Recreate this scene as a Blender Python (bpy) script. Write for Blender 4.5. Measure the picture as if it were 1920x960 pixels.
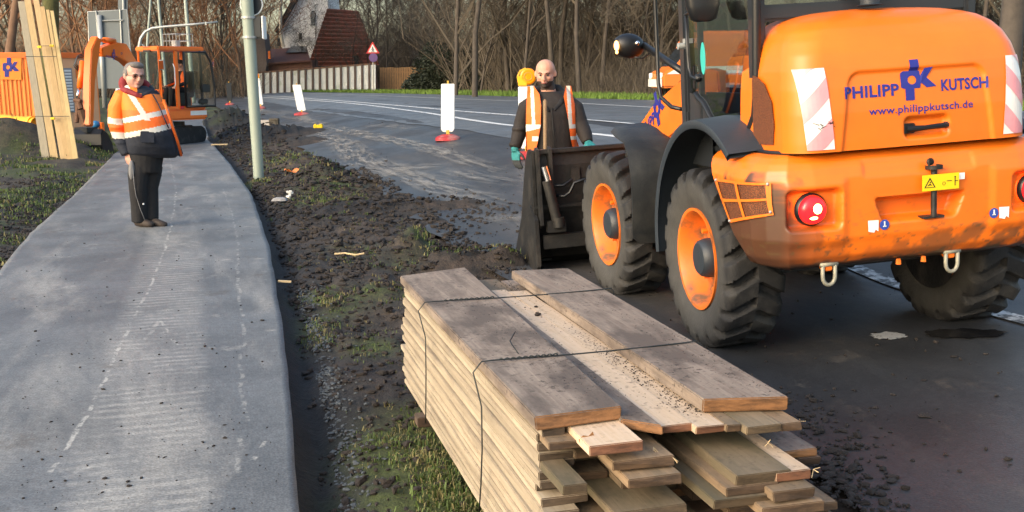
import bpy, bmesh, math, random
import numpy as np
from mathutils import Vector, Matrix, Euler
R = math.radians
random.seed(7); RNG = np.random.RandomState(11)
scn = bpy.context.scene
for o in list(bpy.data.objects): bpy.data.objects.remove(o)
COL = scn.collection
# ------------------------------------------------------------------ camera
F = 2000.0; H = 1.65; PITCH = math.atan(330/F); ROLL = R(.7)
fw = Vector((0, math.cos(PITCH), -math.sin(PITCH))); r0 = Vector((1,0,0)); u0 = r0.cross(fw)
CR = r0*math.cos(ROLL) - u0*math.sin(ROLL); CU = u0*math.cos(ROLL) + r0*math.sin(ROLL)
CC = Vector((0,0,H))
cam = bpy.data.cameras.new('camera'); co = bpy.data.objects.new('camera', cam); COL.objects.link(co)
cam.sensor_width = 36; cam.lens = F/1920*36; cam.clip_start = .05; cam.clip_end = 3000
m = Matrix((CR, CU, -fw)).transposed().to_4x4(); m.translation = CC; co.matrix_world = m
scn.camera = co
# ------------------------------------------------------------------ light
SUN_AZ, SUN_EL = R(228), R(24)          # azimuth clockwise from +Y: behind the camera, to the left
w = bpy.data.worlds.new('World'); scn.world = w; w.use_nodes = True
nt = w.node_tree; bg = nt.nodes['Background']
sky = nt.nodes.new('ShaderNodeTexSky'); sky.sky_type = 'NISHITA'; sky.sun_disc = False
sky.sun_elevation = SUN_EL; sky.sun_rotation = SUN_AZ; sky.air_density = 1.3; sky.dust_density = 4.0; sky.ozone_density = 1.2
nt.links.new(sky.outputs[0], bg.inputs[0]); bg.inputs[1].default_value = .15
sl = bpy.data.lights.new('sun', 'SUN'); sl.energy = .5; sl.angle = R(50); sl.color = (1, .95, .89)
so = bpy.data.objects.new('sun', sl); COL.objects.link(so)
sd = Vector((math.sin(SUN_AZ)*math.cos(SUN_EL), math.cos(SUN_AZ)*math.cos(SUN_EL), math.sin(SUN_EL)))
so.rotation_euler = sd.to_track_quat('Z', 'Y').to_euler()
scn.view_settings.view_transform = 'Standard'; scn.view_settings.look = 'None'
scn.view_settings.exposure = 1.38; scn.view_settings.gamma = 1
# ------------------------------------------------------------------ helpers
def ray(px, py): return fw + CR*((px-960)/F) - CU*((py-480)/F)
def YP(px, py, Y):
    r = ray(px, py); return CC + r*(Y/r.y)
def ZP(px, py, z=0.):
    r = ray(px, py); return CC + r*((z-H)/r.z)
def ss(x, a, b):
    t = np.clip((x-a)/(b-a), 0, 1); return t*t*(3-2*t)
PO = (-.84, 3.94); PD = (-.277, .961)
def uv(x, y): return (x-PO[0])*PD[1]-(y-PO[1])*PD[0], (x-PO[0])*PD[0]+(y-PO[1])*PD[1]
def xy(u, v): return PO[0]+u*PD[1]+v*PD[0], PO[1]-u*PD[0]+v*PD[1]
def terr(x, y):
    u, v = uv(x, y)
    z = .05*np.clip(u-2.8, 0, 5) + .5*np.maximum(ss(v, 6.5, 18)*ss(u, .3, 5.2), ss(v, 30, 45))
    z = z + .12*ss(v, 30, 70)
    z = z + .35*ss(-u, 4.5, 9)*(1-ss(v, 30, 40))
    r = np.hypot(x, y)
    return z + 8*ss(r, 128, 230)  # far rise added behind the wood to close off sky and darken the distance
_TT = np.geomspace(1.5, 200, 900)
def G(px, py, dz=0.):
    r = ray(px, py); x = r.x*_TT; y = r.y*_TT; z = H+r.z*_TT; g = terr(x, y)+dz
    k = int(np.argmax(z <= g)) if (z <= g).any() else len(_TT)-1
    a, b = (z-g)[k-1], (z-g)[k]; f = a/(a-b) if a != b else 0.; t = _TT[k-1]+(_TT[k]-_TT[k-1])*f
    return Vector((r.x*t, r.y*t, float(terr(r.x*t, r.y*t))+dz))
def _h(ix, iy, s):
    n = (ix.astype(np.int64)*374761393 + iy.astype(np.int64)*668265263 + s*2147483647) & 0xffffffff
    n = ((n ^ (n >> 13))*1274126177) & 0xffffffff
    return ((n ^ (n >> 16)) & 0xffff)/65535.
def vn(x, y, s=0):
    ix = np.floor(x); iy = np.floor(y); fx = x-ix; fy = y-iy; fx = fx*fx*(3-2*fx); fy = fy*fy*(3-2*fy)
    a = _h(ix, iy, s); b = _h(ix+1, iy, s); c = _h(ix, iy+1, s); d = _h(ix+1, iy+1, s)
    return (a*(1-fx)+b*fx)*(1-fy)+(c*(1-fx)+d*fx)*fy
def fbm(x, y, sc, o=4, s=0):
    t = 0; a = 1; n = 0
    x = np.asarray(x, float)*sc; y = np.asarray(y, float)*sc
    for i in range(o):
        t = t + a*vn(x, y, s+i*7); n += a; a *= .5; x = x*2.03+3.1; y = y*2.03+1.7
    return t/n
# ---- materials
def sock(nd, *names):
    for n in names:
        if n in nd.inputs: return nd.inputs[n]
MATS = {}
def mat(name, col, rough=.7, metal=0., var=0., vscale=6., bump=0., bscale=40., col2=None, c2scale=3., c2lo=.45, c2hi=.6,
        coat=0., attr=None, emit=None, estr=1., stretch=None, spec=None, trans=0., alpha=None, rvar=0.):
    if name in MATS: return MATS[name]
    M = bpy.data.materials.new(name); M.use_nodes = True; n = M.node_tree.nodes; l = M.node_tree.links
    b = n['Principled BSDF']; b.inputs['Roughness'].default_value = rough; b.inputs['Metallic'].default_value = metal
    if spec is not None: b.inputs['Specular IOR Level'].default_value = spec
    if coat: b.inputs['Coat Weight'].default_value = coat; b.inputs['Coat Roughness'].default_value = .12
    if trans: b.inputs['Transmission Weight'].default_value = trans
    tc = n.new('ShaderNodeTexCoord'); mp = n.new('ShaderNodeMapping'); l.new(tc.outputs['Object'], mp.inputs[0])
    if stretch: mp.inputs['Scale'].default_value = stretch
    def noise(sc, det=5, rough_=.6):
        t = n.new('ShaderNodeTexNoise'); t.inputs['Scale'].default_value = sc; t.inputs['Detail'].default_value = det
        t.inputs['Roughness'].default_value = rough_; l.new(mp.outputs[0], t.inputs['Vector']); return t
    rgb = n.new('ShaderNodeRGB'); rgb.outputs[0].default_value = (*col, 1); cur = rgb.outputs[0]
    if col2:
        t = noise(c2scale); cr = n.new('ShaderNodeMapRange'); cr.inputs['From Min'].default_value = c2lo; cr.inputs['From Max'].default_value = c2hi
        l.new(t.outputs[0], cr.inputs['Value']); mx = n.new('ShaderNodeMix'); mx.data_type = 'RGBA'
        l.new(cr.outputs[0], mx.inputs[0]); l.new(cur, mx.inputs[6]); mx.inputs[7].default_value = (*col2, 1); cur = mx.outputs[2]
    if attr:
        for an, ac in attr:
            at = n.new('ShaderNodeAttribute'); at.attribute_name = an; mx = n.new('ShaderNodeMix'); mx.data_type = 'RGBA'
            l.new(at.outputs['Fac'], mx.inputs[0]); l.new(cur, mx.inputs[6]); mx.inputs[7].default_value = (*ac, 1); cur = mx.outputs[2]
    if var:
        t = noise(vscale, 8, .65); mr = n.new('ShaderNodeMapRange'); mr.inputs['From Min'].default_value = .25; mr.inputs['From Max'].default_value = .75
        mr.inputs['To Min'].default_value = 1-var; mr.inputs['To Max'].default_value = 1+var; l.new(t.outputs[0], mr.inputs['Value'])
        hv = n.new('ShaderNodeVectorMath'); hv.operation = 'SCALE'; l.new(cur, hv.inputs[0]); l.new(mr.outputs[0], hv.inputs['Scale']); cur = hv.outputs[0]
    l.new(cur, b.inputs['Base Color'])
    if rvar:
        t = noise(3.0, 6); mr = n.new('ShaderNodeMapRange'); mr.inputs['From Min'].default_value = .35; mr.inputs['From Max'].default_value = .65
        mr.inputs['To Min'].default_value = max(.05, rough-rvar); mr.inputs['To Max'].default_value = min(1, rough+rvar); l.new(t.outputs[0], mr.inputs['Value']); l.new(mr.outputs[0], b.inputs['Roughness'])
    if bump:
        t = noise(bscale, 6); bp = n.new('ShaderNodeBump'); bp.inputs['Strength'].default_value = bump; bp.inputs['Distance'].default_value = .02
        l.new(t.outputs[0], bp.inputs['Height']); l.new(bp.outputs[0], b.inputs['Normal'])
    if emit: b.inputs['Emission Color'].default_value = (*emit, 1); b.inputs['Emission Strength'].default_value = estr
    MATS[name] = M
    return M
def glassmat(name, tint, fac=.35, rough=.02):
    M = bpy.data.materials.new(name); M.use_nodes = True; n = M.node_tree.nodes; l = M.node_tree.links; n.remove(n['Principled BSDF'])
    t = n.new('ShaderNodeBsdfTransparent'); t.inputs[0].default_value = (*tint, 1); g = n.new('ShaderNodeBsdfGlossy'); g.inputs['Roughness'].default_value = rough
    g.inputs[0].default_value = (.95,.95,.95,1)
    mx = n.new('ShaderNodeMixShader'); mx.inputs[0].default_value = fac; l.new(t.outputs[0], mx.inputs[1]); l.new(g.outputs[0], mx.inputs[2])
    l.new(mx.outputs[0], n['Material Output'].inputs[0]); MATS[name] = M; return M
# ---- mesh builder
class MB:
    def __init__(s): s.v = []; s.f = []; s.mi = []
    def add(s, vs, fs, mi=0):
        b = len(s.v); s.v += [tuple(p) for p in vs]; s.f += [tuple(i+b for i in f) for f in fs]; s.mi += [mi]*len(fs); return s
    def box(s, c, d, rot=None, mi=0, taper=1.):
        x, y, z = [k/2 for k in d]; vs = []
        for sx, sy, sz in ((-1,-1,-1),(1,-1,-1),(1,1,-1),(-1,1,-1),(-1,-1,1),(1,-1,1),(1,1,1),(-1,1,1)):
            t = taper if sz > 0 else 1
            vs.append(Vector((sx*x*t, sy*y*t, sz*z)))
        if rot is not None:
            q = Euler(rot).to_matrix(); vs = [q@p for p in vs]
        vs = [p+Vector(c) for p in vs]
        return s.add(vs, [(0,3,2,1),(4,5,6,7),(0,1,5,4),(1,2,6,5),(2,3,7,6),(3,0,4,7)], mi)
    def tube(s, pts, rad, n=8, mi=0, cap=True):
        pts = [Vector(p) for p in pts]; k = len(pts)
        if not hasattr(rad, '__len__'): rad = [rad]*k
        up = None; vs = []
        for i, p in enumerate(pts):
            d = (pts[min(i+1, k-1)]-pts[max(i-1, 0)])
            d = d.normalized() if d.length > 1e-9 else Vector((0,0,1))
            if up is None: up = d.orthogonal().normalized()
            up = (up-d*up.dot(d)); up = up.normalized() if up.length > 1e-6 else d.orthogonal().normalized()
            sd_ = d.cross(up)
            for j in range(n):
                a = 2*math.pi*j/n; vs.append(p+(up*math.cos(a)+sd_*math.sin(a))*rad[i])
        fs = [(i*n+j, i*n+(j+1) % n, (i+1)*n+(j+1) % n, (i+1)*n+j) for i in range(k-1) for j in range(n)]
        if cap: fs += [tuple(range(n-1, -1, -1)), tuple(range((k-1)*n, k*n))]
        return s.add(vs, fs, mi)
    def loft(s, rings, n=20, mi=0, p=2.0):      # rings: (center, rx, ry[, yaw])
        vs = []
        for rg in rings:
            c = Vector(rg[0]); yaw = rg[3] if len(rg) > 3 else 0
            for j in range(n):
                a = 2*math.pi*j/n; ca, sa = math.cos(a), math.sin(a)
                x = math.copysign(abs(ca)**(2/p), ca)*rg[1]; y = math.copysign(abs(sa)**(2/p), sa)*rg[2]
                vs.append(c+Vector((x*math.cos(yaw)-y*math.sin(yaw), x*math.sin(yaw)+y*math.cos(yaw), 0)))
        k = len(rings)
        fs = [(i*n+j, i*n+(j+1) % n, (i+1)*n+(j+1) % n, (i+1)*n+j) for i in range(k-1) for j in range(n)]
        fs += [tuple(range(n-1, -1, -1)), tuple(range((k-1)*n, k*n))]
        return s.add(vs, fs, mi)
    def ell(s, c, r, nu=14, nv=10, mi=0, rot=None):
        c = Vector(c); q = Euler(rot).to_matrix() if rot is not None else Matrix.Identity(3)
        if not hasattr(r, '__len__'): r = (r, r, r)
        vs = [c+q@Vector((0,0,-r[2]))]
        for i in range(1, nv):
            t = -math.pi/2+math.pi*i/nv
            for j in range(nu):
                a = 2*math.pi*j/nu; vs.append(c+q@Vector((r[0]*math.cos(t)*math.cos(a), r[1]*math.cos(t)*math.sin(a), r[2]*math.sin(t))))
        vs.append(c+q@Vector((0,0,r[2]))); fs = []
        for j in range(nu): fs.append((0, 1+(j+1) % nu, 1+j))
        for i in range(nv-2):
            for j in range(nu): a = 1+i*nu; fs.append((a+j, a+(j+1) % nu, a+nu+(j+1) % nu, a+nu+j))
        a = 1+(nv-2)*nu
        for j in range(nu): fs.append((a+j, a+(j+1) % nu, len(vs)-1))
        return s.add(vs, fs, mi)
    def prism(s, poly, ext, mi=0):              # poly: 3-D points (planar), ext: vector
        n = len(poly); a = [Vector(p) for p in poly]; b = [p+Vector(ext) for p in a]
        return s.add(a+b, [tuple(range(n-1, -1, -1)), tuple(range(n, 2*n))]+[(i, (i+1) % n, n+(i+1) % n, n+i) for i in range(n)], mi)
    def lathe(s, prof, c, axis='x', n=32, mi=0, sgn=1):   # prof: (along, r)
        c = Vector(c); vs = []
        for t, r in prof:
            for j in range(n):
                a = 2*math.pi*j/n
                q = {'x': (t*sgn, r*math.cos(a), r*math.sin(a)), 'y': (r*math.cos(a), t*sgn, r*math.sin(a)), 'z': (r*math.cos(a), r*math.sin(a), t*sgn)}[axis]
                vs.append(c+Vector(q))
        k = len(prof)
        return s.add(vs, [(i*n+j, i*n+(j+1) % n, (i+1)*n+(j+1) % n, (i+1)*n+j) for i in range(k-1) for j in range(n)], mi)
    def grid(s, P, nu, nv, mi=0):               # P: list rows nv of nu
        return s.add(P, [(j*nu+i, j*nu+i+1, (j+1)*nu+i+1, (j+1)*nu+i) for j in range(nv-1) for i in range(nu-1)], mi)
    def mesh(s, name):
        me = bpy.data.meshes.new(name); me.from_pydata(s.v, [], s.f); me.polygons.foreach_set('material_index', s.mi); return me
    def build(s, name, mats, parent=None, smooth=False, bevel=0, fixn=True, auto=None):
        me = s.mesh(name)
        if fixn or bevel:
            bm = bmesh.new(); bm.from_mesh(me)
            if fixn: bmesh.ops.recalc_face_normals(bm, faces=bm.faces)
            if bevel:
                ed = [e for e in bm.edges if len(e.link_faces) == 2 and e.calc_face_angle(0) > .6]
                bmesh.ops.bevel(bm, geom=ed, offset=bevel, segments=2, affect='EDGES', clamp_overlap=True)
            bm.to_mesh(me); bm.free()
        if not isinstance(mats, (list, tuple)): mats = [mats]
        for mm in mats: me.materials.append(mm)
        if smooth:
            me.polygons.foreach_set('use_smooth', [True]*len(me.polygons))
            if auto:
                me.update()
                try: me.set_sharp_from_angle(angle=auto)
                except Exception: pass
        me.update()
        o = bpy.data.objects.new(name, me); COL.objects.link(o)
        if parent is not None: o.parent = parent
        return o
def tag(o, label, cat, group=None, kind=None):
    if label: o['label'] = label
    if cat: o['category'] = cat
    if group: o['group'] = group
    if kind: o['kind'] = kind
    return o
def thing(name, label, cat, loc=(0,0,0), rotz=0, group=None):
    o = bpy.data.objects.new(name, None); COL.objects.link(o); o.empty_display_size = .1
    o.location = loc; o.rotation_euler = (0,0,rotz); return tag(o, label, cat, group)
def struct(o): o['kind'] = 'structure'; return o
def stuff(o, label, cat): return tag(o, label, cat, None, 'stuff')
def copy_tree(o, parent=None):
    c = o.copy(); COL.objects.link(c); c.parent = parent
    for ch in [q for q in bpy.data.objects if q.parent == o]: copy_tree(ch, c)
    return c
def txt(body, size, off=0.0, spacing=1.0):       # text as flat mesh verts (x,y) and faces, centred bounds returned
    cu = bpy.data.curves.new('t', 'FONT'); cu.body = body; cu.size = size; cu.offset = off; cu.space_character = spacing; cu.resolution_u = 3
    ob = bpy.data.objects.new('t', cu); COL.objects.link(ob); dg = bpy.context.evaluated_depsgraph_get()
    me = bpy.data.meshes.new_from_object(ob.evaluated_get(dg)); vs = [(v.co.x, v.co.y) for v in me.vertices]; fs = [tuple(p.vertices) for p in me.polygons]
    bpy.data.objects.remove(ob); bpy.data.curves.remove(cu); bpy.data.meshes.remove(me)
    xs = [v[0] for v in vs]; ys = [v[1] for v in vs]
    x0, x1, y0, y1 = min(xs), max(xs), min(ys), max(ys)
    return [((v[0]-x0)/(x1-x0), (v[1]-y0)/(y1-y0)) for v in vs], fs
def put_text(mb, body, fn, off=0.012, mi=0, spacing=1.05):   # fn maps unit (a,b) to 3-D
    vs, fs = txt(body, 1.0, off, spacing); mb.add([fn(a, b) for a, b in vs], fs, mi)
def pk_logo(mb, fn, mi=0):                        # unit square a,b in 0..1 (b up)
    q = lambda x, y: fn((x-993)/187, (503-y)/203)
    P = lambda L: mb.add([q(*p) for p in L], [tuple(range(len(L)))], mi)
    for (xa, xb, ya, yb) in ((1040,1087,300,356),(1015,1062,444,503)): mb.grid([q(xa+(xb-xa)*i/3, ya+(yb-ya)*j/9) for j in range(10) for i in range(4)], 4, 10, mi)
    # body ring with round hole
    n = 24; cx, cy, r = 1052, 402, 22; inn = []; out = []
    for i in range(n):
        a = 2*math.pi*i/n; dx, dy = math.cos(a), math.sin(a)
        tx = ((1096-cx) if dx > 0 else (cx-993))/max(abs(dx), 1e-6); ty = ((444-cy) if dy > 0 else (cy-356))/max(abs(dy), 1e-6); t = min(tx, ty)
        inn.append(q(cx+dx*r, cy+dy*r)); out.append(q(cx+dx*t, cy+dy*t))
    mb.add(inn+out, [(i, (i+1) % n, n+(i+1) % n, n+i) for i in range(n)], mi)
    P([(1096,384),(1120,347),(1162,343),(1130,393),(1096,425)]); P([(1096,400),(1130,393),(1180,440),(1128,444),(1096,414)])
def remesh(mb, name, mats, voxel, parent=None, smooth_it=2, matfn=None):
    o = mb.build('tmp', mats[:1]); md = o.modifiers.new('r', 'REMESH'); md.mode = 'VOXEL'; md.voxel_size = voxel
    if smooth_it: ms = o.modifiers.new('s', 'SMOOTH'); ms.iterations = smooth_it; ms.factor = .6
    bpy.context.view_layer.update(); dg = bpy.context.evaluated_depsgraph_get(); me = bpy.data.meshes.new_from_object(o.evaluated_get(dg))
    bpy.data.objects.remove(o); me.name = name; me.materials.clear()
    for q in mats: me.materials.append(q)
    me.polygons.foreach_set('use_smooth', [True]*len(me.polygons))
    if matfn: me.polygons.foreach_set('material_index', [matfn(p.center) for p in me.polygons])
    me.update(); ob = bpy.data.objects.new(name, me); COL.objects.link(ob)
    if parent is not None: ob.parent = parent
    return ob
# ------------------------------------------------------------------ common materials
ORANGE = (.80, .165, .008)
M_or = mat('orange_paint', ORANGE, .42, var=.09, vscale=4, coat=.15, rvar=.08, attr=[('dirt', (.030,.026,.019)), ('soil', (.10,.065,.028))])
M_or2 = mat('orange_machine_paint', (.80,.17,.012), .42, var=.12, vscale=5, coat=.15, col2=(.30,.10,.03), c2scale=7, c2lo=.62, c2hi=.74)
M_blk = mat('black_plastic', (.007,.008,.010), .42, var=.2, vscale=8)
M_fend = mat('dark_fender_plastic', (.024,.032,.042), .5, var=.15, vscale=6, bump=.1, bscale=90)
M_mud = mat('black_mudguard', (.010,.012,.014), .55, var=.3, vscale=5, bump=.15, bscale=60, col2=(.024,.025,.025), c2scale=4)
M_rim = mat('muddy_rim_orange', (.72,.16,.015), .5, var=.2, vscale=6, col2=(.13,.075,.04), c2scale=6, c2lo=.50, c2hi=.68)
M_rub = mat('rubber_tyre', (.011,.011,.012), .75, var=.3, vscale=9, bump=.25, bscale=70, attr=[('wall', (.050,.048,.044))], col2=(.045,.042,.038), c2scale=5, c2lo=.5, c2hi=.7)
M_steel = mat('worn_dark_steel', (.020,.020,.020), .5, .3, var=.35, vscale=7, bump=.2, bscale=40, col2=(.050,.045,.040), c2scale=4, c2lo=.5, c2hi=.68)
M_chrome = mat('polished_rod', (.75,.75,.76), .12, 1.0)
M_grey = mat('galvanised_steel', (.36,.38,.38), .45, .4, var=.08)
M_white = mat('white_plastic', (.80,.80,.78), .45, var=.03)
M_blue = mat('logo_blue', (.02,.025,.23), .4)
M_red = mat('signal_red', (.55,.02,.02), .45, var=.08)
M_glass = glassmat('cab_glass', (.60,.66,.64), .42)
M_glass2 = glassmat('clear_glass', (.75,.82,.80), .16)
# ------------------------------------------------------------------ ground
def uvp(px, py, dz=0): p = G(px, py, dz); return uv(p.x, p.y)
def curve(pix):                       # pixels along an edge -> (v, u) interpolation tables
    a = sorted([uvp(*q)[::-1] for q in pix]); return np.array([q[0] for q in a]), np.array([q[1] for q in a])
cPR = curve([(566,1000),(560,960),(548,780),(530,620),(506,470),(472,370),(432,312),(402,277),(392,262)])
cPL = curve([(-330,960),(-150,700),(0,515),(62,440),(140,370),(215,292),(252,262)])
cPL = (np.append([-12.], cPL[0]), np.append([cPL[1][0]], cPL[1])); cPR = (np.append(cPR[0], [60.]), np.append(cPR[1], [cPR[1][-1]-.3])); cPL = (np.append(cPL[0], [60.]), np.append(cPL[1], [cPL[1][-1]-.3]))
cPR = (np.append([-12.], cPR[0]), np.append([cPR[1][0]], cPR[1]))
rl = curve([(1500,900),(1130,640),(985,560),(880,490),(790,410),(700,345),(565,282),(470,238),(425,218),(405,200)])
cRL = (np.concatenate([[-12.], rl[0], [140.]]), np.concatenate([[rl[1][0]], rl[1], [rl[1][-1]-6]]))
rr_ = curve([(1880,208),(1500,196),(1215,188),(1050,184),(880,179),(700,175),(560,173.3),(430,172)])
def uPL(v): return np.interp(v, *cPL)
def uPR(v): return np.interp(v, *cPR)
def uRL(v): return np.interp(v, *cRL)
def uRR(v): return np.interp(v, np.append([-12., 5.], rr_[0]), np.append([20., 20.], rr_[1]))
# piles and humps: pixel, height, radius across, radius along
PILES = [(432,232,.55,1.3,1.6),(500,262,.42,1.5,1.5),(445,262,.35,1.1,1.5),(550,272,.2,1.0,1.0),(600,330,.26,.5,.6),(560,305,.18,.5,.7),(600,352,.12,.6,.5),
         (700,385,.14,.7,.6),(640,400,.12,.5,.5),(780,392,.12,.6,.4),(870,388,.09,.5,.3),(700,430,.10,.6,.4),(600,420,.08,.5,.4),(780,470,.15,.22,.25),(740,475,.12,.3,.3),
         (880,497,.16,.35,.2),(950,497,.16,.22,.18),(820,500,.14,.25,.22),(720,540,.05,.3,.3),(820,415,.08,.4,.3),(900,400,.05,.3,.2)]
def displace(x, y):
    u, v = uv(x, y)
    pl, pr, rlf, rrt = uPL(v), uPR(v), uRL(v), uRR(v)
    inpath = ss(u, pl+.05, pl+.25)*(1-ss(u, pr-.12, pr-.02)); road = ss(u, rlf-.25, rlf+.15)*(1-ss(u, rrt-.1, rrt+.5))
    verge = ss(u, pr-.02, pr+.12)*(1-road)
    left = 1-ss(u, pl-.35, pl+.1)
    near = 1-ss(v, 60, 90)
    rough = (fbm(x, y, 2.2, 4, 1)-.5)*.16+(fbm(x, y, 9, 4, 5)-.5)*.07+(np.abs(fbm(x, y, 22, 3, 9)-.5))*.05
    d = rough*(verge*.8+left*1.0)*near
    pil = 0*x
    for (px, py, h, ra, rb) in PILES:
        p = G(px, py); pu, pv = uv(p.x, p.y); q = ((u-pu)/ra)**2+((v-pv)/rb)**2; pil = pil+h*np.exp(-q*1.6)
    rim = fbm(x, y, 6, 4, 21)
    d = d+pil*(.55+.9*rim)*(1-inpath)
    # soil sits a little below the path edge, shallow trench along it
    d = d-.075*np.exp(-((u-pr-.10)/.13)**2)*(v < 45)-.03*verge
    d = d-.10*inpath-.06*road*(1-ss(pil, .03, .1))
    d = d+left*(.10*ss(pl-u, .1, .8)+.25*ss(pl-u, 1.2, 3.)*fbm(x, y, .8, 2, 3))*near
    # bank behind the leaning planks
    p = G(40, 300); d = d+.75*np.exp(-((x-p.x+.5)/1.3)**2-((y-p.y-.6)/.9)**2)
    rm = ss(np.hypot(x, y), 60, 100)
    d = d*(1-rm*.6)
    return d, verge, left, road, inpath, pil
us = np.concatenate([-np.geomspace(300, 7.2, 44), np.arange(-7., -1.9, .085), np.arange(-1.9, -.2, .16), np.arange(-.2, 4.4, .038), np.arange(4.4, 9, .3), np.geomspace(9, 320, 42)])
vs_ = np.concatenate([[-60, -30, -15, -8], np.arange(-4., -.7, .3), np.cumsum(np.concatenate([[-.7], .032+.0042*np.arange(0, 250)]))])
vs_ = np.concatenate([vs_, np.geomspace(vs_[-1]+1.5, 420, 46)])
UU, VV = np.meshgrid(us, vs_)
XX, YY = xy(UU, VV)
dd, verge, left, road, inp, pil = displace(XX, YY)
ZZ = terr(XX, YY)+dd
me = bpy.data.meshes.new('ground'); nu, nv = len(us), len(vs_)
me.vertices.add(nu*nv); me.vertices.foreach_set('co', np.stack([XX, YY, ZZ], -1).reshape(-1).astype('f'))
jj, ii = np.meshgrid(np.arange(nv-1), np.arange(nu-1), indexing='ij'); a = (jj*nu+ii).reshape(-1)
quads = np.stack([a, a+1, a+nu+1, a+nu], -1).astype('i')
me.loops.add(quads.size); me.loops.foreach_set('vertex_index', quads.reshape(-1)); me.polygons.add(len(quads))
me.polygons.foreach_set('loop_start', np.arange(0, quads.size, 4, dtype='i')); me.polygons.foreach_set('use_smooth', np.ones(len(quads), bool))
# what grows or lies where (soil kinds; dark also follows the path-edge trench)
nz = fbm(XX, YY, 2.5, 4, 31); nz2 = fbm(XX, YY, .9, 3, 37)
green = 0*XX
GREENS = [(485,335,.35,.5),(530,300,.5,.8),(620,345,.7,.8),(590,375,.4,.3),(650,372,.4,.2),(720,545,.3,.3),(790,468,.15,.2),(610,560,.25,.5),(590,610,.2,.3),(800,490,.4,.2),
          (740,830,.22,.3),(830,880,.3,.4),(880,940,.3,.4),(800,780,.2,.3),(700,640,.15,.2),(660,470,.3,.3),(405,235,.4,.6),(840,400,.3,.1),(780,900,.3,.3)]
for (px, py, ra, rb) in GREENS:
    p = G(px, py); pu, pv = uv(p.x, p.y); green = green+np.exp(-(((UU-pu)/ra)**2+((VV-pv)/rb)**2))
gl = left*.7*(.15+.85*ss(nz2, .45, .65))*(ss(VV, -2, 8)*.5+.5)
farg = np.maximum(ss(VV, 20, 30)*(UU < uPL(VV)), ss(VV, 34, 42)*(1-ss(UU, 1, 2)))*.9
gstrip = ss(UU, uRR(VV)-.2, uRR(VV)+.1)*(1-ss(UU, uRR(VV)+4, uRR(VV)+7))*(VV > 8)
green = np.clip(np.maximum(np.maximum(np.clip(green, 0, 1)*verge, gl), farg)*ss(nz, .30, .56)*1.3, 0, 1)
green = np.maximum(green, gstrip*ss(nz, .15, .35))
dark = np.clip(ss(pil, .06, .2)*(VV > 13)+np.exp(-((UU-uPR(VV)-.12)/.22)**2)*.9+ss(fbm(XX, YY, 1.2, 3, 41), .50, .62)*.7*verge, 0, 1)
litter = ss(UU, uRR(VV)+5, uRR(VV)+8)*(VV > 5)+ss(np.hypot(XX, YY), 95, 120)
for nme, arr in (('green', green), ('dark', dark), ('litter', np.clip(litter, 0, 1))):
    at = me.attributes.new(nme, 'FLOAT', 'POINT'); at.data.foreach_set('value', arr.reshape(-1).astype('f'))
me.update(); me.validate()
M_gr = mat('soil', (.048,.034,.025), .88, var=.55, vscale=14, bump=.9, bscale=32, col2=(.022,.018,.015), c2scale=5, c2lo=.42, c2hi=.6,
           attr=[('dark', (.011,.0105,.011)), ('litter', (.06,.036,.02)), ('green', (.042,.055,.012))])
me.materials.append(M_gr); og = bpy.data.objects.new('ground', me); COL.objects.link(og); struct(og)

def strip(name, ul, ur, vv, cross, lift, matl, thick=None, attrs=None, wob=0.):
    """sheet between two edges u=ul(v), u=ur(v); lift above the terrain; optional thickness (vertical edge)"""
    t = np.asarray(cross); V, T = np.meshgrid(vv, t, indexing='ij'); L = ul(vv)[:, None]; Rr = ur(vv)[:, None]
    if wob: Rr = Rr+(fbm(vv, vv*0, 3, 4, 3)-.5)[:, None]*wob; L = L+(fbm(vv, vv*0+9, 3, 4, 4)-.5)[:, None]*wob*2
    U = L+(Rr-L)*T; X, Y = xy(U, V); Z = terr(X, Y)+lift
    if thick: Z = np.where((T < 1e-6) | (T > 1-1e-6), Z-thick, Z)
    b = MB(); b.v = list(map(tuple, np.stack([X, Y, Z], -1).reshape(-1, 3))); n = len(t)
    b.f = [(j*n+i, j*n+i+1, (j+1)*n+i+1, (j+1)*n+i) for j in range(len(vv)-1) for i in range(n-1)]; b.mi = [0]*len(b.f)
    o = b.build(name, matl, fixn=False, smooth=True)
    ua = o.data.attributes.new('pu', 'FLOAT', 'POINT'); ua.data.foreach_set('value', U.reshape(-1).astype('f'))
    va = o.data.attributes.new('pv', 'FLOAT', 'POINT'); va.data.foreach_set('value', V.reshape(-1).astype('f'))
    return o, U, V, X, Y
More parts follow.
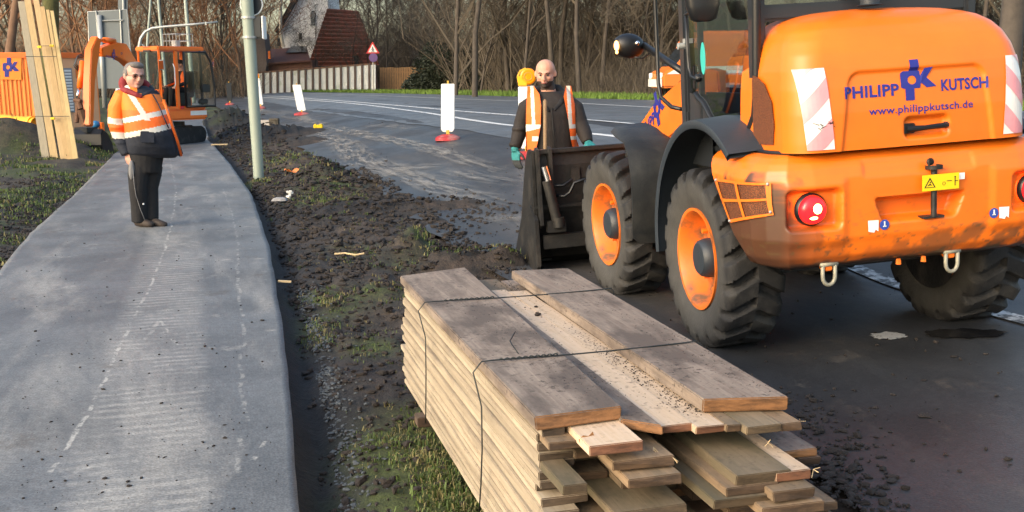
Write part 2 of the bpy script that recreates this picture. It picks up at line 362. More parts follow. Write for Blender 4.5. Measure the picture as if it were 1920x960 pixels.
# ---- path material: grey asphalt, dusty veils, tyre tread ladders, chalk-like scuffs
def surf_mat(name, base, dust, tracks, rough, lines, wet=0., bandsc=1.0, dustlo=.48, dusthi=.72, lad=.5):
    M = bpy.data.materials.new(name); M.use_nodes = True; n = M.node_tree.nodes; l = M.node_tree.links; b = n['Principled BSDF']
    au = n.new('ShaderNodeAttribute'); au.attribute_name = 'pu'; av = n.new('ShaderNodeAttribute'); av.attribute_name = 'pv'
    cmb = n.new('ShaderNodeCombineXYZ'); l.new(au.outputs['Fac'], cmb.inputs[0]); l.new(av.outputs['Fac'], cmb.inputs[1])
    def MA(op, a, b_=None, c=None):
        q = n.new('ShaderNodeMath'); q.operation = op
        for i, s_ in enumerate((a, b_, c)):
            if s_ is None: continue
            if isinstance(s_, (int, float)): q.inputs[i].default_value = s_
            else: l.new(s_, q.inputs[i])
        return q.outputs[0]
    def NO(sc, sx=1, sy=1, det=6, ro=.6, dist=0):
        mp = n.new('ShaderNodeMapping'); mp.inputs['Scale'].default_value = (sx, sy, 1); l.new(cmb.outputs[0], mp.inputs[0])
        t = n.new('ShaderNodeTexNoise'); t.inputs['Scale'].default_value = sc; t.inputs['Detail'].default_value = det; t.inputs['Roughness'].default_value = ro
        t.inputs['Distortion'].default_value = dist; l.new(mp.outputs[0], t.inputs['Vector']); return t.outputs[0]
    def MR(v, a, b_, c=0., d=1.):
        q = n.new('ShaderNodeMapRange'); q.interpolation_type = 'SMOOTHSTEP'; l.new(v, q.inputs[0])
        for i, s_ in enumerate((a, b_, c, d)): q.inputs[i+1].default_value = s_
        return q.outputs[0]
    def MIX(f, a, b_):
        q = n.new('ShaderNodeMix'); q.data_type = 'RGBA'
        if isinstance(f, (int, float)): q.inputs[0].default_value = f
        else: l.new(f, q.inputs[0])
        for k, s_ in ((6, a), (7, b_)):
            if isinstance(s_, tuple): q.inputs[k].default_value = (*s_, 1)
            else: l.new(s_, q.inputs[k])
        return q.outputs[2]
    cur = MIX(MR(NO(1.1), .35, .65), base, tuple(k*1.45 for k in base))
    cur = MIX(MA('MULTIPLY', MR(NO(.9, 1.6*bandsc, .35, 7, .65, .3), dustlo, dusthi), .75), cur, dust)
    cur = MIX(MA('MULTIPLY', MR(NO(2.6, 1, 1, 8, .7), .58, .7), .55), cur, tuple(k*1.15 for k in dust))
    cur = MIX(MA('MULTIPLY', MR(NO(1.9, 1, .8, 8, .72), .57, .68), .6), cur, (.085,.072,.058))
    for (uc, w_, v0, v1) in tracks:             # ladder prints of lugged tyres
        band = MA('MULTIPLY', MR(MA('ABSOLUTE', MA('SUBTRACT', au.outputs['Fac'], uc)), w_, w_*.6), MA('MULTIPLY', MR(av.outputs['Fac'], v0, v0+.8), MR(av.outputs['Fac'], v1, v1-1.)))
        wv = MA('SINE', MA('ADD', MA('MULTIPLY', av.outputs['Fac'], 62.), MA('MULTIPLY', NO(2.), 9.)))
        lf = MA('MULTIPLY', MA('MULTIPLY', MR(wv, -.2, .5), band), MA('MULTIPLY', MR(NO(2.3, 1, 1, 5, .7), .42, .58), lad))
        cur = MIX(lf, cur, tuple(k*1.25 for k in dust))
        cur = MIX(MA('MULTIPLY', band, .22), cur, dust)
    for (pts, w_, st) in lines:                 # scratches: polyline in (u,v) as piecewise-linear u(v)
        rp = n.new('ShaderNodeFloatCurve'); cv = rp.mapping.curves[0]
        v0 = min(p[1] for p in pts); v1 = max(p[1] for p in pts); u0_ = min(p[0] for p in pts)-.01; u1_ = max(p[0] for p in pts)+.01
        P2 = sorted(((p[1]-v0)/(v1-v0), (p[0]-u0_)/(u1_-u0_)) for p in pts)
        cv.points[0].location = P2[0]; cv.points[-1].location = P2[-1]
        for q in P2[1:-1]: cv.points.new(*q)
        rp.mapping.update(); l.new(MR(av.outputs['Fac'], v0, v1) if False else MA('DIVIDE', MA('SUBTRACT', av.outputs['Fac'], v0), v1-v0), rp.inputs[1])
        uu = MA('ADD', MA('MULTIPLY', rp.outputs[0], u1_-u0_), u0_)
        uu = MA('ADD', uu, MA('MULTIPLY', MA('SUBTRACT', NO(3.5, 1, 1, 4), .5), .09))
        dst = MA('ABSOLUTE', MA('SUBTRACT', au.outputs['Fac'], uu))
        inr = MA('MULTIPLY', MA('GREATER_THAN', av.outputs['Fac'], v0), MA('LESS_THAN', av.outputs['Fac'], v1))
        lf = MA('MULTIPLY', MA('MULTIPLY', MR(dst, w_, w_*.35), inr), MA('MULTIPLY', MR(NO(7., 1, 1, 5, .7), .47, .58), st))
        cur = MIX(lf, cur, (.52,.50,.45))
    grain = MA('MULTIPLY', MR(NO(95., 1, 1, 3), .3, .7, .70, 1.30), MR(NO(24., 1, 1, 5, .75), .3, .7, .82, 1.18)); hv = n.new('ShaderNodeVectorMath'); hv.operation = 'SCALE'; l.new(cur, hv.inputs[0]); l.new(grain, hv.inputs['Scale'])
    l.new(hv.outputs[0], b.inputs['Base Color'])
    l.new(MR(NO(.8, 1, .4, 6), .42, .62, rough-wet, rough), b.inputs['Roughness'])
    bp = n.new('ShaderNodeBump'); bp.inputs['Strength'].default_value = .30; bp.inputs['Distance'].default_value = .006; l.new(MA('ADD', NO(70., 1, 1, 4), MA('MULTIPLY', NO(6.), .25)), bp.inputs['Height']); l.new(bp.outputs[0], b.inputs['Normal'])
    return M
UVL = lambda pts: [uvp(*p) for p in pts]
vv = np.cumsum(np.concatenate([[-4.5], .05+.004*np.arange(0, 160)])); vv = np.append(vv[vv < 42], np.arange(42, 70, 4.))
M_path = surf_mat('path_asphalt', (.092,.097,.101), (.33,.315,.285), [(-.62,.34,-3,8.5), (-2.62,.26,-1,9.)], .62,
    [(UVL([(95,905),(170,780),(235,640),(300,500),(322,420),(330,365)]), .015, .6), (UVL([(330,362),(318,300)]), .02, .3), (UVL([(450,905),(446,860),(462,800),(452,740),(458,640),(448,560),(440,430),(418,360)]), .016, .3),
     (UVL([(478,880),(498,845)]), .016, .6), (UVL([(300,610),(330,660)]), .012, .45), (UVL([(318,590),(270,650)]), .02, .3)], .12, 1.0, .47, .72, .40)
opath, U, V, X, Y = strip('path', uPL, uPR, vv, [0, .0005, .02, .1, .25, .4, .55, .7, .85, .93, .98, .9995, 1], .045, M_path, .16, wob=.018)
me = opath.data; zz = [0]; struct(opath)
# ---- road
vr = np.cumsum(np.concatenate([[-6.], .12+.006*np.arange(0, 190)])); vr = np.append(vr[vr < 125], np.array([126., 132, 138]))
M_road = surf_mat('road_asphalt', (.026,.027,.029), (.085,.076,.066), [(3.0,.3,2,14)], .62, [], .18, .7, .5, .78, .3)
oroad, *_ = strip('road', uRL, uRR, vr, np.linspace(0, 1, 26)**1.3, .012, M_road, wob=.25); struct(oroad)
# cleaner, bluish carriageway in use lies on the dusty old lane
rc = curve([(1560,330),(1300,300),(1130,285),(980,268),(850,243),(700,225),(620,214),(560,204),(500,192),(450,184),(430,180)])
uRC = lambda v: np.interp(v, rc[0], rc[1])
vc = vr[(vr > rc[0][0]) & (vr < 120)]
M_car = surf_mat('carriageway_asphalt', (.080,.090,.100), (.125,.135,.14), [], .55, [], .12, .6, .45, .8)
oc, *_ = strip('carriageway', lambda v: uRC(v), lambda v: uRR(v)-.05, vc, np.linspace(0, 1, 14), .018, M_car, wob=.12); struct(oc)
def band(name, pix, w_, lift, matl, n=60, kind=True, taper=None):
    P = [G(*q) for q in pix]; us_ = []; T = np.linspace(0, len(P)-1, n)
    C = []
    for t in T:
        i = min(int(t), len(P)-2); f_ = t-i
        a, b, c, d = P[max(i-1, 0)], P[i], P[i+1], P[min(i+2, len(P)-1)]
        C.append(.5*((2*b)+(c-a)*f_+(2*a-5*b+4*c-d)*f_*f_+(3*b-a-3*c+d)*f_**3))
    b_ = MB(); vs2 = []
    for i, c in enumerate(C):
        d = (C[min(i+1, n-1)]-C[max(i-1, 0)]); d.z = 0; d.normalize(); s_ = Vector((d.y, -d.x, 0))*w_/2
        for q in (c-s_, c+s_): vs2.append((q.x, q.y, float(terr(q.x, q.y))+lift))
    b_.add(vs2, [(2*i, 2*i+1, 2*i+3, 2*i+2) for i in range(n-1)])
    o = b_.build(name, matl, fixn=False); return struct(o)
M_line = mat('road_paint', (.62,.63,.62), .6, var=.2, vscale=12, col2=(.14,.14,.14), c2scale=9, c2lo=.56, c2hi=.66)
M_wline = mat('worn_road_paint', (.50,.50,.49), .7, var=.3, vscale=20, col2=(.07,.07,.07), c2scale=14, c2lo=.44, c2hi=.56)
band('road_marking', [(560,176.5),(700,179.5),(880,187),(1050,193),(1215,202),(1400,212),(1700,228)], .17, .024, M_line)
band('road_marking', [(470,178),(560,184),(640,190),(760,200),(880,211),(1050,223),(1190,234),(1420,252)], .15, .024, M_line)
band('road_marking', [(470,182),(540,186),(600,190),(680,197),(780,210),(880,226),(960,237),(1050,247),(1140,256),(1260,272)], .16, .024, M_line)
band('road_marking', [(1300,400),(1480,450),(1590,500),(1640,522),(1700,545),(1800,575),(1880,596),(1960,618)], .15, .024, M_wline)
# spilled lime / sandy tracks drawn by wheels on the dusty lane
M_dust = None
def dustmat():
    M = bpy.data.materials.new('sandy_residue'); M.use_nodes = True; n = M.node_tree.nodes; l = M.node_tree.links; b = n['Principled BSDF']
    ra = n.new('ShaderNodeAttribute'); ra.attribute_name = 'ra'; rb_ = n.new('ShaderNodeAttribute'); rb_.attribute_name = 'rb'; cb = n.new('ShaderNodeCombineXYZ'); l.new(ra.outputs['Fac'], cb.inputs[0]); l.new(rb_.outputs['Fac'], cb.inputs[1])
    mp = n.new('ShaderNodeMapping'); l.new(cb.outputs[0], mp.inputs[0]); mp.inputs['Scale'].default_value = (4.5,.55,1)
    t = n.new('ShaderNodeTexNoise'); t.inputs['Scale'].default_value = 2.2; t.inputs['Detail'].default_value = 9; t.inputs['Roughness'].default_value = .72; l.new(mp.outputs[0], t.inputs['Vector'])
    at = n.new('ShaderNodeAttribute'); at.attribute_name = 'fade'; ad = n.new('ShaderNodeMath'); ad.operation = 'MULTIPLY'
    mr = n.new('ShaderNodeMapRange'); mr.inputs[1].default_value = .44; mr.inputs[2].default_value = .66; mr.inputs[4].default_value = .9; l.new(t.outputs[0], mr.inputs[0]); l.new(mr.outputs[0], ad.inputs[0]); l.new(at.outputs['Fac'], ad.inputs[1])
    l.new(ad.outputs[0], b.inputs['Alpha']); b.inputs['Base Color'].default_value = (.31,.29,.26,1); b.inputs['Roughness'].default_value = .85; return M
M_dust = dustmat()
def residue(pix, w_, lift, nm='sand_residue', strength=1., matl=None, n=50):
    P = [G(*q) for q in pix]; b_ = MB(); vs2 = []; fd = []; RA = []; RB = []; cum = 0.; lastc = P[0]; T = np.linspace(0, len(P)-1, n); K = 7
    for k, t in enumerate(T):
        i = min(int(t), len(P)-2); c = P[i].lerp(P[i+1], t-i); cum += (c-lastc).length; lastc = c; d = P[i+1]-P[i]; d.z = 0; d.normalize(); s_ = Vector((d.y, -d.x, 0))
        for j in range(K):
            e = (j/(K-1)-.5); q = c+s_*(e*w_); vs2.append((q.x, q.y, float(terr(q.x, q.y))+lift)); RA.append(e*w_+P[0].x); RB.append(cum); fd.append(strength*(1-abs(2*e)**2)*min(1, 4*min(k, n-1-k)/n))
    b_.add(vs2, [(k*K+j, k*K+j+1, (k+1)*K+j+1, (k+1)*K+j) for k in range(n-1) for j in range(K-1)])
    o = b_.build(nm, matl or M_dust, fixn=False); at = o.data.attributes.new('fade', 'FLOAT', 'POINT'); at.data.foreach_set('value', np.array(fd, 'f'))
    for nm2, ar2 in (('ra', RA), ('rb', RB)): at = o.data.attributes.new(nm2, 'FLOAT', 'POINT'); at.data.foreach_set('value', np.array(ar2, 'f'))
    return struct(o)
residue([(480,205),(560,222),(640,245),(760,270),(880,305),(1000,345)], .55, .028)
residue([(500,225),(570,245),(640,270),(680,305),(780,340),(900,378),(970,400)], .8, .032, strength=1.)
residue([(690,318),(760,322),(830,318)], 1.0, .036, strength=.8)
residue([(830,320),(900,338),(980,352)], .5, .040, strength=.7)
residue([(690,238),(730,238),(770,248)], .6, .044, strength=.6)
residue([(420,205),(500,212),(560,214)], 2.2, .030, strength=.7)
residue([(900,420),(960,410),(990,430)], .7, .034, strength=.5)
M_paintspot = mat('white_paint_spot', (.42,.42,.41), .7, col2=(.09,.09,.09), c2scale=40, c2lo=.56, c2hi=.66)
M_oil = mat('wet_stain', (.010,.010,.011), .18)
def blot(name, cx, cy, rx, ry, matl, lift=.020, n=30, seed=1):
    rnd = random.Random(seed); b_ = MB(); pts = []
    for i in range(n):
        a = 2*math.pi*i/n; k = 1+rnd.uniform(-.16, .16); p = G(cx+rx*math.cos(a)*k, cy+ry*math.sin(a)*k); pts.append((p.x, p.y, float(terr(p.x, p.y))+lift))
    b_.add(pts, [tuple(range(n))]); return struct(b_.build(name, matl))
blot('paint_spot', 1666, 635, 33, 7, M_paintspot); blot('wet_stain', 1810, 631, 75, 9, M_oil, .021, seed=3)
# ------------------------------------------------------------------ wheel loader
YW, TL = R(11.5), R(3.0)
Lf = Vector((-math.sin(YW), math.cos(YW), 0)); Lr = Vector((math.cos(YW), math.sin(YW), 0))*math.cos(TL)+Vector((0,0,math.sin(TL))); Lu = Lr.cross(Lf)
LO = Vector((2.06, 6.71, .035))
loader = thing('wheel_loader', 'large orange wheel loader seen from behind with its bucket lowered on the road', 'wheel loader')
mm = Matrix((Lr, Lf, Lu)).transposed().to_4x4(); mm.translation = LO; loader.matrix_world = mm
XC = -.05
def interp(tab, x): return float(np.interp(x, [t[0] for t in tab], [t[1] for t in tab]))
def box_mask(x, z, x0, x1, z0, z1, s=.025, r=0.04):
    """1 inside a rounded rectangle, smooth rim of width s"""
    cx, cz, hx, hz = (x0+x1)/2, (z0+z1)/2, (x1-x0)/2-r, (z1-z0)/2-r
    dx, dz = max(abs(x-cx)-hx, 0), max(abs(z-cz)-hz, 0); d = math.hypot(dx, dz)-r
    return float(ss(-d, 0, s))
# --- rear counterweight / bumper
BW = .885
def bump_pt(s, z, off=0.):            # s in -1..1 (left front .. right front)
    ys = interp([(.62,-.83),(.66,-.81),(.83,-.62),(1.0,-.46),(1.21,-.29),(1.25,-.29)], z)
    a = abs(s); sg = -1 if s < 0 else 1
    pts = [(0, -1.075), (.30, -1.072), (.60, -1.06), (.74, -1.03), (.83, -.955), (.875, -.86), (.885, -.75), (.885, min(ys, -.70)+.0)]
    if ys > -.74: pts[-1] = (.885, ys)
    L = [0]
    for i in range(1, len(pts)): L.append(L[-1]+math.hypot(pts[i][0]-pts[i-1][0], pts[i][1]-pts[i-1][1]))
    t = a*L[-1]; x = float(np.interp(t, L, [p[0] for p in pts])); y = float(np.interp(t, L, [p[1] for p in pts]))
    ins = interp([(.62,.16),(.65,.07),(.70,.03),(.80,.005),(1.05,0),(1.12,.002),(1.17,.018),(1.205,.045),(1.235,.09),(1.245,.14)], z)
    X = sg*x; wx = abs(X)/.885
    nx = x/BW*(1 if a > .45 else (x/BW)); k = ins
    side = float(ss(wx, .7, 1.0)); X -= sg*k*side; Y = y+k*(1-side*.6)
    rear = 1-float(ss(wx, .80, .9))
    dep = 0
    if rear > 0:
        xx = X
        for mx in (1, -1):
            cx_ = -.60 if mx == 1 else .70
            dep += .055*box_mask(xx, z, cx_-.155, cx_+.155, .845, 1.075, .03, .04)
        # slot
        zc = (z-.86)/.13; x0, x1 = -.22-.05*zc, .22+.05*zc
        dep += .09*box_mask(xx, z, x0, x1, .855, 1.0, .03, .03)
        dep += .018*box_mask(xx, z, -.34, .34, 1.10, 1.21, .05, .03)
        dep += .012*box_mask(xx, z, -.42, .42, .60, .80, .10, .03)
        dep -= .014*(box_mask(abs(xx), z, .40, .80, .74, 1.14, .06, .05))
    Y += dep*rear
    n_side = side
    return (XC+X-sg*0+ (sg*off*n_side), Y-off*(1-n_side*.8), z)
Su = np.concatenate([np.linspace(-1, -.72, 30), np.linspace(-.715, .715, 210), np.linspace(.72, 1, 30)]); Sz = np.concatenate([np.linspace(.62, .72, 10), np.linspace(.73, 1.14, 48), np.linspace(1.148, 1.245, 16)])
b = MB(); b.grid([bump_pt(s, z) for z in Sz for s in Su], len(Su), len(Sz)); n0 = len(Su)
b.add([(XC, -.6, .66)]+[bump_pt(s, .62) for s in Su], [(0, i+1, i+2) for i in range(n0-1)])
b.add([(XC, -.6, 1.245)]+[bump_pt(s, 1.245) for s in Su], [(0, i+2, i+1) for i in range(n0-1)])
body = b.build('rear_counterweight', M_or, loader, smooth=True, fixn=True, auto=1.0)
body['label'] = 'orange rear counterweight with muddy lower edge'
co_ = np.array([v.co[:] for v in body.data.vertices]); nn = fbm(co_[:,0]*1.0+co_[:,1], co_[:,2], 9, 5, 51); n2 = fbm(co_[:,0]+co_[:,1]*1.3, co_[:,2]*2, 26, 4, 55)
dirt = ss(.80-co_[:,2]+.36*ss(-(co_[:,0]+.50)-.2*(co_[:,1]+1), 0, .35)*(co_[:,0] < 0)+(nn-.5)*.46, .02, .13)*(.35+.65*ss(np.abs(co_[:,0]+.05), .45, .85))+.8*ss(.675-co_[:,2]+(nn-.5)*.06, 0, .03)
soil = ss(n2, .66, .72)*ss(1.1-co_[:,2], 0, .5)*.8+ss(.79-co_[:,2]+(nn-.5)*.2, 0, .06)*.5*ss(co_[:,0]+.3, 0, .3)*ss(nn, .45, .55)
for nme, arr in (('dirt', np.clip(dirt, 0, .93)), ('soil', np.clip(soil, 0, .8))):
    at = body.data.attributes.new(nme, 'FLOAT', 'POINT'); at.data.foreach_set('value', arr.astype('f'))
# side grilles
M_mesh = mat('perforated_mesh', (.34,.10,.025), .6, .2, var=.3, vscale=60, bump=.5, bscale=220, col2=(.05,.02,.01), c2scale=260, c2lo=.42, c2hi=.52)
def s_at(y, z, sgn=-1):
    best = None
    for k in range(300):
        s = sgn*(.5+.5*k/299); p = bump_pt(s, z); d = abs(p[1]-y)
        if best is None or d < best[0]: best = (d, s)
    return best[1]
for sgn in (-1, 1):
    Q = [(-.43,1.10),(-.98,1.115),(-.985,.945),(-.63,.865)]
    A = [(s_at(y, z, sgn), z) for y, z in Q]
    def gp(a, b_, off):
        s0 = A[0][0]*(1-a)+A[1][0]*a; s1 = A[3][0]*(1-a)+A[2][0]*a; z0 = A[0][1]*(1-a)+A[1][1]*a; z1 = A[3][1]*(1-a)+A[2][1]*a
        return bump_pt(s0*(1-b_)+s1*b_, z0*(1-b_)+z1*b_, off)
    fr = MB()
    def gpatch(mb, a0, a1, b0, b1, off, mi=0, n=10):
        mb.grid([gp(a0+(a1-a0)*i/(n-1), b0+(b1-b0)*j/(n-1), off) for j in range(n) for i in range(n)], n, n, mi)
    for q in ((0,1,0,.07),(0,1,.93,1),(0,.05,0,1),(.95,1,0,1),(.48,.54,0,1),(0,1,.47,.54)): gpatch(fr, *q, .014)
    g = fr.build('vent_grille', M_or2, loader, fixn=True)
    gm = MB(); gpatch(gm, .02, .98, .02, .98, .006); gm.build('vent_mesh', M_mesh, g)
    for q in ((.03,.04),(.97,.04),(.03,.96),(.97,.9)): bb = MB(); bb.ell(gp(*q, .016), .009, 8, 6); bb.build('bolt', M_grey, g, smooth=True)
# lights
M_tail = mat('red_tail_lens', (.60,.01,.02), .15, coat=.5); M_tailon = mat('lit_tail_bulb', (1,.3,.1), .2, emit=(1,.42,.12), estr=9)
M_tailglow = mat('lit_tail_lens', (.7,.01,.02), .2, emit=(1,.02,.02), estr=.55)
for sgn in (-1, 1):
    cx_ = XC+(-.612 if sgn < 0 else .70); q = MB(); q.lathe([(0,.088),(.02,.088),(.03,.078)], (cx_, -1.02, .962), 'y', 28, sgn=-1)
    h = q.build('tail_lamp', M_blk, loader, smooth=True)
    q = MB(); q.lathe([(.0,.074),(.035,.074),(.052,.066),(.060,.045),(.063,.0)], (cx_, -1.03, .962), 'y', 32, sgn=-1); q.build('lens', M_tailglow, h, smooth=True)
    q = MB(); q.ell((cx_+.010, -1.088, .970), (.026,.011,.028)); q.ell((cx_-.008, -1.086, .924), (.026,.007,.010)); q.build('bulb', M_tailon, h, smooth=True)
# rubber seal between counterweight and hood
b = MB(); pp = []
for s in np.linspace(-1, 1, 90):
    p = bump_pt(s, 1.238); pp.append((XC+(p[0]-XC)*.93, p[1]*.985-.0, 1.252))
b.tube(pp, .013, 6); b.build('rubber_seal', M_blk, loader, smooth=True)
# --- engine hood
HW = .70
HPROF = [(1.255,0,0),(1.30,.0,.0),(1.45,.005,.003),(1.58,.018,.008),(1.68,.036,.018),(1.76,.065,.035),(1.83,.105,.062),(1.885,.155,.10),(1.925,.215,.15),(1.952,.29,.21),(1.972,.37,.29),(1.985,.46,.38),(1.993,.54,.48)]
def hood_y(x, z):
    zs = [p[0] for p in HPROF]; ir = float(np.interp(z, zs, [p[1] for p in HPROF])); X = x-XC
    y = -1.075+ir+.035*(X/HW)**2
    w_ = HW-float(np.interp(z, zs, [p[2] for p in HPROF])); rc_ = .15
    e = abs(X)-(w_-rc_)
    if e > 0: y += rc_-math.sqrt(max(rc_*rc_-min(e, rc_)**2, 0))
    # recessed lid panel
    top = .42-.06*((z-1.25)/.45)
    y += .016*box_mask(X, z, -top-.03, top+.03, 1.13, 1.665, .022, .07)
    y += .035*box_mask(X, z, -.09, .185, 1.285, 1.415, .028, .04)
    return y
levels = []; zz_ = np.concatenate([np.linspace(1.255, 1.70, 62), np.linspace(1.71, 1.993, 26)])
NR = 150; NSd = 26; rows = []
for z in zz_:
    zs = [p[0] for p in HPROF]; w_ = HW-float(np.interp(z, zs, [p[2] for p in HPROF])); row = []
    yc = hood_y(XC-w_+.0005, z)
    for k in range(NSd): t = k/NSd; row.append((XC-w_, -.36+(yc+.36)*t, z))
    for k in range(NR+1):
        a = -1+2*k/NR; X = w_*math.sin(a*math.pi/2)*.25+w_*a*.75; row.append((XC+X, hood_y(XC+X, z), z))
    for k in range(NSd): t = 1-(k+1)/NSd; row.append((XC+w_, -.36+(yc+.36)*t, z))
    rows.append(row)
# top cap: shrink last ring onto a gently crowned roof with its raised centre deck
last = rows[-1]; n_ = len(last)
for k in range(1, 14):
    t = k/13; row = []
    for p in last:
        x = XC+(p[0]-XC)*(1-t); y = p[1]+(-.36-p[1])*t; row.append((x, y, 1.993+.012*math.sin(t*math.pi/2)))
    rows.append(row)
b = MB(); b.grid([p for r_ in rows for p in r_], n_, len(rows))
hood = b.build('engine_hood', M_or, loader, smooth=True, auto=1.1)
at = hood.data.attributes.new('dirt', 'FLOAT', 'POINT')
# raised deck with sloped front on the hood top
b = MB(); dk = []
for (z, ins) in ((1.900,.0),(1.948,.06),(1.972,.12),(1.985,.20)):
    w2 = .50-ins; yb = -.87+ins*1.4
    pts = [(-w2, -.37), (-w2, yb+.16), (-w2+.04, yb+.07), (-w2+.14, yb), (w2-.14, yb), (w2-.04, yb+.07), (w2, yb+.16), (w2, -.37)]
    dk.append([(XC+x, y, z) for x, y in pts])
b.grid([p for r_ in dk for p in r_], 8, 4); b.add(dk[-1], [tuple(range(8))]); b.build('hood_deck', M_or, loader, bevel=.012, smooth=True, auto=.9)
b = MB(); b.lathe([(0,.075),(.004,.062),(.006,.05)], (-.08, -.62, 2.008), 'z', 24); b.lathe([(0,.052),(.46,.052),(.47,.045),(.30,.045)], (-.08, -.62, 2.004), 'z', 24); b.build('exhaust_pipe', M_fend, loader, smooth=True, auto=.8)
def on_hood(x, z, off=.004): return (x, hood_y(x, z)-off, z)
def hood_patch(mb, x0, x1, z0, z1, off=.004, mi=0, nx=8, nz=12, xt0=None, xt1=None):
    xt0 = x0 if xt0 is None else xt0; xt1 = x1 if xt1 is None else xt1
    mb.grid([on_hood((x0+(xt0-x0)*j/(nz-1))+((x1+(xt1-x1)*j/(nz-1))-(x0+(xt0-x0)*j/(nz-1)))*i/(nx-1), z0+(z1-z0)*j/(nz-1), off) for j in range(nz) for i in range(nx)], nx, nz, mi)
M_hzw = mat('hazard_white', (.74,.72,.70), .35, var=.06); M_hzr = mat('hazard_faded_red', (.74,.30,.33), .35, var=.12, vscale=10)
def hazard(name, x0, x1, z0, z1, sl, tw, nper):
    b = MB(); hood_patch(b, x0, x1, z0, z1, .005, 0, xt0=x0-tw, xt1=x1-tw)
    W_ = x1-x0; Hh = z1-z0; rise = W_*1.05; st = Hh/nper
    for k in range(-1, nper+1, 2):
        zb = z0+k*st*1.0+(.05 if sl > 0 else .05)
        g = []
        nx = 7; nz = 5
        for j in range(nz):
            for i in range(nx):
                a = i/(nx-1); sh = rise*(a if sl > 0 else 1-a)*.9; z = min(max(zb+sh-.02+st*j/(nz-1), z0), z1); f_ = (z-z0)/Hh
                g.append(on_hood(x0-tw*f_+W_*a, z, .007))
        b.grid(g, nx, nz, 1)
    return b.build(name, [M_hzw, M_hzr], loader)
hz = hazard('hazard_plate', -.675, -.535, 1.27, 1.69, 1, .035, 4)
hz['label'] = 'white and faded red striped warning plate, torn near its middle'
hazard('hazard_plate', .445, .585, 1.275, 1.69, -1, -.035, 4)
b = MB(); rnd = random.Random(5)
for k in range(9):
    z = 1.395+rnd.uniform(-.022,.022); x = -.58+rnd.uniform(-.05,.045); b.tube([on_hood(x, z, .0075), on_hood(x+rnd.uniform(-.03,.03), z+rnd.uniform(-.015,.015), .0075)], .0022, 4)
b.build('tear', M_blk, hz)
b = MB(); off = .0035
put_text(b, 'PHILIPP', lambda a, c: on_hood(-.470+a*.310, 1.522+c*.062, off), .030)
put_text(b, 'KUTSCH', lambda a, c: on_hood(.085+a*.275, 1.527+c*.062, off), .030)
put_text(b, 'www.philippkutsch.de', lambda a, c: on_hood(-.335+a*.605, 1.418+c*.052, off), .012)
pk_logo(b, lambda a, c: on_hood(-.148+a*.205, 1.492+c*.21, off))
lt = b.build('lettering', M_blue, loader, fixn=False); lt['label'] = 'blue PHILIPP KUTSCH lettering with pk emblem and web address'
# rear handle
b = MB(); zc = 1.345; yh = hood_y(.02, zc)
b.box((-.105, yh-.016, zc), (.075, .03, .052)); b.tube([(-.12,yh-.03,zc-.004),(-.02,yh-.045,zc),(.09,yh-.045,zc+.004),(.118,yh-.02,zc+.006)], [.020,.014,.016,.020], 8)
h = b.build('hood_handle', M_blk, loader, bevel=.006, smooth=True, auto=.8); b = MB(); b.lathe([(0,.009),(.004,.009),(.004,0)], (-.085, yh-.036, zc-.002), 'y', 12, sgn=-1); b.build('lock', M_grey, h)
# louvred side opening of the hood (left and right)
for sgn in (-1, 1):
    xx = XC+sgn*(HW+.004)
    poly = [(-.55,1.285),(-.80,1.295),(-.815,1.40),(-.79,1.52),(-.70,1.62),(-.60,1.66),(-.56,1.665)]
    b = MB(); b.prism([(xx, y, z) for y, z in poly], (sgn*.004, 0, 0)); b.build('side_mesh', M_mesh, loader)
# towing pin, sign, stickers, shackles, bolts
b = MB(); b.tube([(.02,-1.085,.87),(.02,-1.085,1.14)], .016, 12); b.lathe([(0,.045),(.02,.045)], (.02,-1.085,1.125), 'z', 16); b.ell((-.005,-1.09,1.165), (.022,.012,.02)); b.tube([(-.02,-1.10,1.14),(-.015,-1.10,1.18),(.0,-1.10,1.17)], .006, 6); b.box((.02,-1.06,.868),(.12,.06,.012)); b.build('tow_pin', M_steel, loader, smooth=True, auto=.8)
M_yel = mat('warning_yellow', (.86,.60,.01), .4); M_ink = mat('black_print', (.01,.01,.012), .5)
b = MB(); b.box((.045,-1.108,1.055),(.215,.004,.085)); sg = b.build('warning_sign', M_yel, loader, bevel=.001); sg['label'] = 'small yellow warning sticker with black triangle and figures'
b = MB(); Y0 = -1.1115
tri = lambda s_, cx_, cz_: [(cx_-s_, Y0, cz_-s_*.55), (cx_+s_, Y0, cz_-s_*.55), (cx_, Y0, cz_+s_*1.05)]
A_, B_ = tri(.034, -.02, 1.048), tri(.025, -.02, 1.0465)
b.add(A_+B_, [(0,1,4,3),(1,2,5,4),(2,0,3,5)]); b.tube([(-.03,Y0,1.04),(-.02,Y0,1.05),(-.012,Y0,1.042)], .003, 4); b.ell((-.018,Y0,1.058),(.004,.001,.004),8,6)
b.lathe([(0,.010),(.0,.007)], (.062,Y0,1.046), 'y', 14); b.box((.093,Y0,1.058),(.03,.001,.004)); b.box((.127,Y0,1.05),(.005,.001,.04)); b.ell((.127,Y0,1.076),(.005,.001,.005),8,6); b.box((.137,Y0,1.055),(.014,.001,.004))
b.build('pictogram', M_ink, sg)
for (x, z, w_, h_, nm_) in ((.178,1.075,.035,.035,'sticker'),):
    b = MB(); b.box((x,-1.093,z),(w_,.003,h_)); b.build(nm_, M_white, loader)
def bface(x, z):       # depth of counterweight face
    best = min(((abs(bump_pt(s, z)[0]-x), s) for s in np.linspace(-.75, .75, 301))); return bump_pt(best[1], z)[1]
M_stb = mat('blue_sticker', (.03,.07,.35), .4)
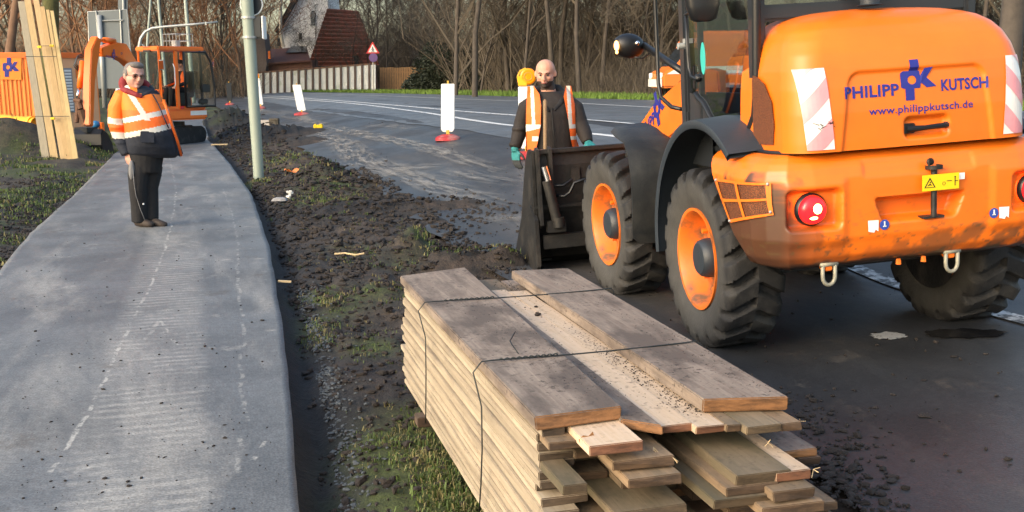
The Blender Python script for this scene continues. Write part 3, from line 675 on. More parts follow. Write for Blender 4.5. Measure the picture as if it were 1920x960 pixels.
for (x, z) in ((-.325,.848),(.447,.853)):
    y_ = bface(x, z); b = MB(); pts = [(x-.03,y_-.006,z-.028),(x+.004,y_-.006,z-.035),(x+.012,y_-.006,z-.02),(x+.028,y_-.006,z-.03),(x+.03,y_-.006,z+.03),(x-.032,y_-.006,z+.032)]; b.add(pts, [tuple(range(6))]); b.build('sticker', M_white, loader)
for (x, z) in ((-.262,.85),(.385,.855)):
    y_ = bface(x, z); b = MB(); b.lathe([(0,0.001),(0,.028)], (x, y_-.006, z), 'y', 20); st = b.build('sticker', M_stb, loader); b = MB(); b.box((x,y_-.008,z+.004),(.008,.001,.03)); b.box((x,y_-.008,z-.008),(.02,.001,.006)); b.build('pictogram', M_white, st)
M_shk = mat('old_galvanised_shackle', (.30,.29,.23), .6, .3, var=.2)
for x in (-.545, .185):
    b = MB(); b.box((x,-.965,.66),(.045,.07,.09)); lug = b.build('towing_lug', M_or2, loader, bevel=.006)
    b = MB(); P = [(x-.036,-1.0,.655)]+[(x+.036*math.cos(a), -1.0, .575-.045*math.sin(a)) for a in np.linspace(math.pi, 0, 9)]+[(x+.036,-1.0,.655)]
    P = [(x-.036,-1.0,.655)]+[(x+.036*math.cos(a), -1.0, .585-.045*abs(math.sin(a))) for a in np.linspace(math.pi, 0, 9)]+[(x+.036,-1.0,.655)]
    b.tube(P, .011, 8); b.tube([(x-.05,-1.0,.652),(x+.05,-1.0,.652)], .012, 8); b.build('shackle', M_shk, lug, smooth=True)
for x in (-.13,.02): b = MB(); b.lathe([(0,.013),(.03,.016),(.03,0)], (x,-.99,.64), 'z', 6, sgn=-1); b.build('bolt', M_or2, loader)
# --- chassis between the axles and hidden structure
b = MB(); b.box((XC,-.25,.96),(1.06,1.0,.44)); b.box((XC,.45,.78),(.62,.9,.42)); b.box((0,0,.56),(1.3,.24,.26)); b.box((XC,.1,1.14),(1.30,1.1,.16)); b.build('rear_frame', M_steel, loader, bevel=.02)
b = MB(); b.box((-.12,1.45,.78),(.60,1.3,.44)); b.box((-.15,1.72,.56),(1.3,.24,.26)); b.box((-.14,1.55,1.2),(.46,.5,.55)); b.build('front_frame', M_or2, loader, bevel=.02)
# --- wheels
def wheel(cx_, cy_, sgn, yaw=0., zr=.555):
    """sgn -1: outer face to the left"""
    RT = .568; WD = .375
    root = bpy.data.objects.new('wheel', None); COL.objects.link(root); root.parent = loader; root.location = (cx_, cy_, zr); root.rotation_euler = (0,0,yaw)
    NT = 384; prof = []
    # profile from inner bead to outer bead: (axial, radius)
    P = [(-.12,.300),(-.15,.310),(-.172,.36),(-.186,.42),(-.187,.47),(-.178,.510),(-.166,.532),(-.150,.546)]
    full = P+[(x, .552) for x in np.linspace(-.128, .128, 17)]+[(-x, r) for x, r in P[::-1]]
    th = np.arange(NT)*2*math.pi/NT; vs = []; wall = []
    NL = 19
    for (x, r) in full:
        tz = float(ss(r, .47, .535)); side = 1 if x > 0 else -1; ax = abs(x)/.187
        for t in th:
            ph = (t*NL/(2*math.pi)+(.5 if side > 0 else 0)-.62*max(ax, .05)*1.0) % 1.0
            on = float(ss(.33-abs(ph-.5), -.05, .05))
            if ax < .06: on = 1.
            rr2 = r+(on-.85)*.042*tz if tz > 0 else r
            xx_ = x*(1+.04*on*tz)
            vs.append((xx_*sgn*1.0, rr2*math.cos(t), rr2*math.sin(t))); wall.append(float(1-ss(r, .46, .50)))
    k = len(full); fs = [(i*NT+j, i*NT+(j+1) % NT, (i+1)*NT+(j+1) % NT, (i+1)*NT+j) for i in range(k-1) for j in range(NT)]
    b = MB(); b.add(vs, fs); t_ = b.build('tyre', M_rub, root, smooth=True, auto=.7)
    at = t_.data.attributes.new('wall', 'FLOAT', 'POINT'); at.data.foreach_set('value', np.array(wall, 'f'))
    b = MB(); b.lathe([(-.14,.315),(-.155,.300),(-.13,.29),(.12,.285),(.155,.302),(.168,.318),(.165,.300),(.13,.276),(.05,.262),(.02,.245),(.03,.18),(.045,.12)], (0,0,0), 'x', 48, sgn=sgn)
    b.lathe([(.13,.314),(.168,.318)], (0,0,0), 'x', 48, sgn=sgn)
    rm = b.build('rim', M_rim, root, smooth=True, auto=.8)
    b = MB(); b.lathe([(-.185,.0),(-.185,.08),(-.178,.10),(-.180,.335)], (0,0,0), 'x', 32, sgn=sgn); b.build('inner_rim_cover', M_steel, root)  # dark disc added so the inside of the orange rim reads black
    b = MB(); b.lathe([(.0,.125),(.10,.122),(.135,.112),(.15,.095),(.155,0)], (0,0,0), 'x', 36, sgn=sgn); b.build('hub', M_fend, root, smooth=True, auto=.6)
    for k in range(8):
        b = MB(); a = 2*math.pi*k/8; b.lathe([(.03,.017),(.062,.017),(.064,0)], (0,.205*math.cos(a),.205*math.sin(a)), 'x', 6, sgn=sgn); b.build('wheel_nut', M_or2, root)
    return root
wheel(-.745, 0, -1); wheel(.86, 0, 1, zr=.545)
AF = R(3)
wheel(-.82, 1.725, -1, AF); wheel(.78, 1.70, 1, AF)
# --- rear fenders (arched, over both rear wheels)
def arch(sgn, x_out, x_in, cy_, cz_, rad, a0, a1, name, matl, lip=.025, n=34, flare=.0):
    b = MB(); prof = [(x_in, rad+.03), (x_in+(x_out-x_in)*.5, rad+.012), (x_out-.0*sgn, rad), (x_out+sgn*.008, rad-lip*.5), (x_out-sgn*.004, rad-lip), (x_out-sgn*.02, rad-lip*.7), (x_in, rad-.0)]
    g = []
    for i in range(n):
        a = a0+(a1-a0)*i/(n-1)
        for (x, r) in prof: g.append((x, cy_+r*math.cos(a), cz_+r*math.sin(a)))
    b.grid(g, len(prof), n); return b.build(name, matl, loader, smooth=True, auto=.9)
for sgn in (-1, 1):
    xo = -.955 if sgn < 0 else .93
    arch(sgn, xo, xo-sgn*.36, -.17, .62, .80, R(-8), R(128), 'rear_fender', M_fend, lip=.05)
# inner wheel housing
b = MB(); b.box((-.60,-.12,1.18),(.04,1.2,.75)); b.box((.50,-.12,1.18),(.04,1.2,.75)); b.build('wheel_housing', M_blk, loader)
# front mudguards
for (x0, x1) in ((-.995,-.640),(.56,.93)):
    P = [(1.02,.50),(.985,.62),(.955,.80),(.955,.98),(1.0,1.13),(1.10,1.225),(1.28,1.30),(1.46,1.33)]
    b = MB(); g = []
    for (y, z), tw in zip(P, (0.02,0,-.0,-.0,0,0,.0,.02)):
        for k in range(9):
            a = k/8; e = 4*(a-.5)**2; cut = .045*e**4 if (z < .55 or z > 1.29) else 0
            g.append((x0+tw+(x1-x0-2*tw)*a, y+.012*e, z-(0 if z < .55 else cut)+(cut if z < .55 else 0)))
    b.grid(g, 9, len(P)); g2 = [(p[0], p[1]+.02, p[2]-.006) for p in g]; b.grid(g2, 9, len(P))
    n_ = 9; m_ = len(P); o_ = n_*m_
    rim = list(range(n_))+[k*n_+n_-1 for k in range(1, m_)]+[m_*n_-2-k for k in range(n_-1)]+[k*n_ for k in range(m_-2, 0, -1)]
    b.f += [(rim[i], rim[(i+1) % len(rim)], rim[(i+1) % len(rim)]+o_, rim[i]+o_) for i in range(len(rim))]; b.mi += [0]*len(rim)
    b.build('front_mudguard', M_mud, loader, smooth=True, auto=.8)
# --- cab
CT = 2.80
M_cab = mat('cab_frame_paint', (.022,.026,.032), .35, coat=.2)
M_cabin = mat('cab_interior', (.03,.032,.036), .6, var=.2)
cab = MB(); XL, XR = -.735, .635
for (x, y0, y1) in ((XL+.03,.44,.66),(XR-.03,.44,.66)): cab.box((x, (y0+y1)/2+.02, 1.98), (.075, .10, 1.60))
for x in (XL+.035, XR-.035): cab.box((x, -.50, 1.98), (.07, .10, 1.60))
cab.box(((XL+XR)/2, .05, CT), (1.46, 1.4, .10)); cab.box(((XL+XR)/2, -.50, 2.0), (1.30, .06, .09)); cab.box(((XL+XR)/2, .60, 1.35), (1.30, .06, .35)); cab.box(((XL+XR)/2, .02, 1.22), (1.34, 1.16, .06))
cab.box((XL+.05,.56,1.20),(.10,.12,.50))
cab.box((XR-.02,.02,1.36),(.04,1.1,.28))
cf = cab.build('cab_frame', M_cab, loader, bevel=.015)
# rounded door window frame + pane, turned slightly so the curved pane mirrors the path
def turn(y, z, off=0.): # pane bulges outwards, rotated about y=.27
    return (XL-.034-off+.055*(y-.27)*-1.0*0-(.27-y)*-.060, y, z)
win = [(.27,2.70),(.27,1.56),(.24,1.535),(.16,1.50),(.07,1.42),(-.02,1.345),(-.09,1.30),(-.17,1.268),(-.26,1.275),(-.38,1.31),(-.47,1.365),(-.53,1.44),(-.55,1.54),(-.56,1.8),(-.575,2.2),(-.585,2.70)]
b = MB(); b.add([turn(y, z) for y, z in win], [tuple(range(len(win)))]); b.build('side_window', M_glass, loader, fixn=False)
b = MB(); b.tube([turn(y, z, .004) for y, z in win[1:]]+[turn(.27,2.70,.004)], .017, 8); b.tube([turn(y, z, .012) for y, z in win[6:]], .026, 8); b.build('window_seal', M_blk, loader, smooth=True)
b = MB(); b.add([(XL+.01,.285,2.7),(XL+.01,.285,1.35),(XL+.01,.47,1.30),(XL+.01,.47,2.7)], [(0,1,2,3)]); b.build('front_side_window', M_glass, loader, fixn=False)
b = MB(); b.box((XL+.01,.278,2.05),(.03,.03,1.3)); b.build('window_divider', M_cab, loader)
b = MB(); b.add([(XL+.05,-.50,1.97),(XR-.05,-.50,1.97),(XR-.05,-.50,2.72),(XL+.05,-.50,2.72)], [(0,1,2,3)]); b.build('rear_window', M_glass2, loader, fixn=False)
b = MB(); b.add([(XL+.05,.62,1.45),(XR-.05,.62,1.45),(XR-.05,.62,2.72),(XL+.05,.62,2.72)], [(0,1,2,3)]); b.build('windscreen', M_glass2, loader, fixn=False)
b = MB(); b.add([(XR-.01,-.45,1.45),(XR-.01,.55,1.45),(XR-.01,.55,2.72),(XR-.01,-.45,2.72)], [(0,1,2,3)]); b.build('side_window', M_glass2, loader, fixn=False)
# lower dark door panel
b = MB(); b.box((XL+.02,.34,1.40),(.05,.16,.30)); b.add([(XL-.0,y,z) for y, z in ((.47,1.56),(.47,1.10),(.10,1.10),(.10,1.44),(.16,1.50),(.24,1.54))], [tuple(range(6))]); b.build('door_panel', M_cab, loader)
# seat, console, wheel
b = MB(); b.box((XC,-.15,1.50),(.50,.50,.14)); b.box((XC,-.38,1.85),(.48,.14,.66),rot=(R(8),0,0)); b.box((XC,-.12,1.36),(.34,.36,.2)); st = b.build('seat', M_cabin, loader, bevel=.04, smooth=True, auto=.8)
b = MB(); b.tube([(XC,.50,1.3),(XC,.30,1.80)], .035, 10); b.build('steering_column', M_cabin, loader)
b = MB(); b.tube([(XC+.19*math.cos(a), .29+.07*math.sin(a), 1.82+.17*math.sin(a)) for a in np.linspace(0, 2*math.pi, 25)], .014, 6); b.build('steering_wheel', M_blk, loader, smooth=True)
b = MB(); b.box((.42,-.1,1.55),(.22,.7,.5)); b.build('side_console', M_cabin, loader, bevel=.03)
M_teal = mat('turquoise_sticker', (.04,.42,.38), .5)
b = MB(); b.add([turn(.145+.036*math.cos(a), 1.775+.098*math.sin(a), .004) for a in np.linspace(0, 2*math.pi, 28)[:-1]], [tuple(range(27))]); b.build('oval_sticker', M_teal, loader)
# grab rails
b = MB(); b.tube([(XL-.03,.80,2.75),(XL-.06,.885,2.6),(XL-.06,.90,2.2),(XL-.06,.90,1.62),(XL-.06,.86,1.53),(XL-.03,.74,1.465),(XL+.0,.64,1.45)], .014, 8); b.build('grab_rail', M_blk, loader, smooth=True)
b = MB(); b.tube([(XL-.035,.02,2.085),(XL-.045,.30,2.062),(XL-.045,.385,2.05)], .012, 8); b.tube([(XL-.045,.37,2.05),(XL-.045,.36,1.80),(XL-.045,.35,1.72),(XL-.045,.31,1.665),(XL-.045,.22,1.65),(XL-.03,.20,1.66)], .013, 8); b.tube([(XL-.05,.235,1.655),(XL-.02,.23,1.655)], .024, 10); b.build('door_bar', M_blk, loader, smooth=True)
b = MB(); b.lathe([(0,.02),(.05,.022),(.055,0)], (XL-.03,.44,1.86), 'x', 12, sgn=-1); b.box((XL-.02,.42,1.89),(.05,.05,.03)); b.build('door_latch', M_grey, loader, smooth=True, auto=.6)
b = MB(); b.box((XL-.004,.355,1.66),(.02,.05,.16)); b.build('door_handle', M_blk, loader, bevel=.01)
# mirror above the window
b = MB(); b.loft([((XL-.14,-.16,1.985),.04,.03),((XL-.14,-.16,2.0),.075,.04),((XL-.14,-.15,2.08),.10,.05),((XL-.14,-.14,2.24),.11,.05),((XL-.14,-.14,2.38),.09,.045)], 16, p=3.5)
b.tube([(XL-.14,-.10,2.2),(XL-.08,.0,2.3),(XL,.1,2.4)], .014, 8); b.build('wing_mirror', M_blk, loader, smooth=True, auto=.9)
# front lamp on its arm (left), lit indicator
lp = MB(); lp.ell((0,0,0), (.12,.075,.088), 22, 14, rot=(0,R(8),0)); lp.box((.075,.0,.0),(.06,.06,.06)); LX = Vector((-1.045,1.30,1.90))
def lpt(px, py, x): # pixel on local plane x
    r = ray(px, py); o_ = LO+Lr*x; t = ((o_-CC).dot(Lr))/r.dot(Lr); p = CC+r*t-LO; return Vector((p.dot(Lr), p.dot(Lf), p.dot(Lu)))
def lpy(px, py, y):
    r = ray(px, py); o_ = LO+Lf*y; t = ((o_-CC).dot(Lf))/r.dot(Lf); p = CC+r*t-LO; return Vector((p.dot(Lr), p.dot(Lf), p.dot(Lu)))
LX = lpy(1179, 86, 1.35)
for i in range(len(lp.v)): lp.v[i] = tuple(Vector(lp.v[i])+LX)
h = lp.build('front_lamp', M_blk, loader, smooth=True, auto=.8)
b = MB(); q = lpy(1156, 86, 1.29); b.ell(q, (.018,.02,.036)); b.ell(q+Vector((.0,.0,-.045)), (.01,.012,.012)); b.build('lit_indicator', mat('lit_amber', (1,.4,.05), .3, emit=(1,.48,.12), estr=3), h, smooth=True)
b = MB(); b.ell(lpy(1195, 81, 1.27), .018); b.build('bulb_screw', M_chrome, h, smooth=True)
b = MB(); a0 = lpy(1208, 85, 1.32); a1 = lpy(1262, 122, .98); b.tube([a0, a1, a1+(a1-a0)*.35], .024, 10); b.tube([lpy(1190,107,1.3), lpy(1204,110,1.3), lpy(1215,103,1.3), lpy(1222,93,1.3)], .006, 6); b.build('lamp_arm', M_blk, loader, smooth=True)
# --- lift arms, links and bucket
arm = []
for sgn, x0 in ((-1, -.40), (1, .14)):
    P = [(.78,1.50),(.82,1.68),(1.0,1.70),(1.4,1.66),(1.85,1.53),(2.25,1.40),(2.50,1.28),(2.66,1.12),(2.74,.85),(2.72,.50),(2.60,.36),(2.45,.42),(2.42,.75),(2.28,.98),(2.0,1.12),(1.6,1.25),(1.2,1.34),(.92,1.40)]
    b = MB(); b.prism([(x0, y, z) for y, z in P], (.085, 0, 0)); arm.append(b.build('lift_arm', M_or2, loader, bevel=.012))
b = MB()
q1 = Vector((0,-1,.42)).normalized(); q2 = Vector((0,.42,1)).normalized()
put_text(b, 'PHILIPP', lambda a, c: Vector((-.404,2.56,1.10))+q1*(.48*a)+q2*(c*.10), .03)
pk_logo(b, lambda a, c: Vector((-.404,2.10,1.24))+q1*(.26*a)+q2*(c*.27))
b.build('lettering', M_blue, arm[0], fixn=False)
b = MB(); b.box((-.13,2.5,.50),(.66,.14,.14)); b.box((-.13,1.1,1.5),(.5,.14,.14)); b.tube([(-.13,1.2,1.30),(-.13,1.9,1.25)], .05, 12); b.tube([(-.13,1.9,1.25),(-.13,2.4,1.18)], .025, 10); b.build('tilt_linkage', M_steel, loader, smooth=True, auto=.8)
b = MB(); b.box((-.32,1.02,1.44),(.10,.16,.26),rot=(R(-20),0,0)); b.tube([(-.46,.9,1.42),(-.40,.98,1.38),(-.36,1.1,1.36)], .022, 8); b.tube([(-.45,.98,1.52),(-.42,1.03,1.36),(-.42,1.06,1.2)], .014, 8); b.build('arm_bracket', M_steel, loader)
b = MB(); b.tube([(-.30,1.35,.90),(-.30,1.9,.95)], .045, 12); b.tube([(-.30,1.9,.95),(-.30,2.35,.66)], .025, 10); b.build('lift_cylinder', M_steel, loader, smooth=True, auto=.8)
# --- bucket (with clam cylinder) - still part of the loader
BX0, BX1 = -1.33, .98
b = MB(); bk = [(2.72,1.08),(2.70,.95),(2.72,.55),(2.80,.30),(2.95,.12),(3.15,.03),(3.75,.02)]
o2 = [(2.76,1.08),(2.74,.95),(2.76,.56),(2.84,.33),(2.98,.16),(3.16,.065),(3.75,.04)]
b.prism([(BX0, y, z) for y, z in bk+o2[::-1]], (BX1-BX0, 0, 0))
for x in (BX0, BX1-.03):
    P = [(2.66,1.09),(2.80,1.10),(2.92,1.0),(3.05,.80),(3.25,.45),(3.68,.03),(3.15,.005),(2.93,.09),(2.76,.28),(2.68,.55),(2.66,.9)]
    b.prism([(x, y, z) for y, z in P], (.03, 0, 0))
b.box(((BX0+BX1)/2, 2.70, 1.075), (BX1-BX0, .09, .035)); b.box(((BX0+BX1)/2, 2.68, .60), (BX1-BX0, .03, .03))
b.box((-.2, 2.66, .72), (.9, .10, .55)); b.box((-1.02, 2.68, .30), (.5, .06, .12)); b.box((-.95,2.685,.86),(.09,.012,.13))
bu = b.build('bucket', M_steel, loader, bevel=.006)
b = MB(); P = [(2.60,.60),(2.70,.62),(2.80,.34),(2.98,.14),(3.2,.05),(3.2,.0),(2.9,.02),(2.72,.10),(2.58,.30)]
b.prism([(BX0-.012, y, z) for y, z in [(2.62,.50),(2.80,.62),(2.98,.58),(3.02,.30),(2.95,.05),(2.75,.0),(2.62,.10)]], (.035, 0, 0)); b.build('clam_jaw', M_steel, bu, bevel=.004)
b = MB()
for x in (BX0+.045, BX0+.155): b.prism([(x-.014, y, z) for y, z in [(2.60,1.10),(2.68,1.12),(2.72,1.05),(2.70,.60),(2.66,.42),(2.58,.46),(2.60,.8)]], (.028, 0, 0))
b.box((BX0+.17,2.62,.44),(.16,.08,.10)); b.build('cylinder_bracket', M_steel, bu, bevel=.004)
b = MB(); b.tube([(BX0+.085,2.57,.96),(BX0+.11,2.56,.84)], .030, 12); b.build('piston_rod', M_chrome, bu, smooth=True, auto=.8)
b = MB(); b.tube([(BX0+.10,2.565,.84),(BX0+.165,2.56,.50)], .042, 14); b.tube([(BX0+.18,2.56,.52),(BX0+.185,2.56,.44)], .05, 10); b.build('clam_cylinder', M_steel, bu, smooth=True, auto=.8)
b = MB(); b.tube([(BX0+.19,2.62,.70),(BX0+.25,2.60,.69),(BX0+.30,2.59,.72),(BX0+.34,2.58,.80),(BX0+.42,2.58,.82),(BX0+.60,2.58,.83),(BX0+.9,2.58,.80)], .014, 8)
b.tube([(BX0+.15,2.62,.79),(BX0+.25,2.62,.78),(BX0+.33,2.60,.83)], .012, 8); b.build('hydraulic_hose', M_blk, bu, smooth=True)

# ------------------------------------------------------------------ timber stack
SA = R(15); sdir = Vector((-math.sin(SA), math.cos(SA), 0)); srt = Vector((math.cos(SA), math.sin(SA), 0)); SO = Vector((.06+.0, 3.19, 0))   # near-left corner of the side
SO = SO-sdir*.04
M_wend = None
def woodmat(name, col, col2, gray, endc, mud=.3, lo=.45, hi=.6):
    M = bpy.data.materials.new(name); M.use_nodes = True; n = M.node_tree.nodes; l = M.node_tree.links; b = n['Principled BSDF']; b.inputs['Roughness'].default_value = .78
    tc = n.new('ShaderNodeTexCoord'); oi = n.new('ShaderNodeObjectInfo')
    def MPN(scv, sc, det=6, ro=.6, dist=0):
        mp = n.new('ShaderNodeMapping'); mp.inputs['Scale'].default_value = scv; l.new(tc.outputs['Object'], mp.inputs[0])
        ad = n.new('ShaderNodeVectorMath'); ad.operation = 'ADD'; l.new(mp.outputs[0], ad.inputs[0]); l.new(oi.outputs['Random'], ad.inputs[1])
        sc_ = n.new('ShaderNodeVectorMath'); sc_.operation = 'MULTIPLY_ADD'; l.new(oi.outputs['Random'], sc_.inputs[0]); sc_.inputs[1].default_value = (31, 17, 23); l.new(mp.outputs[0], sc_.inputs[2])
        t = n.new('ShaderNodeTexNoise'); t.inputs['Scale'].default_value = sc; t.inputs['Detail'].default_value = det; t.inputs['Roughness'].default_value = ro; t.inputs['Distortion'].default_value = dist
        l.new(sc_.outputs[0], t.inputs['Vector']); return t.outputs[0]
    def MR(v, a, b_, c=0., d=1.):
        q = n.new('ShaderNodeMapRange'); l.new(v, q.inputs[0])
        for i, s_ in enumerate((a, b_, c, d)): q.inputs[i+1].default_value = s_
        return q.outputs[0]
    def MIX(f, a, b_):
        q = n.new('ShaderNodeMix'); q.data_type = 'RGBA'; l.new(f, q.inputs[0])
        for k, s_ in ((6, a), (7, b_)):
            if isinstance(s_, tuple): q.inputs[k].default_value = (*s_, 1)
            else: l.new(s_, q.inputs[k])
        return q.outputs[2]
    cur = MIX(MR(MPN((14,.7,14), 3.5, 8, .65, .6), .35, .65), col, col2)          # grain along y
    cur = MIX(MR(MPN((2.2,.8,2.2), 2.2, 6, .65), lo, hi), cur, gray)
    sp = n.new('ShaderNodeMath'); sp.operation = 'MULTIPLY'; l.new(MR(MPN((1,1,1), 38, 4, .7), .555, .63), sp.inputs[0]); l.new(MR(MPN((1,1,1), 3, 3), .42, .62, .15, 1.), sp.inputs[1])
    cur = MIX(MR(sp.outputs[0], 0, 1, 0, mud), cur, (.035,.025,.02))
    # end grain
    ge = n.new('ShaderNodeSeparateXYZ'); l.new(tc.outputs['Normal'], ge.inputs[0]); ab = n.new('ShaderNodeMath'); ab.operation = 'ABSOLUTE'; l.new(ge.outputs[1], ab.inputs[0])
    gt = n.new('ShaderNodeMath'); gt.operation = 'GREATER_THAN'; gt.inputs[1].default_value = .6; l.new(ab.outputs[0], gt.inputs[0])
    en = MIX(MR(MPN((1,1,5), 9, 6, .7), .42, .62), endc, tuple(k*.42 for k in endc)); cur = MIX(gt.outputs[0], cur, en)
    hv = n.new('ShaderNodeVectorMath'); hv.operation = 'SCALE'; l.new(cur, hv.inputs[0]); l.new(MR(oi.outputs['Random'], 0, 1, .82, 1.15), hv.inputs['Scale']); l.new(hv.outputs[0], b.inputs['Base Color'])
    bp = n.new('ShaderNodeBump'); bp.inputs['Strength'].default_value = .4; bp.inputs['Distance'].default_value = .004; l.new(MPN((20,1.2,20), 5, 6), bp.inputs['Height']); l.new(bp.outputs[0], b.inputs['Normal'])
    return M
W_grey = woodmat('weathered_wood', (.32,.255,.20), (.21,.16,.125), (.115,.088,.07), (.27,.125,.048), .9)
W_new = woodmat('fresh_wood', (.60,.46,.33), (.52,.38,.25), (.46,.36,.27), (.19,.08,.04), .55, .5, .7)
W_side = woodmat('side_lit_wood', (.44,.365,.265), (.34,.275,.195), (.26,.21,.155), (.08,.055,.035), .3, .5, .72)  # left-face planks are paler: light from the left painted into their colour
W_old = woodmat('brown_wood', (.27,.19,.115), (.20,.135,.08), (.13,.10,.065), (.095,.056,.030), .5)
W_olive = woodmat('greenish_wood', (.20,.15,.095), (.15,.115,.07), (.10,.085,.05), (.10,.068,.038), .5)
W_dark = woodmat('dark_brown_wood', (.17,.10,.06), (.13,.08,.05), (.10,.07,.05), (.06,.034,.02), .4)
GRP = 'planks in the tied timber stack'
def plank(x0, x1, y0, y1, z0, z1, matl, label, rz=0., rx=0., bev=.003, chip=0, rnd=random):
    """x0..x1 across, y0 near end, y1 far end, z0..z1"""
    L = y1-y0; Wd = x1-x0; T = z1-z0; b = MB(); ns = 9; g = []
    ph = rnd.uniform(0, 9)
    for k in range(ns):
        t = k/(ns-1); wz = .0018*math.sin(ph+t*5); wx = .0025*math.sin(ph*2+t*4)
        c = .0
        if chip and k == 0: c = chip
        for (x, z) in ((-Wd/2,-T/2),(Wd/2,-T/2),(Wd/2,T/2),(-Wd/2,T/2)):
            yy = -L/2+L*t+(rnd.uniform(-.006,.006)+(c if x > 0 else 0) if k in (0, ns-1) else 0)
            g.append((x+wx+rnd.uniform(-.001,.001), yy, z+wz+rnd.uniform(-.0006,.0006)))
    b.add(g, [(k*4+i, k*4+(i+1) % 4, k*4+4+(i+1) % 4, k*4+4+i) for k in range(ns-1) for i in range(4)]+[(3,2,1,0), tuple(4*(ns-1)+i for i in range(4))])
    o = b.build('plank', matl, None, bevel=bev)
    c = SO+srt*((x0+x1)/2)+sdir*((y0+y1)/2); o.location = (c.x, c.y, (z0+z1)/2); o.rotation_euler = (rx, 0, SA+rz)
    return tag(o, label, 'plank', GRP)
def splace(px, py, z): # pixel on height z -> stack coords
    p = ZP(px, py, z)-SO; return p.dot(srt), p.dot(sdir)
rs = random.Random(42)
LH = .0272; NLAY = 20; ZT = .60-.004
ordn = ['second','third','fourth','fifth','sixth','seventh','eighth','ninth','tenth','eleventh','twelfth','thirteenth','fourteenth','fifteenth','sixteenth','seventeenth','eighteenth','nineteenth','twentieth','twenty-first','twenty-second','twenty-third']
cols_ = ['leftmost']+[w_+' from left' for w_ in ('second','third','fourth','fifth','sixth','seventh','eighth','ninth')]
z = .006+.0; lay = 0
M_beam = W_dark
# bearers
for k, yy in enumerate((.35, 1.9)):
    b = MB(); b.box((0,0,0),(1.05,.09,.05)); o = b.build('bearer', W_dark, bevel=.004); c = SO+srt*.47+sdir*yy; o.location = (c.x, c.y, .028); o.rotation_euler = (0,0,SA)
    tag(o, ('squared timber bearer under the near end of the plank stack','squared timber bearer under the far end of the plank stack')[k], 'timber bearer')
zb = .055; NL = int((.578-zb)/LH)
for L_ in range(NL):
    zt = zb+(L_+1)*LH; fromtop = NL-1-L_
    # a gap runs down the near face between the left and right halves
    x = -.002+(.006 if L_ % 2 else 0)-.015*fromtop/NL; c = 0
    right_end = .90+.006*fromtop+rs.uniform(-.012,.012)
    while x < right_end-.05 and c < 9:
        w_ = rs.choice([.098,.118,.138,.118,.158]); w_ = min(w_, right_end-x)
        if w_ < .05: break
        y0 = rs.uniform(-.07,.20)+.12*(rs.random() < .3)-.013*fromtop
        if c == 0: y0 = .02+rs.uniform(-.05,.05)-.010*fromtop
        if .36 < x+w_/2 < .52: y0 += .07
        if x+w_/2 > .52: y0 += .02-.004*fromtop
        y1 = 2.52+rs.uniform(-.06,.06)
        if c == 0:
            mt = W_side
        else: mt = rs.choices([W_old, W_olive, W_dark, W_grey], [4,2,3,1])[0]
        nmm = {W_side.name:'pale', W_old.name:'brown', W_olive.name:'greenish', W_dark.name:'dark brown', W_grey.name:'weathered grey'}[mt.name]
        plank(x, x+w_-.004, y0, y1, zt-LH+.0006, zt-.0006, mt, '%s plank in the %s layer under the top boards, %s' % (nmm, ordn[fromtop], cols_[c]), rz=rs.uniform(-.003,.003), rnd=rs)
        x += w_; c += 1
ztop = zb+NL*LH
# special long planks sticking out of the near end (pixel corners of the near edge, top surface)
def poke(pl, pr, ztp, T, Lg, matl, label, rz=0., cat=None, chip=0):
    a = splace(*pl, ztp); b_ = splace(*pr, ztp); xa_ = max(a[0], .008); return plank(xa_, b_[0], (a[1]+b_[1])/2, (a[1]+b_[1])/2+Lg, ztp-T, ztp, matl, label, rz=rz, bev=.0025, rnd=rs, chip=chip)
TP = .045
# layer just under the thick boards: the two freshly sawn middle boards lie at board level
ZB = ztop+.0275   # top of middle boards
a = splace(1236,795,ZB); 
poke((1232,796),(1302,796), ZB, .026, 2.25, W_new, 'bright freshly sawn plank on top of the stack beside the wide weathered board', 0)
poke((1300,797),(1362,797), ZB, .026, 2.22, W_new, 'crumb covered sawn plank on top of the stack along the right thick board')
poke((1362,797),(1392,796), ZB, .024, 1.9, W_old, 'narrow brown batten end beside the bright top planks')
poke((1006,808),(1060,800), ZB-.002, .026, 2.5, W_side, 'pale plank directly under the left edge of the wide top board')
poke((1018,832),(1092,822), ZB-.022, .024, 2.4, W_old, 'brown plank end poking out beneath the wide top board')
poke((1398,800),(1470,796), ZB-.002, .026, 2.3, W_olive, 'greenish grey plank end under the right thick board', rz=.0)
poke((1468,795),(1505,790), ZB-.002, .026, 2.3, W_old, 'pale orange plank end at the far right just under the right thick board')
poke((1098,812+20),(1212,832), ZB-.003+.0, .030, 1.5, W_new, 'short reddish plank sticking out below the wide top board', rz=.0)
poke((1150,868),(1262,852), ZB-.060, .030, 1.6, W_old, 'split brown plank with a splintered end under the reddish one')
poke((1038,918),(1098,908), ZB-.112, .032, 1.3, W_olive, 'olive brown plank sticking furthest out at the lower left of the near end') if False else None
poke((1030,915),(1100,906), ZB-.108, .032, .7, W_olive, 'olive brown plank sticking furthest out at the lower left of the near end')
poke((1180,900),(1280,888), ZB-.10, .030, 1.5, W_old, 'brown plank with a torn corner below the splintered one')
poke((1385,893),(1482,877), ZB-.088, .034, 1.2, W_olive, 'broad greenish plank sticking out of the right half, dirty knot near its middle')
poke((1360,915),(1460,903), ZB-.122, .028, 1.4, W_old, 'warped brown plank under the broad greenish plank')
poke((1430,955),(1545,940), ZB-.17, .03, 1.4, W_old, 'brown plank low on the right side of the near end')
poke((1455,885),(1525,880), ZB-.092, .03, 1.4, W_new, 'pale splintered plank end at the right edge beside the broad greenish plank')
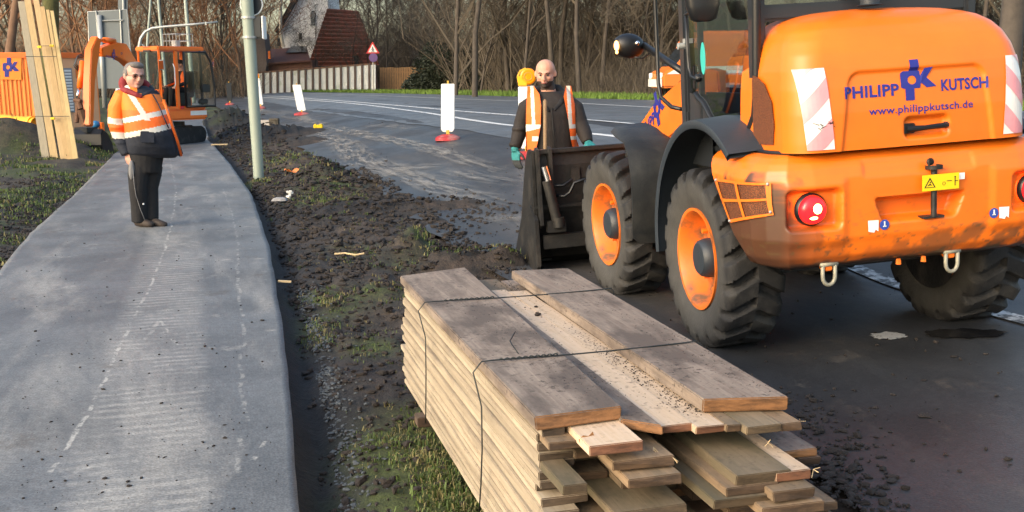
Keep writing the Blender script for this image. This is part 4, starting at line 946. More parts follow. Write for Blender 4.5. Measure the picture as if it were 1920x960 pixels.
poke((1450,925),(1528,915), ZB-.13, .03, 1.4, W_old, 'orange brown plank end at the right edge below the splintered one')
poke((1340,939),(1458,925), ZB-.15, .03, 1.4, W_olive, 'round edged yellowish plank under the warped brown plank')
poke((1150,960),(1290,945), ZB-.19, .03, 1.3, W_olive, 'broad mossy green plank at the bottom of the near end')
# thick weathered boards on top
def board(nl, nr, fl, fr, ztp, T, matl, label, zfar=None):
    A = [splace(*nl, ztp), splace(*nr, ztp), splace(*fr, zfar or ztp), splace(*fl, zfar or ztp)]
    cx_ = sum(p[0] for p in A)/4; cy_ = sum(p[1] for p in A)/4; zf = zfar or ztp; b = MB(); g = []
    NK = 12
    for k in range(NK):
        t = k/(NK-1); zz2 = ztp+(zf-ztp)*t
        e = 0 if 0 < k < NK-1 else 1
        l_ = [A[0][0]+(A[3][0]-A[0][0])*t, A[0][1]+(A[3][1]-A[0][1])*t]; r_ = [A[1][0]+(A[2][0]-A[1][0])*t, A[1][1]+(A[2][1]-A[1][1])*t]
        for (q, zz3) in ((l_, zz2-T), (r_, zz2-T), (r_, zz2), (l_, zz2)):
            g.append((q[0]-cx_+rs.uniform(-.0015,.0015), q[1]-cy_+e*rs.uniform(-.006,.006), zz3-ztp+T/2))
    b.add(g, [(k*4+i, k*4+(i+1) % 4, k*4+4+(i+1) % 4, k*4+4+i) for k in range(NK-1) for i in range(4)]+[(3,2,1,0), tuple(4*(NK-1)+i for i in range(4))])
    o = b.build('plank', matl, None, bevel=.004); c = SO+srt*cx_+sdir*cy_; o.location = (c.x, c.y, ztp-T/2); o.rotation_euler = (0,0,SA); return tag(o, label, 'plank', GRP)
ZW = ZB+.045
board((1004,783),(1166,762),(750,517),(872,501), ZW, .042, W_grey, 'wide weathered board on the top left of the stack with two wires across it')
board((1166,786),(1243,798),(874,527),(900,527), ZB+.012, .030, W_grey, 'grey board beside and partly beneath the wide weathered top board')
board((1318,748),(1478,743),(959,507),(1066,503), ZW+.004, .046, W_grey, 'thick grey board along the top right of the stack, orange near end')
board((1100,845),(1245,812),(920,585),(1000,560), ZB-.012, .020, W_old, 'hidden brown board under the grey board on the left of the top') if False else None
# wires round the stack
M_wire = mat('dark_wire', (.03,.035,.035), .5, .5)
def wirepath(pts):
    return [SO+srt*x+sdir*y+Vector((0,0,z)) for x, y, z in pts]
for k, (pa, pb, pc) in enumerate((((797,570),(1000,548),(1145,545)), ((903,682),(1090,657),(1305,645)))):
    A = splace(*pa, ZW); B = splace(*pb, ZW-.02); C2 = splace(*pc, ZW)
    yA = A[1]; pts = []
    x0 = A[0]-.012
    pts = [(C2[0]+.02, C2[1], .03), (C2[0]+.02, C2[1], .3), (C2[0]+.015, C2[1], ZW), (C2[0], C2[1], ZW+.012)]
    for t in np.linspace(.05, .95, 10):
        pts.append((C2[0]+(A[0]-C2[0])*t, C2[1]+(A[1]-C2[1])*t, ZW+.010-.006*math.sin(math.pi*t)))
    pts += [(A[0], A[1], ZW+.008), (x0-.02, yA-.0, ZW-.03), (-.045, yA-.05, .50), (-.05, yA-.07, .35), (-.045, yA-.02, .20), (-.035, yA+.06, .06)]
    b = MB(); b.tube(wirepath(pts), .0028, 6)
    # twisted joint and loose end
    J = [(A[0]+(C2[0]-A[0])*t, A[1]+(C2[1]-A[1])*t, ZW+.010) for t in ((.10,.36) if k == 0 else (.08,.34))]
    tw = []
    for i in range(40):
        t = i/39; a = t*60; tw.append((J[0][0]+(J[1][0]-J[0][0])*t, J[0][1]+(J[1][1]-J[0][1])*t+.003*math.cos(a), ZW+.010+.003*math.sin(a)))
    b.tube(wirepath(tw), .003, 5)
    if k == 1: e = splace(966,622,ZW+.03); s_ = splace(972,668,ZW); b.tube(wirepath([(s_[0],s_[1],ZW+.01),(s_[0]-.012,s_[1]+.05,ZW+.035),(s_[0]+.0,s_[1]+.12,ZW+.03),(e[0],e[1],ZW+.03)]), .0025, 5)
    o = b.build('binding_wire', M_wire, smooth=True)
    tag(o, ('thin wire tied round the far part of the plank stack','thin wire with a loose end tied round the near part of the plank stack')[k], 'wire')
# crumbs of soil and chips lying on the boards
b = MB(); rc_ = random.Random(9); M_crumb = mat('dark_soil_crumbs', (.022,.016,.013), .9, var=.3)
_IC = MB(); _g = (1+5**.5)/2
_IV = [Vector(v).normalized() for v in ((-1,_g,0),(1,_g,0),(-1,-_g,0),(1,-_g,0),(0,-1,_g),(0,1,_g),(0,-1,-_g),(0,1,-_g),(_g,0,-1),(_g,0,1),(-_g,0,-1),(-_g,0,1))]
_IF = [(0,11,5),(0,5,1),(0,1,7),(0,7,10),(0,10,11),(1,5,9),(5,11,4),(11,10,2),(10,7,6),(7,1,8),(3,9,4),(3,4,2),(3,2,6),(3,6,8),(3,8,9),(4,9,5),(2,4,11),(6,2,10),(8,6,7),(9,8,1)]
def crumb(mb, p, r, rnd):
    ax, ay, az = rnd.uniform(.5,1.4), rnd.uniform(.45,1.1), rnd.uniform(.3,.75); rz = rnd.uniform(0, 6.28); c, s_ = math.cos(rz), math.sin(rz); v = []
    for q in _IV:
        k = r*rnd.uniform(.55,1.25); x, y = q.x*ax*k, q.y*ay*k; v.append((p[0]+x*c-y*s_, p[1]+x*s_+y*c, p[2]+q.z*az*k))
    mb.add(v, _IF)
for k in range(1500):
    t = rc_.random(); e = rc_.random()
    if k < 950: # along the step at the right thick board and on the bright plank
        px = 960+ (1330-960)*t-abs(rc_.gauss(0, 26))*(.6+t); py = 530+(775-530)*t+rc_.uniform(-4,6); zt_ = ZB; r = rc_.uniform(.0015,.0045)
        p = ZP(px, py, zt_)
    elif k < 1250:
        px = 790+(1100-790)*t+rc_.uniform(0,110); py = 540+(740-540)*t+rc_.uniform(-8,8); p = ZP(px, py, ZW); r = rc_.uniform(.001,.0035)
        q = p-SO
        if q.dot(srt) < .01 or q.dot(srt) > .34 : continue
    else:
        px = 1010+(1400-1010)*t+rc_.uniform(0,70); py = 515+(735-515)*t; p = ZP(px, py, ZW+.004); r = rc_.uniform(.001,.004)
    crumb(b, p, r, rc_)
stuff(b.build('soil_crumbs', M_crumb, fixn=False), 'dark soil crumbs scattered over the top boards of the stack', 'soil crumbs')
for k, (px, py, r, lb) in enumerate(((1008,592,.014,'larger dark soil clod on the bright top plank'),(1005,577,.009,'smaller dark soil clod behind the larger one on the bright plank'))):
    b = MB(); b.ell((0,0,0),(r,r*.8,r*.7),8,6); b.v = [tuple(Vector(v)*(1+.5*(rc_.random()-.5))) for v in b.v]; o = b.build('soil_clod', M_crumb); o.location = ZP(px, py, ZB)+Vector((0,0,r*.5)); tag(o, lb, 'soil clod')
# splinters
M_spl = mat('pale_splinter', (.55,.42,.24), .8)
b = MB()
for (px, py, z_) in ((1080,800,ZB-.03),(1262,858,ZB-.06),(1500,790,ZB-.05),(1525,880,ZB-.1),(1225,838,ZB-.05),(895,660,ZW-.03),(880,710,.4),(1440,830,ZB-.06)):
    p = ZP(px, py, z_)
    for i in range(3): b.tube([p, p+Vector((rc_.uniform(-.02,.02), rc_.uniform(-.03,0), rc_.uniform(-.02,.012)))], .0012, 3)
stuff(b.build('splinters', M_spl), 'pale wood splinters hanging from the plank ends', 'splinters')
b = MB(); p = ZP(1085,822,ZB-.01)-Vector((.0,.012,0)); L_ = [(0,0),(.012,.012),(.03,.008),(.045,.018),(.05,.004),(.038,-.006),(.028,-.028),(.018,-.012),(.004,-.014)]
b.prism([p+srt*x-sdir*.004*math.sin(x*90)+Vector((0,0,z*1.1)) for x, z in L_], tuple(sdir*.0012)); o = b.build('dry_leaf', mat('dry_leaf_brown', (.30,.14,.05), .8)); tag(o, 'crumpled brown leaf caught under the near end of the wide top board', 'leaf')
# ------------------------------------------------------------------ people
M_skin = mat('skin', (.52,.27,.19), .5, var=.08, vscale=30, spec=.4)
M_skin2 = mat('skin_ruddy', (.55,.29,.22), .5, var=.12, vscale=25, spec=.4)
M_hair = mat('grey_hair', (.15,.135,.125), .8, var=.4, vscale=60)
M_beard = mat('dark_beard', (.045,.032,.026), .8, var=.3, vscale=80)
M_hor = mat('hi_vis_orange', (.82,.13,.010), .65, var=.08, vscale=12, bump=.4, bscale=9, emit=None)
M_hyl = mat('hi_vis_yellow_orange', (.84,.19,.012), .65, var=.1, vscale=10, bump=.4, bscale=9)
M_ref = mat('reflective_tape', (.58,.56,.50), .4, var=.08, vscale=20)
M_navy = mat('navy_cloth', (.012,.016,.028), .8, var=.3, vscale=9, bump=.4, bscale=12)
M_dkc = mat('black_work_cloth', (.008,.008,.010), .85, var=.4, vscale=8, bump=.45, bscale=12)
M_brj = mat('dark_brown_softshell', (.015,.011,.010), .8, var=.25, vscale=8, bump=.4, bscale=12)
M_hood = mat('maroon_hood', (.22,.02,.025), .8, var=.2, vscale=12, bump=.4, bscale=14)
M_shoe = mat('muddy_shoe', (.045,.032,.025), .7, var=.4, vscale=15)
M_glove = mat('teal_glove', (.02,.19,.20), .7, var=.25, vscale=20, bump=.3, bscale=60)
M_gdark = mat('glove_dark_rubber', (.03,.035,.04), .6)
M_eye = mat('eye_dark', (.03,.02,.018), .3); M_lip = mat('lips', (.36,.13,.11), .5)
def hand(mb, wr, d, side, s=1., curl=.5, r=.009, fwd=None):
    """palm, four fingers and a thumb; wr wrist, d direction of the hand, side: where the thumb leaves, fwd: where the palm faces"""
    wr = Vector(wr); d = Vector(d).normalized(); side = Vector(side).normalized(); side = (side-d*side.dot(d)).normalized(); pn = Vector(fwd) if fwd is not None else d.cross(side)
    pn = (pn-d*pn.dot(d)).normalized()
    mb.tube([wr-d*.03*s, wr+d*.01*s], [.027*s, .029*s], 10)
    for k in range(5):
        off = (-.030+.015*k)*s; mb.tube([wr+side*off*.6, wr+side*off+d*.045*s, wr+side*off+d*.088*s], [.017*s,.0165*s,.0145*s], 8)
    for k, ln in enumerate((.062,.078,.082,.074)):
        off = (-.031+.0205*k)*s; p = wr+side*off+d*.088*s; pts = [p-d*.02*s, p]; a = 0; cur = p
        for j in range(3):
            a += curl*(.55+.12*j); seg = ln*s*(.42,.33,.27)[j]; cur = cur+(d*math.cos(a)+pn*math.sin(a))*seg; pts.append(cur)
        mb.tube(pts, [r*s*1.1, r*s*1.12, r*s*1.02, r*s*.95, r*s*.75], 8)
    p = wr+side*.026*s+d*.022*s; a = p+(side*.8+d*.62+pn*.25).normalized()*.036*s; c = a+(d*.9+side*.22+pn*.45*(.5+curl)).normalized()*.032*s; e = c+(d*.85+pn*.6*(.3+curl)-side*.1).normalized()*.024*s
    mb.tube([p, a, c, e], [.015*s, .0125*s, .0108*s, .0085*s], 8)
def head(mb, c, q, s=1., jaw=1., wide=1.):
    """skull, jaw, nose, brow, ears about centre c, q: rotation matrix (face along -y)"""
    E_ = lambda o, r, rot=None: mb.add([Vector(c)+q@(Vector(o)*s+Vector(v)) for v in _ell(Vector(r)*s)], _EF)
    E_((0,.012,.035), (.076*wide,.094,.085)); E_((0,-.012,-.030), (.064*wide*jaw,.076,.082)); E_((0,-.040,-.078), (.040*jaw,.040,.034))
    E_((0,-.078,.020), (.052,.018,.014)); E_((0,-.098,-.018), (.0125,.022,.028)); E_((0,-.108,-.032), (.017,.014,.012))
    E_((.034,-.066,-.024), (.024,.018,.022)); E_((-.034,-.066,-.024), (.024,.018,.022)); E_((0,-.082,-.062), (.026,.012,.012)); E_((0,-.076,-.092), (.022,.016,.014))
    for sx in (-1, 1): E_((sx*.078*wide,.012,-.008), (.011,.020,.034))
_EF = None
def _ell(r, nu=14, nv=10):
    global _EF
    m_ = MB(); m_.ell((0,0,0), tuple(r), nu, nv); _EF = m_.f; return m_.v
_ell((1,1,1))
def face_parts(c, q, par, s=1., eyes=True, glasses=False, brow=M_beard):
    c = Vector(c); T = lambda o: c+q@(Vector(o)*s)
    for sx in (-1, 1):
        b = MB(); b.ell(T((sx*.031,-.079,.002)), .0095*s, 8, 6); b.build('eye', M_eye, par, smooth=True)
        b = MB(); b.tube([T((sx*.014,-.093,.018)), T((sx*.032,-.091,.024)), T((sx*.050,-.078,.017))], [.003*s,.0048*s,.003*s], 6); b.build('eyebrow', brow, par, smooth=True)
    b = MB(); b.tube([T((-.022,-.091,-.062)), T((0,-.0955,-.060)), T((.022,-.091,-.062))], [.003*s,.0055*s,.003*s], 6); b.build('mouth', M_lip, par, smooth=True)
    if glasses:
        b = MB()
        for sx in (-1, 1):
            b.tube([T((sx*.033+.026*math.cos(a),-.100+.006*abs(math.cos(a)), .000+.017*math.sin(a))) for a in np.linspace(0, 2*math.pi, 17)], .0022*s, 5)
            b.tube([T((sx*.058,-.092,.004)), T((sx*.080,-.05,.004)), T((sx*.082,.01,.002))], .0022*s, 5)
        b.tube([T((-.010,-.103,.003)), T((.010,-.103,.003))], .0022*s, 5); gl = b.build('glasses', mat('glasses_frame', (.12,.05,.03), .3), par)
        for sx in (-1, 1):
            b = MB(); b.add([T((sx*.033+.025*math.cos(a),-.0995+.006*abs(math.cos(a)), .016*math.sin(a))) for a in np.linspace(0, 2*math.pi, 15)[:-1]], [tuple(range(14))]); b.build('lens', glassmat('glasses_lens', (.55,.45,.42), .25) if 'glasses_lens' not in MATS else MATS['glasses_lens'], gl, fixn=False)
# ---------- the man on the path
MP = G(272, 432); MS = 164.5
man = thing('person', 'stout grey-haired man in glasses and orange and navy jacket standing on the path', 'person', (MP.x, MP.y, MP.z+.045), math.atan2(-MP.x, MP.y)*1.0)
man.rotation_euler.y = .072
def mpt(px, py, y=0.): return Vector(((px-272)/MS, y, (432-py)/MS))
HQ = Euler((R(4), R(2), R(24))).to_matrix()
hc = mpt(252, 153, -.02)
b = MB(); head(b, hc, HQ, 1.22, 1.12, 1.12)
b.tube([mpt(250,172,.01), mpt(252,195,.03)], [.075,.085], 12)
b.loft([(mpt(276,300,.02),.17,.14),(mpt(281,270,.02),.18,.17),(mpt(278,240,.0),.19,.19),(mpt(266,205,.02),.18,.14),(mpt(257,188,.03),.14,.09)], 20)
for (hx, kx, ax, yo) in ((258,258,262,-.02),(284,282,282,.06)):
    b.tube([mpt(hx,295,yo), mpt((hx+kx)/2,325,yo), mpt(kx,358,yo-.02), mpt(ax,395,yo), mpt(ax,418,yo)], [.095,.085,.062,.055,.045], 12)
for pts in ([(234,188,.02),(224,220,.03),(223,245,.02),(230,268,.0),(240,292,-.03)], [(287,190,.08),(298,225,.16),(300,262,.16)]):
    b.tube([mpt(*p) for p in pts], [.055,.045,.040,.036,.030][:len(pts)], 10)
hand(b, mpt(241,294,-.03), (.1,-.15,-1), (.6,-.7,0), 1.0, .55, .0105, fwd=(.8,.5,0))
remesh(b, 'body', [M_skin2], .009, man, 2)
face_parts(hc, HQ, man, 1.22, glasses=True, brow=M_hair)
in_sl = [False]
def jmat(c):
    px, py = 272+c.x*MS, 432-c.z*MS; t = py+.27*(px-240)
    xl = np.interp(py, [170,200,230,260,300], [233,240,246,246,252])   # boundary between the near sleeve and the chest
    if px < xl and c.y < .12 and in_sl[0]:
        if 232 < py-(px-225)*.05 < 243 or 257 < py < 269: return 1
        return 2 if py > 269 else (3 if py < 232 else 0)
    if 256 < t < 266: return 1
    if t >= 266: return 2 if c.y < .05 or px < 325 else 0
    if 228.5 < t < 238: return 1
    if py < 232 and c.y < .1:
        ax = 232+(py-170)*.64
        if abs(px-ax-3) < 5.5: return 1
    if py < 184 and px > 256: return 2
    return 3 if (py < 215) else 0
def jacket_mb():
    b = MB()
    b.loft([(mpt(284,301,.04),.26,.17),(mpt(284,294,.02),.285,.22),(mpt(283,280,.0),.282,.265),(mpt(280,258,-.02),.275,.285),(mpt(274,232,-.02),.258,.265),(mpt(267,208,.0),.235,.21),(mpt(262,190,.02),.215,.165),(mpt(258,176,.03),.16,.12),(mpt(255,170,.03),.11,.09)], 28, p=2.3)
    return b
b = jacket_mb()
b.prism([mpt(300,192,-.10), mpt(306,192,-.08), mpt(340,293,.02), mpt(333,300,.0), mpt(318,262,-.06)], (.0,.025,0))
jk = remesh(b, 'jacket', [M_hor, M_ref, M_navy, M_hyl], .011, man, 3, jmat)
for sl_ in (0, 1):
    b = MB()
    if sl_ == 0: b.tube([mpt(243,182,.02), mpt(231,190,.02), mpt(222,213,.03), mpt(220,240,.02), mpt(228,267,.0), mpt(240,297,-.04)], [.05,.092,.098,.090,.082,.066], 16); b.ell(mpt(223,248,.0), (.095,.095,.05)); b.ell(mpt(231,276,-.02), (.080,.08,.035))
    else: b.tube([mpt(282,182,.08), mpt(292,200,.13), mpt(298,225,.18), mpt(303,255,.17), mpt(300,285,.14)], [.07,.085,.08,.075,.065], 14)
    in_sl[0] = sl_ == 0; remesh(b, 'sleeve', [M_hor, M_ref, M_navy, M_hyl], .010, jk, 2, jmat)
b = MB(); b.tube([mpt(303,196,-.165), mpt(310,215,-.20), mpt(318,240,-.20), mpt(328,268,-.14), mpt(336,296,-.05)], [.012,.014,.016,.016,.014], 8); b.build('front_flap', M_hor, jk, smooth=True)
b = MB(); b.tube([mpt(284,185,-.10), mpt(294,203,-.16), mpt(303,225,-.235), mpt(312,245,-.235)], .007, 6); b.build('zip', M_navy, jk, smooth=True)
b = MB(); b.box(mpt(275,262,-.305), (.15,.02,.13), rot=(R(-6),0,R(4))); b.build('pocket', M_navy, jk, bevel=.008)
# hood and collar
b = MB(); b.tube([mpt(233,176,.02), mpt(236,163,.09), mpt(252,158,.14), mpt(272,168,.12), mpt(282,178,.05)], [.030,.055,.06,.05,.03], 12); b.tube([mpt(230,178,.0), mpt(240,181,-.10), mpt(256,187,-.15), mpt(266,190,-.15)], [.03,.034,.028,.02], 10)
b.ell(mpt(233,168,.06), (.055,.07,.085)); remesh(b, 'hood', [M_hood], .010, jk, 2)
b = MB(); b.tube([mpt(262,190,-.13), mpt(275,184,-.08), mpt(284,180,.0), mpt(280,172,.08)], [.022,.034,.036,.03], 10); b.build('collar', M_navy, jk, smooth=True)
# hair
b = MB(); T = lambda o, r, : b.add([hc+HQ@((Vector(o)+Vector(v))*1.22) for v in _ell(r)], _EF)
T((0,.032,.046), (.086,.094,.080)); T((-.080,.02,.018), (.016,.045,.042)); T((.080,.02,.018), (.016,.045,.042)); T((0,-.035,.098), (.066,.05,.034)); T((.0,.075,.0), (.08,.05,.07))
remesh(b, 'hair', [M_hair], .008, man, 1)
# trousers
b = MB(); b.loft([(mpt(272,330,.02),.17,.15),(mpt(272,300,.02),.20,.18),(mpt(273,280,.02),.20,.18)], 20)
b.tube([mpt(262,318,-.01), mpt(260,335,-.02), mpt(259,360,-.04), mpt(261,392,-.01), mpt(262,424,-.0)], [.125,.118,.098,.09,.085], 14)
b.tube([mpt(284,318,.07), mpt(283,335,.06), mpt(281,360,.05), mpt(283,392,.06), mpt(284,420,.05)], [.12,.112,.092,.085,.08], 14)
tr = remesh(b, 'trousers', [M_dkc], .011, man, 3)
b = MB(); b.tube([mpt(250,318,-.13), mpt(252,345,-.145), mpt(256,372,-.13), mpt(264,398,-.11), mpt(272,418,-.10)], [.006,.004,.004,.004,.006], 6); b.ell(mpt(248,325,-.11), (.035,.03,.11)); b.build('grey_trim', mat('grey_trim', (.16,.16,.165), .7), tr, smooth=True)
b = MB(); b.ell(mpt(269,388,-.09), .012, 8, 6); b.build('stud', M_white, tr, smooth=True)
for (x0, y0, x1, lbl) in ((258,-.0,282,0),(280,.02,306,1)):
    b = MB(); b.tube([mpt(x0,424,y0+.03), mpt(x0+10,424,y0-.02), mpt(x0+20,426,y0-.06), mpt(x1+4,427.5,y0-.09)], [.05,.055,.045,.034], 12); b.tube([mpt(x0+2,418,y0+.02), mpt(x0+3,408,y0+.02)], [.055,.055], 12)
    for i, v in enumerate(b.v): b.v[i] = (v[0], v[1], max(v[2], .004))
    s_ = b.build('shoe', M_shoe, man, smooth=True)
# ---------- the bald worker behind the bucket
BP = G(1033, 486); BS = 201.
wk = thing('person', 'bald bearded worker in orange safety vest and teal gloves behind the loader bucket', 'person', BP, math.atan2(-BP.x, BP.y))
def wpt(px, py, y=0.): return Vector(((px-1033)/BS, y, (486-py)/BS))
HQ2 = Euler((R(10), R(0), R(-8))).to_matrix(); hc2 = wpt(1025, 144, -.03)
b = MB(); head(b, hc2, HQ2, 1.06, 1.08, 1.10); b.tube([wpt(1028,158,.0), wpt(1031,182,.03)], [.062,.075], 12)
b.loft([(wpt(1035,330,.02),.155,.11),(wpt(1034,290,.02),.15,.11),(wpt(1034,240,.0),.17,.12),(wpt(1034,200,.02),.19,.11),(wpt(1033,184,.03),.12,.08)], 20)
for hx in (1015, 1052): b.tube([wpt(hx,320,.02), wpt(hx,360,.01), wpt(hx,405,.0), wpt(hx,440,.02), wpt(hx,472,.03)], [.09,.085,.06,.055,.045], 12)
b.tube([wpt(1000,196,.02), wpt(984,235,.03), wpt(974,272,.0), wpt(969,285,-.02)], [.06,.05,.04,.032], 10); b.tube([wpt(1066,196,.02), wpt(1080,235,.0), wpt(1096,262,-.08), wpt(1103,272,-.12)], [.06,.05,.04,.032], 10)
remesh(b, 'body', [M_skin, M_beard], .008, wk, 2, lambda c: 1 if ((lambda l: (l.z < -.052 and l.y < .03 and not (abs(l.x) < .024 and -.068 < l.z < -.056)) and l.z > -.135 or (abs(l.x) > .05 and -.06 < l.z < -.02 and -.03 < l.y < .01))(HQ2.transposed()@(c-hc2)/1.06)) else 0)
face_parts(hc2, HQ2, wk, 1.06)
def vest_m(c):
    px, py = 1033+c.x*BS, 486-c.z*BS
    return 0
b = MB(); b.loft([(wpt(1037,345,.02),.185,.135),(wpt(1036,325,.02),.20,.15),(wpt(1035,290,.01),.215,.155),(wpt(1034,250,.0),.225,.16),(wpt(1034,215,.0),.225,.15),(wpt(1034,195,.01),.205,.13),(wpt(1034,184,.02),.16,.10),(wpt(1033,176,.02),.09,.08)], 24, p=2.3)
jk2 = remesh(b, 'jacket', [M_brj], .010, wk, 3)
for sl_ in (0, 1):
    b = MB()
    if sl_ == 0: b.tube([wpt(1004,192,.02), wpt(990,204,.02), wpt(981,232,.04), wpt(974,258,.02), wpt(968,278,-.02)], [.06,.078,.073,.066,.050], 14); b.ell(wpt(977,243,.02), (.075,.075,.03)); b.ell(wpt(968,271,-.01), (.058,.06,.03))
    else: b.tube([wpt(1064,192,.02), wpt(1079,206,.01), wpt(1088,235,-.02), wpt(1097,255,-.08), wpt(1101,268,-.12)], [.06,.078,.073,.066,.050], 14); b.ell(wpt(1092,244,-.04), (.074,.075,.03))
    remesh(b, 'sleeve', [M_brj], .009, jk2, 2)
b = MB(); b.tube([wpt(1000,187,.0), wpt(1003,178,.07), wpt(1025,171,.12), wpt(1048,173,.10), wpt(1058,184,.02), wpt(1053,196,-.09), wpt(1040,210,-.14)], [.034,.045,.05,.05,.044,.032,.015], 12)
b.tube([wpt(1000,186,.0), wpt(1008,191,-.08), wpt(1022,201,-.13), wpt(1032,212,-.145)], [.034,.030,.024,.014], 12); b.ell(wpt(1030,197,-.05), (.10,.07,.045))
remesh(b, 'hood', [M_dkc], .009, jk2, 2)
b = MB(); b.tube([wpt(1036,205,-.145), wpt(1039,250,-.17), wpt(1041,300,-.155)], .004, 5); b.build('zip', M_blk, jk2)
# vest: two front panels, following the jacket
def vmat(c):
    px, py = 1033+c.x*BS, 486-c.z*BS; mid = px < 1033
    if mid:
        if 234 < py < 242+(1010-px)*.25 or (255 < py < 264 and px > 1000) : return 1
        if abs(px-(1000+(py-165)*.05)) < 3.0 and py < 238: return 1
    else:
        if 235 < py < 242 or 256 < py < 263: return 1
        if abs(px-(1067-(180-py)*.05)) < 3.4 and py < 238: return 1
    return 0
b = MB()
for side_, XLs, XRs in ((0, [(166,992),(200,990),(240,989),(265,990),(285,991)], [(166,1004),(180,1014),(200,1017),(235,1016),(262,1011),(285,1006)]), (1, [(166,1062),(185,1058),(230,1066),(262,1070),(282,1074)], [(166,1071),(200,1078),(240,1079),(265,1081),(282,1087)])):
    g = []; nr, ncn = 110, 26
    for j in range(nr):
        py = 166+(286-166)*j/(nr-1); a = np.interp(py, [q[0] for q in XLs], [q[1] for q in XLs]); c = np.interp(py, [q[0] for q in XRs], [q[1] for q in XRs])
        if side_ == 1: py = 166+(283-166)*j/(nr-1)
        for i in range(ncn):
            px = a+(c-a)*i/(ncn-1); X = (px-1034)/BS; rx = np.interp(py, [166,176,184,195,215,250,290], [.12,.16,.19,.215,.235,.235,.225]); ry = np.interp(py, [166,176,184,195,215,250,290], [.05,.09,.115,.14,.165,.175,.17])
            yy = -ry*max(0., 1-(abs(X)/max(rx+.01, .01))**2.3)**(1/2.3)
            g.append(tuple(Vector((px/BS-1033/BS, yy-.012+.02*float(ss(py, 190, 166))*-0, (486-py)/BS))))
    b.grid(g, ncn, nr)
ve = b.build('safety_vest', [M_hor, M_ref], jk2, smooth=True, fixn=False)
md = ve.data; md.polygons.foreach_set('material_index', [vmat(p.center) for p in md.polygons])
# back of the vest over shoulders
b = MB(); b.loft([(wpt(1034,285,.03),.236,.165),(wpt(1034,215,.02),.240,.17),(wpt(1034,192,.03),.212,.15),(wpt(1034,180,.04),.165,.11)], 24, p=2.3)
keep = [f for f in b.f[:-2] if all(b.v[i][1] > .035 for i in f)]; b.f = keep; b.mi = [0]*len(keep); b.build('vest_back', M_hor, jk2, smooth=True)
# gloves
b = MB(); hand(b, wpt(968.5,282,-.02), (.12,-.1,-1), (.75,-.6,0), 1.08, .32, .0115, fwd=(.8,.3,0)); b.tube([wpt(969,276,-.02), wpt(968.5,284,-.02)], [.040,.036], 12)
g1 = remesh(b, 'glove', [M_glove, M_gdark], .0055, wk, 1, lambda c: 1 if c.z < wpt(0,300).z or c.x > wpt(977,0).x else 0)
b = MB(); hand(b, wpt(1102,268,-.13), (.35,-.75,-.45), (-.8,-.3,0), 1.05, .75, .0115, fwd=(0,-.3,-1)); b.tube([wpt(1101,266,-.11), wpt(1102,270,-.14)], [.036,.034], 12)
remesh(b, 'glove', [M_glove], .0055, wk, 1)
b = MB(); b.loft([(wpt(1034,350,.02),.18,.13),(wpt(1034,318,.02),.185,.135)], 20)
for hx in (1014, 1053): b.tube([wpt(hx,330,.02), wpt(hx,360,.01), wpt(hx,405,.0), wpt(hx,440,.02), wpt(hx,476,.03)], [.11,.10,.08,.075,.07], 12)
remesh(b, 'trousers', [M_dkc], .011, wk, 2)
for hx in (1012, 1055):
    b = MB(); b.tube([wpt(hx,478,.06), wpt(hx,478,.0), wpt(hx,479,-.08), wpt(hx,480,-.15)], [.045,.052,.045,.035], 12); b.v = [(x, y, max(z, .004)) for x, y, z in b.v]; b.build('shoe', M_shoe, wk, smooth=True)
# shovel resting in the bucket in front of him
SP = YP(1022, 186, BP.y-.24); SB = YP(1021, 290, BP.y-.33)
sh = thing('shovel', 'wooden shovel handle leaning upright in the bucket in front of the bald worker', 'shovel', (SB.x, SB.y, .25))
b = MB(); t0 = SP-Vector((SB.x, SB.y, .25)); b.tube([Vector((0,0,0)), t0*.5+Vector((.002,0,0)), t0*.985, t0], [.019,.018,.018,.008], 12); b.build('handle', mat('worn_handle_wood', (.20,.125,.06), .6, var=.3, vscale=20), sh, smooth=True)
b = MB(); g = []
for j in range(8):
    for i in range(9):
        a = i/8-.5; t = j/7; w_ = .24*(1-.15*t)-(.22*max(t-.6, 0)); g.append((a*w_, -.03*math.cos(a*2.6)+.02-.03*t, .10-.30*t))
b.grid(g, 9, 8); b.grid([(p[0], p[1]+.003, p[2]) for p in g], 9, 8); b.tube([(0,0,.18),(0,-.0,.02)], [.021,.016], 10); b.build('blade', M_steel, sh)
# ------------------------------------------------------------------ mini excavator on the path
EP = G(322, 273); EW = R(180-24)           # its front faces the camera, turned to the viewer's left
exc = thing('mini_excavator', 'orange mini excavator parked at the far end of the path with its boom reaching left', 'excavator', (EP.x-.2, EP.y+.3, EP.z+.03), math.pi-R(34))
ex_q = Matrix.Rotation(-(math.pi-R(34)), 3, 'Z')
def eloc(p): return ex_q@(Vector(p)-exc.location)
# local: +y forward, +x machine right (viewer's left)
M_exo = mat('excavator_orange', (.86,.17,.012), .42, var=.08, vscale=6, coat=.15)
b = MB(); 
for x in (-.62, .62):
    b.prism([(x-.16, y, z) for y, z in [(-.95,.12),(-.85,.0),(.85,.0),(.95,.12),(.98,.26),(.88,.42),(.7,.46),(-.7,.46),(-.88,.42),(-.98,.26)]], (.32,0,0))
trk = b.build('tracks', M_rub, exc, bevel=.03); trk.rotation_euler = (0,0,R(22)); trk.location = (.14,0,0)
E_ = []
b = MB(); b.box((0,0,.35),(.95,1.2,.28)); b.lathe([(.44,.48),(.60,.48)], (0,0,0), 'z', 28); b.build('undercarriage', M_steel, exc, bevel=.02).rotation_euler = (0,0,R(22))
M_mudm = mat('muddy_grey_steel', (.10,.085,.07), .8, var=.4, vscale=8, bump=.3, col2=(.20,.17,.14), c2scale=3)
